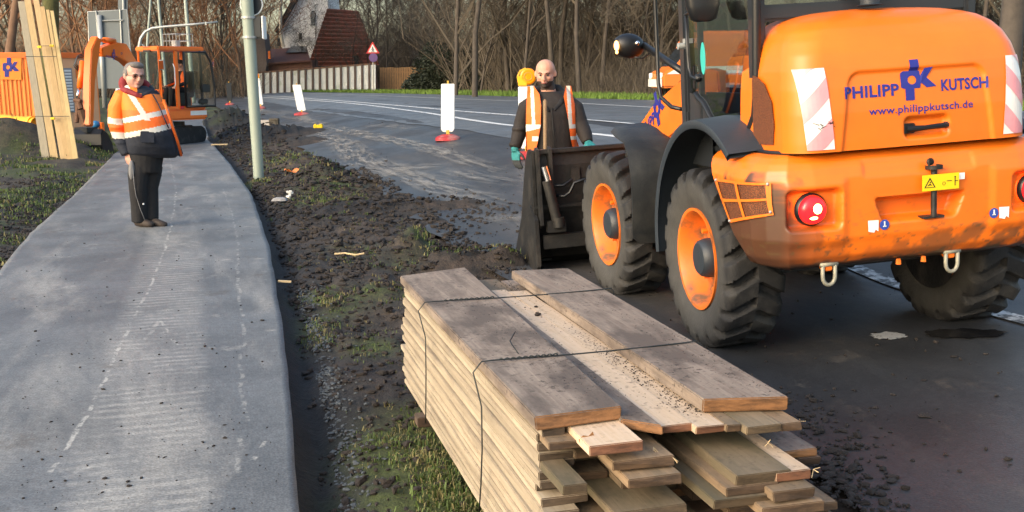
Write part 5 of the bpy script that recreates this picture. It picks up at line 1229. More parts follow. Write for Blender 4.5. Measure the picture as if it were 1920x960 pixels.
b = MB(); b.grid([(x, 1.25-.08*math.cos((z-.2)*5), z) for z in np.linspace(.28, .72, 8) for x in np.linspace(-.78, .78, 6)], 6, 8); b.grid([(x, 1.28-.08*math.cos((z-.2)*5), z) for z in np.linspace(.28, .72, 8) for x in np.linspace(-.78, .78, 6)], 6, 8)
b.box((.3,.95,.38),(.1,.7,.12)); b.box((-.3,.95,.38),(.1,.7,.12)); o_ = b.build('dozer_blade', M_mudm, exc); o_.rotation_euler = (0,0,R(22)); o_.location = (.10,0,0)
# upper body
b = MB(); pts = [(-.82,.72),(-.80,-.2),(-.78,-.75),(-.5,-1.0),(.5,-1.0),(.78,-.75),(.82,-.2),(.80,.25),(.3,.72)]
b.prism([(x, y, .66) for x, y in pts], (0,0,.30)); b.build('upper_body', M_exo, exc, bevel=.05, smooth=True, auto=.7)
b = MB(); b.prism([(x, y, .96) for x, y in [(.02,.05),(.02,-.98),(.48,-.97),(.74,-.74),(.76,.10)]], (0,0,.52)); b.build('engine_cover', M_exo, exc, bevel=.06, smooth=True, auto=.7)
b = MB()
for k in range(3): b.box((-.795,-.62+.16*k,.84),(.012,.08,.10),rot=(R(35),0,0))
b.build('hazard_marking', M_red, exc); b = MB(); b.box((-.800,-.46,.84),(.008,.55,.12)); b.build('hazard_backing', M_white, exc)
# cab (machine left half => x from -.80 to .06)
cx0, cx1, cy0, cy1, cz0, cz1 = -.80, .10, -.72, .74, .95, 2.55
b = MB()
def post(x, y, w_=.07, d_=.07, z0=cz0, z1=cz1): b.box((x, y, (z0+z1)/2), (w_, d_, z1-z0))
for (x, y) in ((cx0+.03, cy1-.03),(cx1-.03, cy1-.03),(cx1-.03, cy0+.03)): post(x, y)
b.box(((cx0+cx1)/2,(cy0+cy1)/2,cz1),(cx1-cx0+.04,cy1-cy0+.06,.12)); b.box(((cx0+cx1)/2,cy1-.03,cz0+.06),(cx1-cx0,.07,.16)); b.box((cx0+.03,.0,cz0+.03),(.06,cy1-cy0,.10))
b.box((cx0+.035, .18, (cz0+cz1)/2), (.06, .13, cz1-cz0)); b.box((cx1-.03,0,cz0+.25),(.05,cy1-cy0,.5))
b.build('cab_frame', M_exo, exc, bevel=.025, smooth=True, auto=.7)
b = MB(); b.box((cx0-.01,-.60,(cz0+cz1)/2),(.06,.06,cz1-cz0-.10)); b.box((cx0-.01,-.68,cz1-.12),(.05,.25,.06)); b.box(((cx0+cx1)/2,cy1+.01,cz1-.02),(.3,.04,.14)); b.build('black_trim', M_blk, exc, bevel=.01)
# open door folded back along the side: black frame with glass
dr = MB(); dp = [(cx0-.05,-.02),(cx0-.22,-.86)]
def dpt(t, z): return (dp[0][0]+(dp[1][0]-dp[0][0])*t, dp[0][1]+(dp[1][1]-dp[0][1])*t, z)
dr.tube([dpt(0,1.02), dpt(0,2.46), dpt(.75,2.46), dpt(.92,2.2), dpt(1,1.5), dpt(1,1.02), dpt(0,1.02)], .032, 8); d_o = dr.build('cab_door', M_blk, exc, smooth=True)
b = MB(); b.add([dpt(0,1.02), dpt(1,1.02), dpt(1,1.5), dpt(.92,2.2), dpt(.75,2.46), dpt(0,2.46)], [tuple(range(6))]); b.build('door_glass', M_glass2, d_o, fixn=False)
b = MB(); b.box(dpt(.7,1.5),(.05,.30,.22)); b.build('door_latch', M_blk, d_o, bevel=.02); b = MB(); b.box(dpt(.6,1.15),(.04,.30,.12)); b.build('door_pocket', M_blk, d_o, bevel=.02)
b = MB(); b.add([(cx0+.05,cy1-.02,cz0+.12),(cx1-.05,cy1-.02,cz0+.12),(cx1-.05,cy1-.02,cz1-.06),(cx0+.05,cy1-.02,cz1-.06)], [(0,1,2,3)]); b.add([(cx1-.02,cy0+.05,cz0+.5),(cx1-.02,cy1-.05,cz0+.5),(cx1-.02,cy1-.05,cz1-.06),(cx1-.02,cy0+.05,cz1-.06)], [(0,1,2,3)])
b.add([(cx0+.05,cy0+.02,cz0+.4),(cx1-.05,cy0+.02,cz0+.4),(cx1-.05,cy0+.02,cz1-.06),(cx0+.05,cy0+.02,cz1-.06)], [(0,1,2,3)]); b.build('cab_windows', M_glass2, exc, fixn=False)
b = MB(); b.box((-.35,-.30,1.32),(.48,.48,.14)); b.box((-.35,-.52,1.66),(.46,.12,.6)); b.box((-.35,-.25,1.14),(.4,.4,.25)); b.build('seat', M_cabin, exc, bevel=.03)
b = MB(); b.tube([(-.60,.35,1.0),(-.60,.30,1.55)], .02, 8); b.tube([(-.2,.35,1.0),(-.2,.30,1.55)], .02, 8); b.box((-.64,-.05,1.22),(.14,.4,.3)); b.box((-.08,-.05,1.22),(.14,.4,.3)); b.build('controls', M_blk, exc)
b = MB(); b.tube([(cx0+.0,.30,1.5),(cx0-.05,.30,1.62),(cx0-.05,.30,2.05),(cx0,.30,2.15)], .014, 6); b.build('handrail', M_white, exc, smooth=True)
M_mir = mat('mirror_face', (.70,.72,.75), .08, 1.0)
for (x, z) in ((cx0-.14, 2.12),(cx1+.22, 2.05)):
    b = MB(); b.box((x,cy1+.03,z),(.20,.03,.26)); mo = b.build('wing_mirror', M_grey, exc, bevel=.012); b = MB(); b.box((x,cy1+.048,z),(.17,.006,.22)); b.build('mirror_glass', M_mir, mo)
    b = MB(); b.tube([(x,cy1,z),(x*.5+(cx0 if x < 0 else cx1)*.5,cy1,z+.10)], .01, 6); b.build('mirror_arm', M_blk, mo)
b = MB(); M_ = [(-.62,-.55),(-.08,-.55),(-.08,.0),(-.62,.0)]
for (x, y) in M_: b.tube([(x,y,cz1+.04),(x,y,cz1+.40)], .008, 5)
for z in (cz1+.22, cz1+.40): b.tube([(x, y, z) for x, y in M_+M_[:1]], .008, 5)
for t in (.25,.5,.75): b.tube([(-.62+.54*t,.0,cz1+.05),(-.62+.54*t,.0,cz1+.40)], .006, 4)
b.box((-.35,-.2,cz1+.15),(.16,.16,.16)); b.build('roof_guard', M_grey, exc)
b = MB(); b.box((cx0-.02,.10,1.0),(.03,.10,.07)); b.build('reflector', M_red, exc)
# boom, arm and bucket run towards the camera on the viewer's left: pixel joints at chosen depths
def ej(px, py, Y): return eloc(YP(px, py, Y))
y0_ = exc.location.y
J0 = ej(256,205,y0_-.9); J1 = ej(246,122,y0_-1.3); J2 = ej(212,84,y0_-2.6); J3 = ej(170,88,y0_-3.6); J4 = ej(160,150,y0_-4.0); J5 = ej(154,205,y0_-4.3); J6 = ej(158,236,y0_-4.4)
def beam(mb, pts, hs, wd, ref=None):       # box beam with varying height in the boom plane
    pts = [Vector(p) for p in pts]; pl = ref or (pts[-1]-pts[0]); pl = Vector(pl); pl.z = 0; nrm = Vector((pl.y, -pl.x, 0)).normalized(); g = []
    for i, p in enumerate(pts):
        d = (pts[min(i+1, len(pts)-1)]-pts[max(i-1, 0)]).normalized(); up = nrm.cross(d).normalized()
        for s1, s2 in ((-1,-1),(1,-1),(1,1),(-1,1)): g.append(p+nrm*(wd/2*s1)+up*(hs[i]/2*s2))
    n = len(pts); mb.add(g, [(k*4+i, k*4+(i+1) % 4, k*4+4+(i+1) % 4, k*4+4+i) for k in range(n-1) for i in range(4)]+[(3,2,1,0), tuple(4*(n-1)+i for i in range(4))])
b = MB(); beam(b, [J0, J1, J1.lerp(J2, .5)+Vector((0,0,.06)), J2+Vector((0,0,-.12)), J2.lerp(J3, .7)+Vector((0,0,-.14))], [.30,.34,.46,.36,.20], .22); bo = b.build('boom', M_exo, exc, bevel=.02, smooth=True, auto=.7)
b = MB(); beam(b, [ej(180,72,y0_-3.5), ej(172,100,y0_-3.7), ej(167,150,y0_-4.0), ej(165,236,y0_-4.3)], [.20,.40,.26,.20], .18, J3-J1); ar = b.build('arm', M_exo, exc, bevel=.02, smooth=True, auto=.7)
b = MB(); b.tube([ej(176,76,y0_-3.4), ej(195,75,y0_-3.0)], .045, 10); b.tube([ej(195,75,y0_-3.0), ej(214,77,y0_-2.6)], .07, 12); b.build('arm_cylinder', M_exo, bo, smooth=True)
b = MB(); b.tube([ej(155,115,y0_-3.9), ej(149,165,y0_-4.1)], .065, 12); b.build('bucket_cylinder', M_exo, ar, smooth=True); b = MB(); b.tube([ej(149,165,y0_-4.1), ej(145,185,y0_-4.2)], .04, 10); b.build('cylinder_rod', M_chrome, ar, smooth=True)
b = MB(); b.tube([ej(145,186,y0_-4.2), ej(152,205,y0_-4.3)], .07, 8); b.tube([ej(140,188,y0_-4.2), ej(152,190,y0_-4.3)], .05, 8); b.tube([ej(146,190,y0_-4.2), ej(144,230,y0_-4.3)], .05, 8); b.tube([ej(152,206,y0_-4.3), ej(160,236,y0_-4.3)], .09, 8); b.build('bucket_linkage', mat('rusty_steel', (.12,.06,.035), .8, .2, var=.4, vscale=12), ar)
b = MB()
for k in range(3): b.tube([ej(157,100+3*k,y0_-3.8), ej(146-2*k,104+3*k,y0_-3.8), ej(142-2*k,118+3*k,y0_-3.9), ej(150,132+2*k,y0_-3.9)], .014, 6)
b.tube([ej(172,112,y0_-3.6), ej(176,150,y0_-3.8), ej(170,205,y0_-4.1)], .012, 6); b.tube([ej(208,98,y0_-2.8), ej(190,96,y0_-3.2), ej(176,104,y0_-3.6)], .014, 6); b.build('hydraulic_hoses', M_blk, ar, smooth=True)
b = MB(); c = ej(205,103,y0_-2.75)
ax_ = (J1-J3); ax_.z = 0; ax_.normalize(); n_ = Vector((ax_.y, -ax_.x, 0)); 
if (ex_q@Vector((0,-1,0))).dot(n_) < 0: n_ = -n_
pk_logo(b, lambda a, q: c+n_*.14+ax_*(.30*(a-.5))+Vector((0,0,.26*(q-.5)))); put_text(b, 'PHILIPP', lambda a, q: c+n_*.14+ax_*(-.50+.30*a)+Vector((0,0,-.07+.06*q-.03*a)), .03); put_text(b, 'KUTSCH', lambda a, q: c+n_*.14+ax_*(.18+.28*a)+Vector((0,0,-.0+.06*q+.02*a)), .03); b.build('lettering', M_blue, bo, fixn=False)
# bucket
bc = G(168, 290); bl = eloc(bc)
b = MB(); pr_ = [(-.30,.36),(-.28,.10),(-.12,.0),(.25,.0),(.30,.04),(.05,.08),(-.10,.12),(-.20,.2),(-.24,.38)]
vx = eloc(bc+Vector((1,0,0)))-bl; vy = eloc(bc+Vector((0,-1,0)))-bl
def bq(x, y, z): return bl+vx*x+vy*y+Vector((0,0,z))
P = [(.22,.62),(.34,.50),(.36,.25),(.28,.06),(.10,.0),(-.40,.0),(-.40,.03),(.06,.05),(.20,.14),(.27,.30),(.25,.48),(.16,.60)]
b.prism([bq(-.40, y, z) for y, z in P], tuple(vx*.84))
for x in (-.40, .42): b.prism([bq(x, y, z) for y, z in [(.20,.60),(.32,.46),(.33,.22),(.25,.05),(.10,.0),(-.40,.0),(-.34,.25),(-.05,.52)]], tuple(vx*.025))
b.box(bq(0,.1,.60),(.5,.3,.12)); b.build('bucket', M_blk, exc, bevel=.008)
b = MB(); b.ell(bq(.20,.0,.72),(.12,.10,.09)); b.build('blue_cap', mat('blue_plastic', (.02,.16,.38), .4), exc, smooth=True); b = MB(); b.box(bq(.34,.0,.66),(.12,.08,.22)); b.build('orange_lug', M_exo, exc, bevel=.01)
# operator
OPl = Vector((-.38,-.28,1.40)); ow = exc.matrix_world
opr = thing('person', 'excavator operator in black with an orange safety vest seated inside the cab', 'person', (0,0,0))
ez = math.pi-R(34); qz = Matrix.Rotation(ez, 3, 'Z'); opr.location = exc.location+qz@OPl; opr.rotation_euler = (0,0,ez+math.pi)
HQ3 = Euler((R(6), 0, R(-14))).to_matrix(); hc3 = Vector((0,-.02,.74)); b = MB(); head(b, hc3, HQ3, 1.0); b.tube([(0,0,.68),(0,.02,.55)], [.06,.08], 10)
b.loft([((0,.02,.0),.17,.13),((0,.02,.25),.17,.12),((0,.03,.45),.20,.12),((0,.03,.55),.12,.08)], 18)
for s_ in (-1, 1):
    b.tube([(s_*.10,.0,.04),(s_*.12,-.42,.06),(s_*.12,-.48,-.36)], [.09,.065,.045], 10); b.tube([(s_*.20,.02,.48),(s_*.25,-.05,.25),(s_*.22,-.32,.16)], [.055,.045,.032], 10); hand(b, (s_*.22,-.33,.16), (0,-1,-.1), (-s_,0,.2), .95, .7, .010)
remesh(b, 'body', [M_skin], .010, opr, 1); face_parts(hc3, HQ3, opr)
b = MB(); b.loft([((0,.02,.0),.20,.16),((0,.02,.25),.20,.15),((0,.03,.45),.23,.14),((0,.03,.57),.12,.09)], 20)
for s_ in (-1, 1): b.tube([(s_*.20,.02,.50),(s_*.26,-.05,.25),(s_*.225,-.30,.17)], [.075,.065,.045], 12)
jk3 = remesh(b, 'jacket', [M_dkc, M_hor], .013, opr, 2, lambda c: 1 if (.10 < abs(c.x) < .20 and c.z > .12 and c.y < .05) else 0)
b = MB()
for s_ in (-1, 1): b.tube([(s_*.10,.0,.05),(s_*.12,-.42,.07),(s_*.12,-.48,-.36)], [.11,.085,.065], 12)
remesh(b, 'trousers', [M_dkc], .013, opr, 1)
b = MB(); b.add([hc3+HQ3@(Vector((0,.022,.05))+Vector(v)) for v in _ell((.085,.10,.082))], _EF); b.build('hair', M_beard, opr, smooth=True)
# ------------------------------------------------------------------ street furniture
def post_thing(name, label, cat, base, parts_fn, group=None):
    t = thing(name, label, cat, base, 0, group); parts_fn(t, Vector(base)); return t
M_pole = mat('pale_green_grey_pole', (.25,.295,.25), .5, var=.06, vscale=4)
M_pole2 = mat('grey_green_lamp_post', (.30,.35,.31), .5, var=.08)
M_sback = mat('sign_back_grey', (.105,.13,.145), .5, var=.06); M_dk = mat('signal_dark', (.014,.018,.022), .5)
# main pole with round sign and signal head seen from behind
pb = G(485, 331); ptop = YP(461, -30, pb.y)
t = thing('traffic_pole', 'pale green pole in the verge with a round sign and signal box high up', 'traffic pole', pb); L = lambda p: Vector(p)-pb
b = MB(); b.tube([Vector((0,0,-.1)), Vector((0,0,.25)), L(ptop)], [.092,.092,.108], 24); b.build('pole', M_pole, t, smooth=True, auto=.8)
for py_ in (70, 33): b = MB(); c = YP(463.5+py_*.066, py_, pb.y); b.tube([L(c)+Vector((0,0,-.02)), L(c)+Vector((0,0,.02))], .124, 20); b.build('clamp_band', M_grey, t)
c = YP(471, 8, pb.y+.14); b = MB(); b.lathe([(0,0),(0,.185),(.02,.19),(.02,0)], L(c), 'y', 32); s_ = b.build('round_sign', M_dk, t); b = MB(); b.lathe([(-.004,.185),(.024,.20),(-.006,.20),(-.004,.185)], L(c), 'y', 32); b.build('rim', M_white, s_)
c = YP(486, 52, pb.y+.08); b = MB(); b.box(L(c)-Vector((.02,0,0)),(.20,.24,.38)); s_ = b.build('signal_box', M_dk, t, bevel=.03); b = MB(); b.box(L(c)+Vector((.085,0,0)),(.03,.26,.40)); b.build('white_front', M_white, s_, bevel=.012)
# lamp posts behind the excavator
for (px, Y, r_, lb, bend) in ((310, 62, .10, 'straight grey green lamp post rising behind the middle of the excavator cab', 0), (360, 58, .12, 'straight grey green lamp post behind the right side of the excavator cab', 0), (279, 66, .09, 'slightly bowed lamp post left of the excavator cab', 1)):
    c = YP(px+3, 190, Y); zb_ = float(terr(c.x, c.y)); base = Vector((c.x, c.y, zb_)); t = thing('lamp_post', lb, 'lamp post', base)
    b = MB(); top_ = 9.0; lean = -.02
    P = [Vector((lean*z+(.35*math.sin(min(z/4.6, 1.35)*1.25)**2*(1 if z > 2.2 else 0)*(z-2.2)/2.5 if bend else 0), 0, z)) for z in np.linspace(0, top_, 16)]
    b.tube(P, [r_*(1-.35*k/15) for k in range(16)], 12); b.build('post', M_pole2, t, smooth=True); b = MB(); b.tube([P[-1], P[-1]+Vector((-.3,0,.25)), P[-1]+Vector((-1.1,0,.3))], .05, 8); b.box(P[-1]+Vector((-1.3,0,.3)),(.6,.25,.12)); b.build('lamp_head', M_pole2, t)
# bracket arm of a far signal gantry
Y = 55; c = YP(262, 190, Y); base = Vector((c.x, c.y, float(terr(c.x, c.y)))); t = thing('signal_gantry', 'curved grey pipe arm stretching right above the excavator cab', 'signal arm', base)
b = MB(); P = [Vector((0,0,0))]+[YP(*q, Y)-base for q in ((261,110),(261,88),(264,72),(272,60),(285,53),(310,50),(360,46),(408,41))]; b.tube(P, [.10,.09,.085,.08,.075,.07,.065,.06,.04], 10); b.build('arm', M_grey, t, smooth=True); b = MB(); b.tube([YP(264,82,Y)-base, YP(270,86,Y)-base, YP(276,97,Y)-base], .03, 6); b.box(YP(386,44,Y)-base,(.08,.1,.16)); b.build('fittings', M_grey, t)
# big direction sign seen from behind
Y = 46; c = YP(197, 205, Y); base = Vector((c.x, c.y, float(terr(c.x, c.y)))); t = thing('direction_sign', 'large grey back of a direction sign on a steel post behind the excavator boom', 'road sign', base)
b = MB(); Q = [(165,22),(238,18),(246,110),(228,166),(176,166),(168,110)]; b.prism([YP(*q, Y)-base for q in Q], (0,-.03,0)); sg = b.build('panel', M_sback, t); b = MB(); b.tube([YP(*q, Y-.02)-base for q in [(176,166),(168,110),(165,22),(238,18),(246,110)]], .03, 6); b.build('edge_frame', M_grey, sg)
b = MB(); b.tube([Vector((0,0,-.2)), YP(186,28,Y-.12)-base], .10, 14); b.build('post', M_grey, t, smooth=True); b = MB(); 
for py_ in (39, 100): b.tube([YP(180,py_,Y-.09)-base, YP(230,py_-1,Y-.09)-base], .03, 6)
b.tube([YP(180,20,Y-.07)-base, YP(184,75,Y-.07)-base], .025, 6); b.tube([YP(225,18,Y-.07)-base, YP(229,105,Y-.07)-base], .03, 6); b.build('brackets', M_grey, t)
Y = 50; c = YP(236, 205, Y); base = Vector((c.x, c.y, float(terr(c.x, c.y)))); t = thing('road_sign', 'second grey sign back higher up behind the large direction sign', 'road sign', base)
b = MB(); b.prism([YP(*q, Y)-base for q in [(221,-30),(239,-30),(240,17),(222,18)]], (0,-.03,0)); b.build('panel', M_sback, t); b = MB(); b.tube([Vector((0,0,-.2)), YP(231,-25,Y-.1)-base], .06, 10); b.build('post', M_grey, t)
# thin reflector posts beside the path far left
for (px, lb) in ((174,'thinner steel rail post standing in the grass under the direction sign'),(182,'taller leaning steel rail post standing in the grass under the direction sign')):
    c = G(px, 193); t = thing('rail_post', lb, 'post', c); b = MB(); b.tube([Vector((0,0,-.1)), YP(px-3, 143, c.y)-c], .035, 8); b.build('tube', M_grey, t)
# blue and white marker
c = G(222, 190); t = thing('marker_board', 'small white board with blue edge beside the excavator boom', 'marker board', c); b = MB(); b.box((0,0,.45),(.30,.05,.75),rot=(0,R(6),0)); p_ = b.build('board', M_white, t, bevel=.01); b = MB(); b.box((.07,-.03,.62),(.16,.02,.3),rot=(0,R(6),0)); b.build('blue_edge', M_stb, p_)
# small no-stopping sign far left of the road and the warning triangle
M_purple = mat('faded_sign_blue', (.12,.06,.20), .5); M_pink = mat('faded_sign_red', (.50,.08,.16), .5); M_sred = mat('sign_red', (.62,.03,.03), .45)
c = G(400, 158+16); Y = c.y*.8; c = YP(400, 152, Y); c.z = float(terr(c.x, c.y)); t = thing('parking_sign', 'small round pink no-stopping sign with a white plate beyond the road on the left', 'road sign', c)
s1 = 2000/Y; b = MB(); b.tube([Vector((0,0,0)), YP(398,114,Y)-c], .03, 6); b.build('post', M_grey, t); b = MB(); b.lathe([(0,0),(0,5.5/s1),(.02,5.5/s1),(.02,0)], YP(398,119,Y)-c-Vector((0,.05,0)), 'y', 20); q_ = b.build('round_plate', M_purple, t)
b = MB(); b.lathe([(0,5.6/s1),(-.01,5.6/s1),(-.01,4.1/s1),(0,4.1/s1)], YP(398,119,Y)-c-Vector((0,.05,0)), 'y', 20); b.build('red_ring', M_pink, q_); b = MB(); b.box(YP(399,127,Y)-c-Vector((0,.05,0)),(8/s1,.02,5/s1)); b.build('plate', M_white, t); b = MB(); b.box(YP(399,127,Y)-c-Vector((0,.07,0)),(5/s1,.01,1.6/s1)); b.build('arrow', M_ink, t)
Y = 80; c = YP(700, 172, Y); c.z = float(terr(c.x, c.y)); t = thing('warning_sign', 'red-bordered triangular pedestrian warning sign above a purple round sign at the wall end', 'road sign', c); s1 = 2000/Y
b = MB(); b.tube([Vector((0,0,0)), YP(699,80,Y)-c+Vector((0,.05,0))], .04, 8); b.build('post', M_grey, t)
def tri3(k, y_, z_=93): o_ = YP(699, z_, Y)-c; return [o_+Vector((-12.5*k/s1,y_,-7*k/s1)), o_+Vector((12.5*k/s1,y_,-7*k/s1)), o_+Vector((0,y_,14.5*k/s1))]
b = MB(); b.prism(tri3(1,-.05), (0,.03,0)); q_ = b.build('triangle', M_sred, t, bevel=.01); b = MB(); b.add(tri3(.68,-.06), [(0,1,2)]); b.build('white_field', M_white, q_)
b = MB(); o_ = YP(699,93,Y)-c+Vector((0,-.07,0)); b.ell(o_+Vector((0,0,.16)),(.04,.005,.04),8,6); b.tube([o_+Vector((0,0,.12)), o_+Vector((.01,0,-.02))], .035, 5); b.tube([o_+Vector((.01,0,-.02)), o_+Vector((.10,0,-.20))], .022, 5); b.tube([o_+Vector((.01,0,-.02)), o_+Vector((-.08,0,-.20))], .022, 5); b.tube([o_+Vector((0,0,.08)), o_+Vector((.10,0,.0))], .018, 5); b.tube([o_+Vector((0,0,.08)), o_+Vector((-.09,0,.0))], .018, 5); b.build('walking_figure', M_ink, q_)
b = MB(); b.lathe([(0,0),(0,8/s1),(.02,8/s1),(.02,0)], YP(700,108,Y)-c-Vector((0,.05,0)), 'y', 20); q_ = b.build('round_plate', M_purple, t)
# beacon boards along the works
M_foot = mat('red_rubber_foot', (.36,.012,.018), .6, var=.2, vscale=8, col2=(.30,.12,.11), c2scale=6)
M_lampy = mat('amber_lamp_housing', (.86,.42,.01), .35, coat=.2); M_lens = mat('amber_lens', (.88,.27,.0), .15, coat=.4); M_lensb = mat('orange_lens', (.85,.22,.02), .3)
def beacon(px, py, top, wpx, label, lean=0., back=False, lamp=False, dY=None, group='beacon boards along the road works'):
    c = G(px, py); s_ = 2000/(c.y+.0); h_ = (py-top)/s_; w_ = wpx/s_
    t = thing('beacon_board', label, 'beacon board', c, math.atan2(-c.x, c.y)*.6, group)
    b = MB(); b.loft([((0,0,.0),w_*.95,.22),((0,0,.06),w_*.92,.20),((0,0,.10),w_*.60,.12),((0,0,.12),w_*.3,.08)], 20, p=3); b.build('foot', M_foot, t, smooth=True, auto=.7)
    sh_ = lean*h_; zb_ = .16
    P = [(-w_/2,zb_+.05),(-w_/2*.7,zb_),(w_/2*.7,zb_),(w_/2,zb_+.05),(w_/2+sh_,h_),(-w_/2+sh_,h_)]
    b = MB(); b.prism([(x, -.02, z) for x, z in P], (0,.05,0)); bd = b.build('board', M_dk if back else M_white, t, bevel=.012)
    b = MB(); b.box((0,0,.14),(.06,.05,.12)); b.box((sh_,0,h_+.03),(.035,.03,.06)); b.build('spigot', mat('amber_plastic', (.6,.35,.05), .5), t)
    if lamp:
        lr = lamp/s_/2; cx_ = sh_+lr*.25; cz_ = h_+lr*1.15
        b = MB(); b.box((-lr*.45,0,h_+.08),(lr*1.1,.10,.16)); b.tube([(sh_-lr*.9,0,h_+.05),(sh_-lr*1.05,0,cz_),(sh_-lr*.7,0,cz_+lr*.7),(sh_-.0,0,cz_+lr*1.0)], .018, 6); hs = b.build('lamp_housing', M_lampy, t, bevel=.01)
        b = MB(); b.lathe([(-.05,0),(-.05,lr*.8),(-.03,lr),(.03,lr),(.05,lr*.8),(.05,0)], (cx_,0,cz_), 'y', 28); b.build('lamp_lens', M_lensb if lamp < 20 else M_lens, hs, smooth=True, auto=.6)
        b = MB(); b.lathe([(-.052,lr*.55),(-.060,lr*.50),(-.052,lr*.42)], (cx_,0,cz_), 'y', 24); b.build('lens_ring', M_lensb, hs, smooth=True)
    return t
beacon(840, 263, 159, 25, 'large white beacon board nearest the middle of the road on a red foot', .02)
beacon(566, 216, 160, 15.5, 'white beacon board left of the wooden fence, leaning slightly', -.13)
beacon(489, 204, 148, 10, 'white beacon board with an orange lamp just behind the pale green pole', -.08, lamp=8)
beacon(431, 197, 156, 9, 'dark backed beacon board on the left edge of the road', .0, back=True)
beacon(988, 297, 163, 30, 'white beacon board with a round yellow lamp behind the bald worker', .0, lamp=30)
# litter and small pieces along the verge
def small(nm, label, cat, px, py, fn, dz=.0):
    c = G(px, py); d_, *_ = displace(np.array([c.x]), np.array([c.y])); c.z = float(terr(c.x, c.y))+max(float(d_[0]), 0.012)+dz; t = fn(MB()); t.name = nm; t.location = c; return tag(t, label, cat)
small('yellow_block', 'yellow plastic piece lying on the dusty lane left of the beacon board', 'plastic piece', 597, 245, lambda b: (b.box((0,0,.05),(.26,.14,.09)), b.box((-.08,0,.09),(.07,.15,.06)), b.box((.08,0,.09),(.07,.15,.06)), b.build('yellow_block', M_yel, bevel=.01))[-1])
small('leaf', 'orange fallen leaf in the verge right of the pale green pole', 'leaf', 548, 326, lambda b: (b.grid([((i/5-.5)*.26, (j/3-.5)*.16, .05+.04*math.sin(i*1.3+j)) for j in range(4) for i in range(6)], 6, 4), b.build('leaf', mat('orange_leaf', (.62,.20,.06), .7)))[-1])
small('paper_scrap', 'torn white cross-shaped scrap in the soil beside the path', 'litter', 544, 374, lambda b: (b.box((0,0,.05),(.04,.012,.13),rot=(.3,.2,.3)), b.box((0,0,.08),(.10,.012,.035),rot=(.2,.25,.4)), b.box((-.03,0,.02),(.05,.03,.03)), b.build('paper_scrap', M_white, bevel=.004))[-1], .01)
small('broken_slab', 'flat grey stone fragment left of the white scrap beside the path', 'stone', 524, 378, lambda b: (b.loft([((0,0,0),.12,.06),((0.01,0,.035),.10,.05),((.01,0,.05),.05,.03)], 9, p=2.6), b.build('broken_slab', mat('pale_stone', (.22,.22,.23), .7, var=.2)))[-1])
small('wood_chip', 'small pale wood chip beside the kerb of the path', 'wood chip', 534, 533, lambda b: (b.box((0,0,.012),(.11,.03,.016),rot=(0,.1,.2)), b.build('wood_chip', M_spl, bevel=.003))[-1])
small('stick', 'pale thin stick lying on the brown soil of the verge', 'stick', 655, 484, lambda b: (b.tube([(-.14,0,.03),(-.04,.01,.035),(.06,-.01,.02),(.14,.01,.03)], .009, 6), b.build('stick', M_spl))[-1])
small('flat_board', 'short pale board lying beside the path below the soil heaps', 'board', 412, 276, lambda b: (b.box((0,0,.03),(.42,.12,.03),rot=(0,0,.15)), b.build('flat_board', M_spl, bevel=.004))[-1], .03)
small('concrete_slab', 'light grey concrete block standing beside the soil heaps', 'concrete block', 497, 244, lambda b: (b.box((0,0,.15),(.38,.22,.30)), b.box((0,0,.31),(.34,.19,.03)), b.build('concrete_slab', mat('pale_concrete', (.38,.36,.34), .8, var=.2), bevel=.012))[-1], .0)
def dbox(b):
    b.box((0,0,.17),(.30,.26,.34)); b.box((-.0,-.14,.20),(.18,.02,.16)); b.box((.10,-.145,.30),(.12,.03,.04)); b.box((.14,-.14,.10),(.04,.03,.2)); return b.build('junction_box', mat('dirty_dark_metal', (.07,.06,.045), .7, var=.4), bevel=.01)
small('junction_box', 'dark dirty metal box right of the concrete block by the soil heaps', 'metal box', 515, 242, dbox)
# manhole-like stones: gravel beside the path, clods everywhere
b = MB(); rg = random.Random(3); M_grav = mat('blue_grey_gravel', (.065,.075,.083), .75, var=.5, vscale=30)
def gz(x, y):
    d_, *_ = displace(np.array(x), np.array(y)); return terr(np.array(x), np.array(y))+d_
pts = []
for k in range(1500):
    v_ = rg.uniform(-1.4, 5.0)**1.0; u_ = float(uPR(v_))+.20+abs(rg.gauss(0, .06))*rg.choice((1,1,2))-.03
    pts.append((*xy(u_, v_), rg.uniform(.005,.017)))
zs_ = gz([p[0] for p in pts], [p[1] for p in pts])
for p, z_ in zip(pts, zs_): crumb(b, (p[0], p[1], z_+p[2]*.3), p[2], rg)
stuff(b.build('gravel', M_grav, fixn=False), 'blue grey gravel strip exposed beside the path edge', 'gravel')
b = MB(); pts = []; M_clod = mat('dark_clods', (.021,.016,.0135), .9, var=.5, vscale=12, bump=.5)
for k in range(19000):
    m_ = rg.random()
    if m_ < .72:
        v_ = -1.0+15.5*rg.random()**1.35; a_, c_ = float(uPR(v_))+.1, float(uRL(v_))+.25; u_ = a_+(c_-a_)*rg.random(); r_ = rg.choice((.004,.006,.008,.011,.016,.024))*rg.uniform(.7,1.3)*(1+.10*v_)
        if rg.random() > .35+fbm(*xy(u_, v_), 1.7, 2, 77)*.9: continue
    elif m_ < .80: v_ = rg.uniform(13, 30); u_ = float(uPR(v_))+.2+(float(uRL(v_))-.3-float(uPR(v_)))*rg.random(); r_ = rg.uniform(.02,.06)
    else: v_ = rg.uniform(0, 16); u_ = float(uPL(v_))-abs(rg.gauss(0, .7)); r_ = rg.uniform(.01,.035)
    pts.append((*xy(u_, v_), r_))
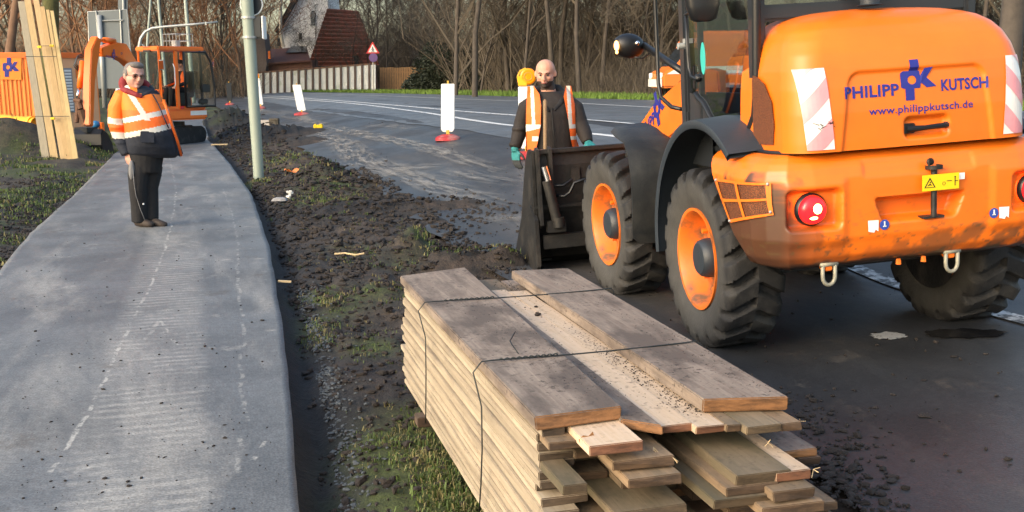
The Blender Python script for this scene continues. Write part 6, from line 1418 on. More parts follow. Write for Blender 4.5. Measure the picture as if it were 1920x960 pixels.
for (px, py, n_, sx, sy) in ((880,395,260,60,14),(700,400,500,90,26),(800,440,160,90,20),(760,500,200,80,16),(910,498,260,50,12),(600,345,300,55,28),(500,262,260,30,9),(435,235,260,22,10),(1560,900,420,60,45),(1500,800,110,50,30)):
    for k in range(n_):
        c = G(px+rg.gauss(0, sx), py+rg.gauss(0, sy)); pts.append((c.x, c.y, rg.choice((.004,.007,.010,.018))*rg.uniform(.7,1.3)*(1+c.y*.07)))
zs_ = gz([p[0] for p in pts], [p[1] for p in pts]); tz_ = terr(np.array([p[0] for p in pts]), np.array([p[1] for p in pts]))
for p, z_, tz in zip(pts, zs_, tz_):
    u_, v_ = uv(p[0], p[1])
    if float(uPL(v_)) < u_ < float(uPR(v_)): continue
    if u_ > float(uRL(v_)): z_ = max(z_, tz+.014)
    crumb(b, (p[0], p[1], z_+p[2]*.25), p[2], rg)
stuff(b.build('soil_clods', M_clod, fixn=False), 'dark clods of soil strewn over the dug verge', 'soil clods')
# bits on the path and the asphalt
b = MB()
for k in range(380):
    px = rg.uniform(40, 560); py = 300+660*rg.random()**.8; c = G(px, py, .045); u_, v_ = uv(c.x, c.y)
    if not (float(uPL(v_))+.05 < u_ < float(uPR(v_))-.06): continue
    crumb(b, (c.x, c.y, c.z+.002), rg.choice((.003,.004,.006,.011))*rg.uniform(.6,1.2), rg)
for (px, py, r_) in ((492,601,.018),(384,650,.012),(340,385,.03),(104,479,.014),(398,655,.014),(150,690,.01),(380,830,.012),(302,330,.03),(395,480,.012),(380,505,.014)):
    c = G(px, py, .045); crumb(b, (c.x, c.y, c.z+.004), r_, rg)
stuff(b.build('path_crumbs', M_clod, fixn=False), 'dark crumbs of soil dropped on the grey path', 'soil crumbs')
b = MB()
for k in range(700):
    px = rg.uniform(560, 1900); py = rg.uniform(230, 900); c = G(px, py); u_, v_ = uv(c.x, c.y)
    if u_ < float(uRL(v_))+.2 or (c-Vector((.6,4.2,0))).length < 1.2: continue
    crumb(b, (c.x, c.y, c.z+.018), rg.choice((.004,.006,.010,.016))*rg.uniform(.6,1.2), rg)
stuff(b.build('road_crumbs', M_clod, fixn=False), 'small crumbs of soil and asphalt lying on the road', 'soil crumbs')
# ------------------------------------------------------------------ site container, yellow pipe, plank bundle
Y = 34; c0 = YP(102, 250, Y); zb_ = float(terr(c0.x, c0.y)); base = Vector((c0.x, c0.y, zb_))
M_cont = mat('container_orange', (.86,.24,.045), .5, var=.06, vscale=3); M_contp = mat('container_pale_panel', (.80,.42,.22), .55, var=.06, vscale=3)  # end wall is a paler, pinker orange than the long wall
M_cap = mat('container_top_rail', (.85,.16,.02), .5)
ct = thing('site_container', 'orange corrugated site container with a pk panel behind the leaning planks', 'container', base)
hgt = 2.62; L1 = 5.5; dA = Vector((-.985, -.17, 0)); dB = Vector((.42, .90, 0)).normalized(); Lb = 1.9
b = MB(); g = []; n = 160
for z in (0.12, hgt-.14):
    for k in range(n):
        t = k/(n-1)*L1; o_ = .016*(1 if (t*8) % 1 < .5 else -1); p = dA*t+Vector((.17,-.985,0))*o_; g.append((p.x, p.y, z))
b.grid(g, n, 2); b.build('long_wall', M_cont, ct, fixn=False)
b = MB(); nb = Vector((dB.y, -dB.x, 0)); b.prism([Vector((0,0,.12)), dB*Lb+Vector((0,0,.12)), dB*Lb+Vector((0,0,hgt-.14)), Vector((0,0,hgt-.14))], tuple(-nb*.04)); b.build('end_wall', M_contp, ct)
b = MB()
for (p, q) in ((Vector((0,0,hgt-.08)), dA*L1+Vector((0,0,hgt-.08))),(Vector((0,0,.06)), dA*L1+Vector((0,0,.06))),(Vector((0,0,hgt-.08)), dB*Lb+Vector((0,0,hgt-.08))),(Vector((0,0,.06)), dB*Lb+Vector((0,0,.06)))):
    d = (q-p).normalized(); s_ = Vector((d.y,-d.x,0))*.05; b.prism([p-s_-Vector((0,0,.07)), p+s_-Vector((0,0,.07)), p+s_+Vector((0,0,.08)), p-s_+Vector((0,0,.08))], tuple(q-p))
b.build('rails', M_cap, ct)
b = MB(); b.prism([Vector((0,0,hgt-.02)), dA*L1+Vector((0,0,hgt-.02)), dA*L1+dB*Lb+Vector((0,0,hgt-.02)), dB*Lb+Vector((0,0,hgt-.02))], (0,0,.04)); b.prism([dA*L1+Vector((0,0,.1)), dA*L1+dB*Lb+Vector((0,0,.1)), dA*L1+dB*Lb+Vector((0,0,hgt)), dA*L1+Vector((0,0,hgt))], tuple(dA*.04)); b.prism([dA*L1+dB*Lb+Vector((0,0,.1)), dB*Lb+Vector((0,0,.1)), dB*Lb+Vector((0,0,hgt)), dA*L1+dB*Lb+Vector((0,0,hgt))], tuple(dB*.04)); b.build('roof_and_back', M_cont, ct)
fn = lambda px, py, o_: (lambda r: CC+r*(((base-CC).dot(Vector((.17,-.985,0)))+o_)/r.dot(Vector((.17,-.985,0)))))(ray(px, py))-base
b = MB(); b.add([fn(0,105,.04), fn(40,106,.04), fn(40,150,.04), fn(0,149,.04)], [(0,1,2,3)]); lg = b.build('logo_panel', mat('logo_panel_orange', (.90,.24,.02), .45), ct, fixn=False)
b = MB(); pk_logo(b, lambda a, q: fn(5+31*a, 144-36*q, .05)); b.build('pk_emblem', M_blue, lg, fixn=False)
fb = lambda t, z, o_=.02: dB*t+Vector((0,0,z))+nb*o_
b = MB(); b.prism([fb(.35,.75), fb(.85,.75), fb(.85,2.15), fb(.35,2.15)], tuple(nb*.03)); wd = b.build('window_frame', mat('container_window_grey', (.25,.26,.28), .5), ct)
b = MB()
for k in range(14): b.prism([fb(.40,.80+.095*k,.055), fb(.80,.80+.095*k,.055), fb(.80,.86+.095*k,.055), fb(.40,.86+.095*k,.055)], tuple(nb*.01))
b.build('blind', M_white, wd); b = MB(); b.prism([fb(1.05,1.85), fb(1.55,1.85), fb(1.55,2.25), fb(1.05,2.25)], tuple(nb*.01)); q_ = b.build('small_logo_panel', mat('logo_panel_orange', ORANGE), ct); b = MB(); pk_logo(b, lambda a, q: fb(1.15+.3*a, 1.92+.28*q, .045)); b.build('pk_emblem', M_blue, q_, fixn=False)
# yellow pipe in front of it
p0, p1 = YP(-60, 222, 29), YP(68, 234, 28.0); t = thing('drain_pipe', 'fat yellow pipe lying in front of the orange container', 'pipe', p1); b = MB(); b.tube([p0-p1, Vector((0,0,0))], .19, 24, cap=False); b.tube([p0-p1, Vector((0,0,0))], .165, 24, cap=False)
b.tube([(p0-p1)*.04, (p0-p1)*.09], .215, 24); b.tube([(p0-p1)*.55, (p0-p1)*.60], .215, 24); b.build('pipe_body', mat('pipe_yellow', (.90,.40,.01), .4), t, smooth=True, auto=.8)
# leaning tree with moss behind the planks
# tied bundle of long planks standing against it
pz = G(112, 306); bt = YP(45, -2, pz.y+.5)
LB = [((33,46),(78,93),2,298,'outer grey plank at the left of the bundle leaning on the mossy tree',(.25,.22,.16)),((45,57),(94,109),-3,296,'second plank from the left in the bundle leaning on the tree',(.38,.27,.13)),
      ((61,72),(113,123),-6,300,'third plank in the leaning bundle, right of the long dark gap',(.40,.28,.14)),((72,83),(122,133),12,304,'fourth plank of the leaning bundle',(.37,.25,.115)),
      ((86,92),(132,140),18,308,'pale fifth plank from the left in the leaning bundle',(.38,.27,.125)),((94,100),(139,149),20,312,'rightmost plank of the leaning bundle, foot nearest the path',(.43,.32,.15))]
for k, ((xa, xb), (xc, xd), ty, by_, lb, colr) in enumerate(LB):
    yb_ = pz.y+.15-.03*k; A, B_ = YP(xa, ty, yb_+.55), YP(xb, ty, yb_+.55); C_, D_ = YP(xd, by_, yb_), YP(xc, by_-2, yb_)
    b = MB(); nrm = (B_-A).cross(D_-A).normalized(); nrm = nrm if nrm.y < 0 else -nrm; o_ = (C_+D_)/2; b.prism([A-o_, B_-o_, C_-o_, D_-o_], tuple(-nrm*.03)); ob = b.build('leaning_plank', mat('leaning_wood_%s' % ['grey','gold','honey','amber','straw','pale'][k], colr, .7, var=.18, vscale=6, stretch=(6,6,.6), bump=.2, bscale=30), bevel=.003); ob.location = o_; tag(ob, lb, 'plank', 'long planks leaning on the tree')
b = MB(); nb_ = YP(70, 90, pz.y+.2)
for (y_, xa, xb) in ((106,46,106),(218,66,130),(86,70,98)):
    b.tube([YP(xa, y_, pz.y-.02+.5*(300-y_)/300), YP(xb, y_, pz.y-.10+.5*(300-y_)/300)], .007, 5)
o_ = b.build('binding_wire', M_wire); tag(o_, 'thin wires tied round the leaning bundle of long planks', 'wire')
for (px, py, lb) in ((74,88,'upper left yellow spacer block between the leaning planks'),(97,86,'upper right yellow spacer block between the leaning planks'),(99,222,'lowest yellow spacer block between the leaning planks')):
    c = YP(px, py, pz.y+.40*(300-py)/300+.02); b = MB(); b.box((0,0,0),(.09,.05,.05)); o_ = b.build('spacer_block', M_yel, bevel=.01); o_.location = c; tag(o_, lb, 'spacer')
# ------------------------------------------------------------------ wall, fence, house
Mw = mat('whitewashed_panel', (.62,.65,.64), .7, var=.12, vscale=2, col2=(.40,.46,.38), c2scale=1.2, c2lo=.55, c2hi=.75); Mwp = mat('dark_wall_post', (.10,.07,.06), .8, var=.2)
wl = thing('concrete_wall', 'long wall of white panels between dark posts in front of the red roofed house', 'wall', YP(705, 170, 88)); wo = wl.location
def wallp(t, top): # t 0 left..1 right
    d = 94+(88-94)*t; px = 480+225*t; py = (138 if top else 173)*(1-t)+(121 if top else 171.5)*t; return YP(px, py, d)
NP = 17
for k in range(NP):
    t0, t1 = (k+.16)/NP, (k+.94)/NP; A, B_, C_, D_ = wallp(t0, 0), wallp(t1, 0), wallp(t1, 1), wallp(t0, 1)
    b = MB(); b.prism([q-wo for q in (A-Vector((0,0,.4)), B_-Vector((0,0,.4)), C_, D_)], (0,.12,0)); b.build('wall_panel', Mw, wl)
    t0, t1 = (k-.10)/NP, (k+.18)/NP; t0 = max(t0, 0); A, B_, C_, D_ = wallp(t0, 0), wallp(t1, 0), wallp(t1, 1), wallp(t0, 1)
    b = MB(); b.prism([q-wo-Vector((0,.12,0)) for q in (A-Vector((0,0,.4)), B_-Vector((0,0,.4)), C_+Vector((0,0,.12)), D_+Vector((0,0,.12)))], (0,.3,0)); b.build('wall_post', Mwp, wl)
b = MB(); b.prism([wallp(0, 1)-wo, wallp(1, 1)-wo, wallp(1, 1)-wo+Vector((0,0,.14)), wallp(0, 1)-wo+Vector((0,0,.14))], (0,.2,0)); b.build('coping', mat('coping_brick', (.16,.09,.06), .8), wl)
Mf = mat('brown_fence_wood', (.30,.17,.075), .8, var=.3, vscale=3, stretch=(4,1,1))
fc = thing('wooden_fence', 'brown wooden board fence to the right of the white wall', 'fence', YP(712, 170, 90)); fo = fc.location; NB = 20; rf = random.Random(4)
b = MB()
for k in range(NB):
    a, c_ = 712+90*k/NB, 712+90*(k+.84)/NB; tp = 127-1.5*k/NB+rf.uniform(-.7,.7); b.prism([YP(a,170,90)-fo-Vector((0,0,.3)), YP(c_,170,90)-fo-Vector((0,0,.3)), YP(c_,tp,90)-fo, YP(a,tp,90)-fo], (0,.05,0))
b.build('boards', Mf, fc); b = MB()
for py_ in (135, 160): b.prism([YP(712,py_+1.5,90.1)-fo, YP(801,py_+1.5,90.1)-fo, YP(801,py_-1.5,90.1)-fo, YP(712,py_-1.5,90.1)-fo], (0,.06,0))
b.build('rails', Mf, fc)
HY = 105
Mh = mat('white_render', (.80,.79,.76), .8, var=.05); Mrf = mat('red_roof_tiles', (.27,.085,.05), .8, var=.25, vscale=3, bump=.3); Mrb = mat('brown_roof', (.13,.055,.04), .8, var=.2); Mbr = mat('brick_wall', (.20,.10,.07), .85, var=.3, vscale=3); Mgy = mat('grey_stucco', (.16,.13,.115), .9, var=.2)
hs = thing('house', 'white gabled house with a large red tiled roof behind the white wall', 'house', YP(560, 172, HY)); ho = hs.location; hp = lambda px, py, d=0.: YP(px, py, HY+d)-ho
b = MB(); b.prism([hp(530,165), hp(576,165), hp(577,126), hp(600,55), hp(616,14), hp(608,-60), hp(590,-75), hp(529,52)], (0,7,0)); b.build('gable_wall', Mh, hs)
b = MB(); A = [hp(514,58,-.6), hp(520,63,-.6), hp(594,-66,-.6), hp(588,-74,-.6)]; b.prism(A, (0,8,0)); b.build('verge_board', M_ink, hs)
b = MB(); g = []
nR, nC = 15, 2
TL, TR, BR, BL = hp(614,16,-.3), hp(672,20,2.5), hp(712,124,2), hp(577,126,-.8)
for j in range(nR*2):
    t = j/(nR*2-1); st_ = (.10 if j % 2 else 0)
    for i in range(nC): s_ = i/(nC-1); p = (TL*(1-s_)+TR*s_)*(1-t)+(BL*(1-s_)+BR*s_)*t; g.append(p+Vector((0,-st_,st_)))
b.grid(g, nC, nR*2); b.build('roof', Mrf, hs, fixn=False)
b = MB(); b.prism([hp(586,165,1), hp(672,165,1), hp(672,104,1), hp(586,104,1)], (0,.2,0)); b.build('dark_opening', M_ink, hs)
b = MB(); b.prism([hp(660,165,1.2), hp(708,165,2.4), hp(700,90,2.4), hp(660,100,1.2)], (0,.2,0)); b.build('side_wall', Mbr, hs)
b = MB(); b.prism([hp(583,48,-.05)]+[hp(587+5*math.cos(a), 26-6*math.sin(a), -.05) for a in np.linspace(math.pi, 0, 9)]+[hp(591,48,-.05)], (0,.04,0)); wf = b.build('arched_window', M_dk, hs); b = MB()
for k in range(4): b.tube([hp(584+2*k,22,-.10), hp(584+2*k,48,-.10)], .03, 4)
for py_ in (28,36,44): b.tube([hp(583,py_,-.10), hp(591,py_,-.10)], .03, 4)
b.build('window_grille', M_grey, wf)
b = MB(); b.tube([hp(526,-60,-.9), hp(526,60,-.9), hp(531,88,-.9)], .16, 10); b.build('gutter_pipe', mat('cream_pipe', (.55,.50,.40), .5), hs)
for (px, py, w__, h__) in ((520,72,5,14),(561,62,5,12)):
    b = MB(); b.prism([hp(px,py+h__,-.9), hp(px+w__,py+h__,-.9), hp(px+w__,py,-.9), hp(px,py,-.9)], (0,.05,0)); b.build('window', M_dk, hs)
an = thing('house_annex', 'low brick annex with a brown roof and dark skylight below the white gable', 'annex', YP(540, 172, HY-8)); ao = an.location; ap = lambda px, py, d=0.: YP(px, py, HY-8+d)-ao
b = MB(); b.prism([ap(490,172), ap(585,172), ap(585,112), ap(490,120)], (0,3,0)); b.build('brick_wall', Mbr, an)
b = MB(); b.add([ap(488,119,-.4), ap(582,113,-.4), ap(575,88,5), ap(508,92,5)], [(0,1,2,3)]); b.add([ap(488,122,-.4), ap(582,116,-.4), ap(582,113,-.4), ap(488,119,-.4)], [(0,1,2,3)]); rfb = b.build('roof', Mrb, an, fixn=False)
b = MB(); b.add([ap(535,99,2.4), ap(575,97,2.4), ap(576,86,5.3), ap(546,87,5.3)], [(0,1,2,3)]); b.build('skylight', mat('skylight_dark', (.03,.04,.05), .15), rfb, fixn=False)
b = MB(); b.prism([ap(471,172,-1), ap(492,172,-1), ap(500,120,-1), ap(495,62,-1), ap(480,60,-1), ap(471,70,-1)], (0,2,0)); b.build('stucco_wall', Mgy, an)
b = MB(); b.box(ap(505,103,-1.2),(.2,.2,.7)); b.build('orange_vent', M_or2, an)
# ------------------------------------------------------------------ van on the far verge
vb = G(1226, 188); VW = R(4); vn_ = thing('van', 'orange and white van parked on the far side of the road behind the loader', 'van', (YP(1246, 188, vb.y).x, vb.y+1.2, vb.z), R(-82)); vs_k = vb.y/45.
M_vo0 = 0; M_vo = mat('van_orange', (.82,.20,.03), .35, coat=.4); M_vw = mat('van_white', (.75,.73,.70), .35, coat=.4)
K = 2000/vb.y; hh = 126/K   # height in metres from the photograph
f_ = hh/2.6
b = MB(); prof = [(-.1,.45),(-.12,.95),(0.05,1.10),(.35,1.22),(.95,1.95),(1.2,2.50),(1.5,2.6),(5.0,2.6),(5.1,2.3),(5.15,.45)]   # length along y from nose (toward -y) ... side profile
b.prism([(-1.0*f_, (y-.1)*f_, z*f_) for y, z in prof], (2.0*f_,0,0)); bd = b.build('body', [M_vo], vn_, bevel=.08*f_, smooth=True, auto=.6)
b = MB()
for x in (-1.012*f_, 1.012*f_): b.prism([(x, (y-.1)*f_, z*f_) for y, z in [(.05,.98),(5.1,1.0),(5.1,1.28),(.55,1.26)]], (.006,0,0))
b.prism([(x, -.24*f_, z) for x, z in ((-.95*f_,.5*f_),(.95*f_,.5*f_),(.95*f_,.8*f_),(-.95*f_,.8*f_))], (0,.02,0)); b.build('white_panels', M_vw, vn_)
b = MB(); b.prism([(-.88*f_,.30*f_,1.27*f_),(.88*f_,.30*f_,1.27*f_),(.80*f_,.88*f_,1.98*f_),(-.80*f_,.88*f_,1.98*f_)], (0,-.03,.03))
for x in (-1.02*f_, 1.005*f_): b.prism([(x, (y-.1)*f_, z*f_) for y, z in [(.62,1.30),(1.45,1.30),(1.50,1.95),(1.05,1.95)]], (.012,0,0))
b.build('windows', mat('van_glass', (.02,.025,.03), .08), vn_)
for (x, y) in ((-.95,.75),(.95,.75),(-.95,4.1),(.95,4.1)):
    sg_ = 1 if x > 0 else -1; r_ = bpy.data.objects.new('wheel', None); COL.objects.link(r_); r_.parent = vn_; r_.location = (x*f_, y*f_, .36*f_)
    b = MB(); b.lathe([(-.11*f_,.25*f_),(-.10*f_,.35*f_),(-.04*f_,.365*f_),(.04*f_,.365*f_),(.08*f_,.35*f_),(.09*f_,.24*f_)], (0,0,0), 'x', 28, sgn=sg_); b.build('tyre', M_rub, r_, smooth=True); b = MB(); b.lathe([(.07*f_,.24*f_),(.05*f_,.20*f_),(.07*f_,.06*f_),(.07*f_,0)], (0,0,0), 'x', 20, sgn=sg_); b.build('rim', M_grey, r_, smooth=True)
    b = MB(); b.lathe([(.055*f_,.44*f_),(.075*f_,.44*f_),(.075*f_,.36*f_)], (0,0,.02), 'x', 28, sgn=sg_); b.build('arch_liner', M_blk, r_)
b = MB(); b.box((-1.12*f_,.75*f_,1.45*f_),(.16*f_,.12*f_,.34*f_)); b.build('wing_mirror', M_blk, vn_, bevel=.02)
b = MB(); b.box((-.72*f_,-.20*f_,.92*f_),(.34*f_,.06*f_,.24*f_)); b.build('headlight', M_white, vn_, bevel=.02); b = MB(); b.box((.72*f_,-.20*f_,.92*f_),(.34*f_,.06*f_,.24*f_)); b.build('headlight', M_white, vn_, bevel=.02)
# ------------------------------------------------------------------ trees
M_bark = mat('winter_bark', (.068,.056,.045), .9, var=.35, vscale=3, bump=.4, bscale=12)
M_bark2 = mat('sun_warmed_bark', (.16,.095,.06), .9, var=.3, vscale=3)  # bark of the left trees, low sun painted in as a warmer tone
M_twig = mat('twigs_brown', (.092,.075,.055), .9); M_twigw = mat('twigs_russet_sunlit', (.24,.12,.06), .9); M_moss = mat('mossy_bark', (.075,.075,.025), .95, var=.5, vscale=8, bump=.5)  # russet twigs of the left wood, brightened in colour for low sun
def tree_mesh(seed, h, spread, nb=9, levels=3, r0_=.22, lean=.05, low=.18, tw=1.0):
    rnd = random.Random(seed); trunk = MB(); crown = MB(); tips = []
    def grow(p, d, L, r, lv, mb):
        k = 5 if lv < 2 else 3; pts = [p]; rs_ = [r]; dd_ = d.copy()
        for i in range(k):
            dd_ = (dd_+Vector((rnd.gauss(0,.10+.07*lv), rnd.gauss(0,.10+.07*lv), rnd.gauss(.05,.08)))).normalized(); pts.append(pts[-1]+dd_*L/k); rs_.append(r*(1-.78*(i+1)/k))
        mb.tube(pts, rs_, 7 if lv == 0 else (4 if lv == 1 else 3), cap=False)
        if lv >= levels: tips.append((pts, dd_)); return
        nbr = nb if lv == 0 else (5 if lv == 1 else 4)
        for j in range(nbr):
            t = rnd.uniform(low if lv == 0 else .2, 1.0); x = t*k; i = min(int(x), k-1); q = pts[i].lerp(pts[i+1], x-i); a = rnd.uniform(0, 6.28)
            up = Vector((math.cos(a), math.sin(a), rnd.uniform(.2, 1.2) if lv == 0 else rnd.uniform(-.1, .9))).normalized(); nd = (dd_*.45+up*spread).normalized()
            grow(q, nd, L*rnd.uniform(.42,.62)*(1.1-.3*t if lv == 0 else 1), r*(1-.7*t)*.55+.004, lv+1, crown)
    grow(Vector((0,0,-.2)), Vector((rnd.gauss(0, lean), rnd.gauss(0, lean), 1)).normalized(), h, r0_, 0, trunk)
    for pts, d in tips:
        for q in pts[1:]:
            for j in range(int(3*tw)):
                v = Vector((rnd.gauss(0,1), rnd.gauss(0,1), rnd.gauss(.35,1))).normalized()*rnd.uniform(.3,.9)*h/12; s_ = v.orthogonal().normalized()*.013*h/12
                e = q+v; crown.add([q-s_, q+s_, e], [(0,1,2)])
                m_ = q+v*.5; v2 = (v.normalized()+Vector((rnd.gauss(0,.6), rnd.gauss(0,.6), rnd.gauss(0,.6)))).normalized()*v.length*.5; crown.add([m_-s_*.6, m_+s_*.6, m_+v2], [(0,1,2)])
    return trunk, crown
protos = []
for k, (sd_, h, sp, nb, r0_, low, mt, mc) in enumerate(((1,15,1.0,16,.13,.06,M_bark,M_twig),(2,17,.7,16,.15,.06,M_bark,M_twig),(3,13,1.1,16,.10,.05,M_bark,M_twig),(4,16,.85,15,.13,.06,M_bark2,M_twigw),(5,10,.9,14,.07,.03,M_bark,M_twig),(6,18,.6,15,.17,.10,M_bark,M_twig))):
    tm, cm = tree_mesh(sd_, h, sp, nb, 3, r0_, low=low, tw=1.5)
    protos.append((tm.build('trunk_mesh', mt, fixn=False, smooth=True), cm.build('crown_mesh', mc, fixn=False)))
    for o_ in protos[-1]: COL.objects.unlink(o_)
def plant(proto, loc, s_, rz, label, group, warm=False):
    t = thing('tree', label, 'tree', loc, rz, group); t.scale = (s_, s_, s_)
    for nm, o_ in zip(('trunk', 'crown'), protos[proto]):
        c = o_.copy(); c.name = nm; COL.objects.link(c); c.parent = t
    return t
rt_ = random.Random(21); ntree = 0
def tpos(px, Y): r = ray(px, 200); x = r.x/r.y*Y; return Vector((x, Y, float(terr(x, Y))))
GW, GL = 'bare trees of the wood beyond the road', 'bare russet trees behind the excavator'
kinds = ['spreading grey brown', 'tall slender', 'low branching', '', 'young thin', 'tall straight']
for row, (Y0, n_) in enumerate(((56, 22), (66, 26), (80, 26), (96, 22))):
    for k in range(n_):
        px = 770+1260*(k+rt_.uniform(.1,.9))/n_ if row < 2 else 620+1450*(k+rt_.random())/n_
        Yk = Y0+rt_.uniform(-4, 5)
        if px < 850: Yk = max(Yk, 124+rt_.uniform(0,12))
        pr_ = rt_.choice((0,1,2,4,5,0,2)); p = tpos(px, Yk)
        if row == 3: p = tpos(px, Yk+14)
        plant(pr_, p, rt_.uniform(.8,1.15), rt_.uniform(0,6.28), 'bare %s tree number %d from the left in the %s row of the wood beyond the road' % (kinds[pr_], 0, ''), GW)['_k'] = (row, px)
        ntree += 1
for k in range(30):
    px = -160+640*(k+rt_.random())/30; Yk = rt_.choice((72, 84, 98, 112))+rt_.uniform(-4, 4); p = tpos(px, Yk)
    pr_ = rt_.choice((3,3,3,1,0)); t = plant(pr_, p, rt_.uniform(.8,1.15), rt_.uniform(0,6.28), '', GL); t['_k'] = (10+int(Yk > 90), px)
for (px, Yk, pr_, s_) in ((592,98,4,.75),(640,122,0,1.0),(700,118,5,.9),(725,98,0,.75),(760,100,2,.8),(792,99,0,.85),(690,101,4,.8),(820,97,1,.8),(655,100,4,.75),(430,92,0,.8),(405,90,3,.9),(540,125,3,1.)):
    t = plant(pr_, tpos(px, Yk), s_, rt_.uniform(0,6), '', 'bare trees round the house'); t['_k'] = (20, px)
TR_ = [o for o in bpy.data.objects if '_k' in o.keys()]
rown = {0:'front row of the wood beyond the road', 1:'second row of the wood beyond the road', 2:'third row of the wood beyond the road', 3:'last row of the wood beyond the road', 10:'nearer trees behind the excavator', 11:'farther trees behind the excavator', 20:'trees around the white house'}
def numw(k):
    ones = ['','first','second','third','fourth','fifth','sixth','seventh','eighth','ninth','tenth','eleventh','twelfth','thirteenth','fourteenth','fifteenth','sixteenth','seventeenth','eighteenth','nineteenth','twentieth']
    return ones[k] if k <= 20 else ('twenty-'+ones[k-20] if k < 30 else ('thirtieth' if k == 30 else 'thirty-'+ones[k-30]))
for r_ in rown:
    S_ = sorted([o for o in TR_ if o['_k'][0] == r_], key=lambda o: o['_k'][1])
    for i, o in enumerate(S_): o['label'] = 'bare tree, %s from the left in the %s' % (numw(i+1), rown[r_])
for o in TR_: del o['_k']
# big mossy tree that carries the plank bundle
c = G(92, 296); c = Vector((c.x-.62, c.y+1.5, float(terr(c.x, c.y))+.1)); t = thing('tree', 'thick mossy tree trunk directly behind the leaning plank bundle', 'tree', c)
tm, cm = tree_mesh(77, 11, .9, 9, 3, .27, lean=.02, low=.32, tw=1.0); tm.build('trunk', M_moss, t, fixn=False, smooth=True); cm.build('crown', M_twigw, t, fixn=False)
c = G(8, 250); t = thing('tree', 'slim dark tree at the far left edge above the container', 'tree', tpos(12, 40)); tm, cm = tree_mesh(78, 13, .8, 9, 3, .20, lean=.03, low=.3, tw=1.0); tm.build('trunk', M_bark2, t, fixn=False, smooth=True); cm.build('crown', M_twigw, t, fixn=False)
t = thing('tree', 'dark tree at the top right corner behind the loader cab', 'tree', tpos(1885, 24)); tm, cm = tree_mesh(79, 13, .8, 9, 3, .30, lean=.03, low=.3, tw=1.0); tm.build('trunk', M_bark, t, fixn=False, smooth=True); cm.build('crown', M_twig, t, fixn=False)
# dense far wood and undergrowth as masses
def thicket(name, label, cat, n_, fn, hfn, matl, w_=.02, seed=1, br=3):
    rnd = random.Random(seed); b = MB()
    for k in range(n_):
        p = fn(rnd); h = hfn(rnd); u_, v_ = uv(p.x, p.y)
        if u_ < float(uRR(v_))+4.6 and p.x > -6 and name != 'far_wood': continue
        tip = p+Vector((rnd.gauss(0,.32)*h, rnd.gauss(0,.3)*h, h*rnd.uniform(.5,1))); m_ = p.lerp(tip, .5)+Vector((rnd.gauss(0,.10)*h, rnd.gauss(0,.08)*h, 0)); a = rnd.uniform(0, 3.14); s_ = Vector((math.cos(a), math.sin(a), 0))*w_*(.5+rnd.random())
        b.add([p-s_, p+s_, m_+s_*.7, m_-s_*.7, tip], [(0,1,2,3),(3,2,4)])
        for j in range(br):
            t = rnd.uniform(.25,.95); q = p.lerp(tip, t); e = q+Vector((rnd.gauss(0,.22)*h, rnd.gauss(0,.22)*h, rnd.uniform(.0,.25)*h)); s2 = Vector((rnd.gauss(0,1), rnd.gauss(0,1), .3)).normalized()*w_*.45; b.add([q-s2, q+s2, e], [(0,1,2)])
    return stuff(b.build(name, matl, fixn=False), label, cat)
def area(px0, px1, Y0, Y1):
    return lambda rnd: (lambda Yk: tpos(rnd.uniform(px0, px1), Yk))(rnd.uniform(Y0, Y1))
thicket('undergrowth', 'dense brown undergrowth along the edge of the wood', 'undergrowth', 9000, area(830, 2050, 50.5, 62), lambda r: r.uniform(.8, 4.2)*r.random()**.4, M_twig, .012, 5, 5)
thicket('undergrowth', 'brown saplings and brush deeper in the wood', 'undergrowth', 9000, area(840, 2050, 64, 118), lambda r: r.uniform(3, 11), M_twig, .03, 6, 7)
thicket('far_wood', 'russet far wood behind the excavator and house', 'far wood', 6000, area(-200, 470, 100, 128), lambda r: r.uniform(3, 8), M_twigw, .035, 7, 7)
thicket('undergrowth', 'brown brush below the trees behind the excavator', 'undergrowth', 3500, area(-200, 480, 74, 98), lambda r: r.uniform(.8, 5), M_twig, .02, 8, 5)
thicket('dry_grass', 'tall pale dry grass at the foot of the wood', 'dry grass', 5000, area(1000, 1260, 47.5, 51), lambda r: r.uniform(.3, 1.3), mat('dry_grass', (.22,.16,.09), .9), .010, 9, 1)
thicket('far_wood', 'brown far wood rising behind the white house', 'far wood', 6000, area(460, 900, 126, 150), lambda r: r.uniform(3, 9), M_twig, .035, 17, 7)
# evergreen bush between fence and wood
def bush(name, label, loc, rx, ry, rz_, n_, matl, seed):
    rnd = random.Random(seed); t = thing(name, label, 'bush', loc); b = MB()
    for k in range(n_):
        v = Vector((rnd.gauss(0,1), rnd.gauss(0,1), abs(rnd.gauss(0,1)))).normalized()*rnd.uniform(.35,1)**.5; lob = .75+.35*fbm(v.x+3, v.y+v.z, 2.2, 2, seed)
        p = Vector((v.x*rx, v.y*ry, v.z*rz_))*lob*1.15; a = Vector((rnd.gauss(0,1), rnd.gauss(0,1), rnd.gauss(0,1))).normalized(); c_ = a.orthogonal().normalized(); s_ = rnd.uniform(.06,.14)
        b.add([p-a*s_, p+c_*s_*.5, p+a*s_, p-c_*s_*.5], [(0,1,2,3)])
    b.build('foliage', matl, t, fixn=False); b = MB()
    for k in range(6): b.tube([(0,0,-.1), (rnd.gauss(0,.4)*rx, rnd.gauss(0,.4)*ry, rz_*.7)], [.05,.02], 5)
    b.build('stem', M_bark, t); return t
M_ever = mat('dark_evergreen', (.022,.030,.014), .7, var=.3, vscale=4)
bush('bush', 'dark evergreen bush at the right end of the wooden fence', tpos(845, 80), 2.9, 2.0, 3.6, 9000, M_ever, 3)
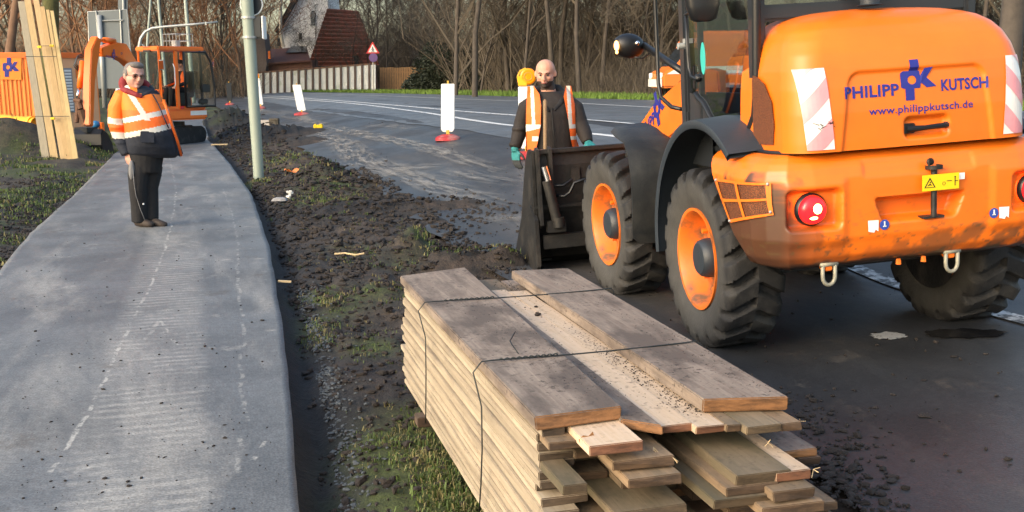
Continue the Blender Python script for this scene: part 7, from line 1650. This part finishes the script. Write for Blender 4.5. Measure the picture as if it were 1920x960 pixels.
bush('bush', 'low dark ivy bush spilling over beside the wooden fence', tpos(805, 83), 2.0, 1.5, 1.5, 4000, M_ever, 4)
# ------------------------------------------------------------------ grass
M_grass = mat('grass_blades', (.058,.092,.015), .7, var=.35, vscale=3); M_grassd = mat('withered_grass', (.17,.15,.06), .8, var=.3, vscale=3)
def blades(name, label, pts, hh_, matl, seed, ww=.004, nbl=7):
    rnd = random.Random(seed); b = MB(); zs_ = gz([p[0] for p in pts], [p[1] for p in pts])
    for (x, y, s_), z in zip(pts, zs_):
        for j in range(nbl):
            a = rnd.uniform(0, 6.28); h = hh_*s_*rnd.uniform(.4, 1.2); d = Vector((math.cos(a), math.sin(a), 0)); o_ = Vector((x+rnd.gauss(0,.02*s_+.01), y+rnd.gauss(0,.02*s_+.01), z-.005)); sd2 = Vector((-d.y, d.x, 0))*ww*s_*rnd.uniform(.6,1.3); l = rnd.uniform(.15,1.0)
            m_ = o_+d*h*l*.35+Vector((0,0,h*.6)); e = o_+d*h*l+Vector((0,0,h*(.95-.45*l))); b.add([o_-sd2, o_+sd2, m_+sd2*.7, m_-sd2*.7, e], [(0,1,2,3),(3,2,4)])
    return stuff(b.build(name, matl, fixn=False), label, 'grass')
rb = random.Random(8); PT = []; PD_ = []
for (px, py, n_, sx, sy, s_) in ((485,337,60,14,5,1.6),(620,342,170,34,18,1.5),(560,300,160,40,16,1.6),(640,374,120,35,6,1.3),(570,372,50,25,5,1.2),(790,470,110,16,12,1.1),(610,556,80,22,10,.9),(600,612,110,24,14,.8),(730,545,60,30,14,.8),
                           (700,640,80,30,20,.6),(735,830,180,34,34,.7),(830,880,340,38,45,.8),(870,940,260,30,24,.9),(800,790,140,24,30,.7),(800,660,60,26,26,.6),(520,300,110,30,14,1.6),(660,480,70,40,12,.9),(820,490,60,50,8,.9),(930,492,80,30,7,1.0),(430,262,80,20,10,1.8),(640,390,60,50,10,1.2),(700,420,60,80,12,1.)):
    for k in range(int(n_*.62)):
        c = G(px+rb.gauss(0, sx), py+rb.gauss(0, sy)); (PD_ if rb.random() < .38 else PT).append((c.x, c.y, s_*rb.uniform(.7,1.2)))
def okp(P): return [p for p in P if not (float(uPL(uv(p[0],p[1])[1]))-.02 < uv(p[0],p[1])[0] < float(uPR(uv(p[0],p[1])[1]))+.08)]
PT, PD_ = okp(PT), okp(PD_)
blades('grass', 'green grass tufts growing in the dug verge', PT, .055, M_grass, 1); blades('grass', 'withered yellowish grass in the dug verge', PD_, .05, M_grassd, 2)
PL_ = []; PL2 = []
for k in range(5200):
    v_ = 1+30*rb.random()**1.3; u_ = float(uPL(v_))-abs(rb.gauss(0, 1.6))-.04; x, y = xy(u_, v_)
    if float(fbm(x, y, 1.3, 3, 61)) > .50: (PL_ if rb.random() < .75 else PL2).append((x, y, .9+v_*.05))
blades('grass', 'short green grass on the left bank beside the path', PL_, .05, M_grass, 3, .005, 5); blades('grass', 'yellowed grass on the left bank beside the path', PL2, .05, M_grassd, 4, .005, 5)
b = MB(); M_bright = mat('bright_verge_grass', (.10,.17,.022), .8, var=.3, vscale=1)
rnd = random.Random(5)
for k in range(26000):
    v_ = 18+85*rnd.random(); u_ = float(uRR(v_))+rnd.uniform(.1, 4.6); x, y = xy(u_, v_); z = float(k*0); PT.append((x, y, 0)) if False else None
    b.v.append((x, y, 0))
P_ = b.v; b = MB(); zz3 = terr(np.array([p[0] for p in P_]), np.array([p[1] for p in P_]))-.06
for p, z in zip(P_, zz3):
    h = rnd.uniform(.10,.34); a = rnd.uniform(0,6.28); w_ = .03; b.add([(p[0]-w_*math.cos(a), p[1]-w_*math.sin(a), z), (p[0]+w_*math.cos(a), p[1]+w_*math.sin(a), z), (p[0]+rnd.gauss(0,.06), p[1]+rnd.gauss(0,.06), z+h)], [(0,1,2)])
stuff(b.build('verge_grass', M_bright, fixn=False), 'bright green grass strip along the far edge of the road', 'grass')
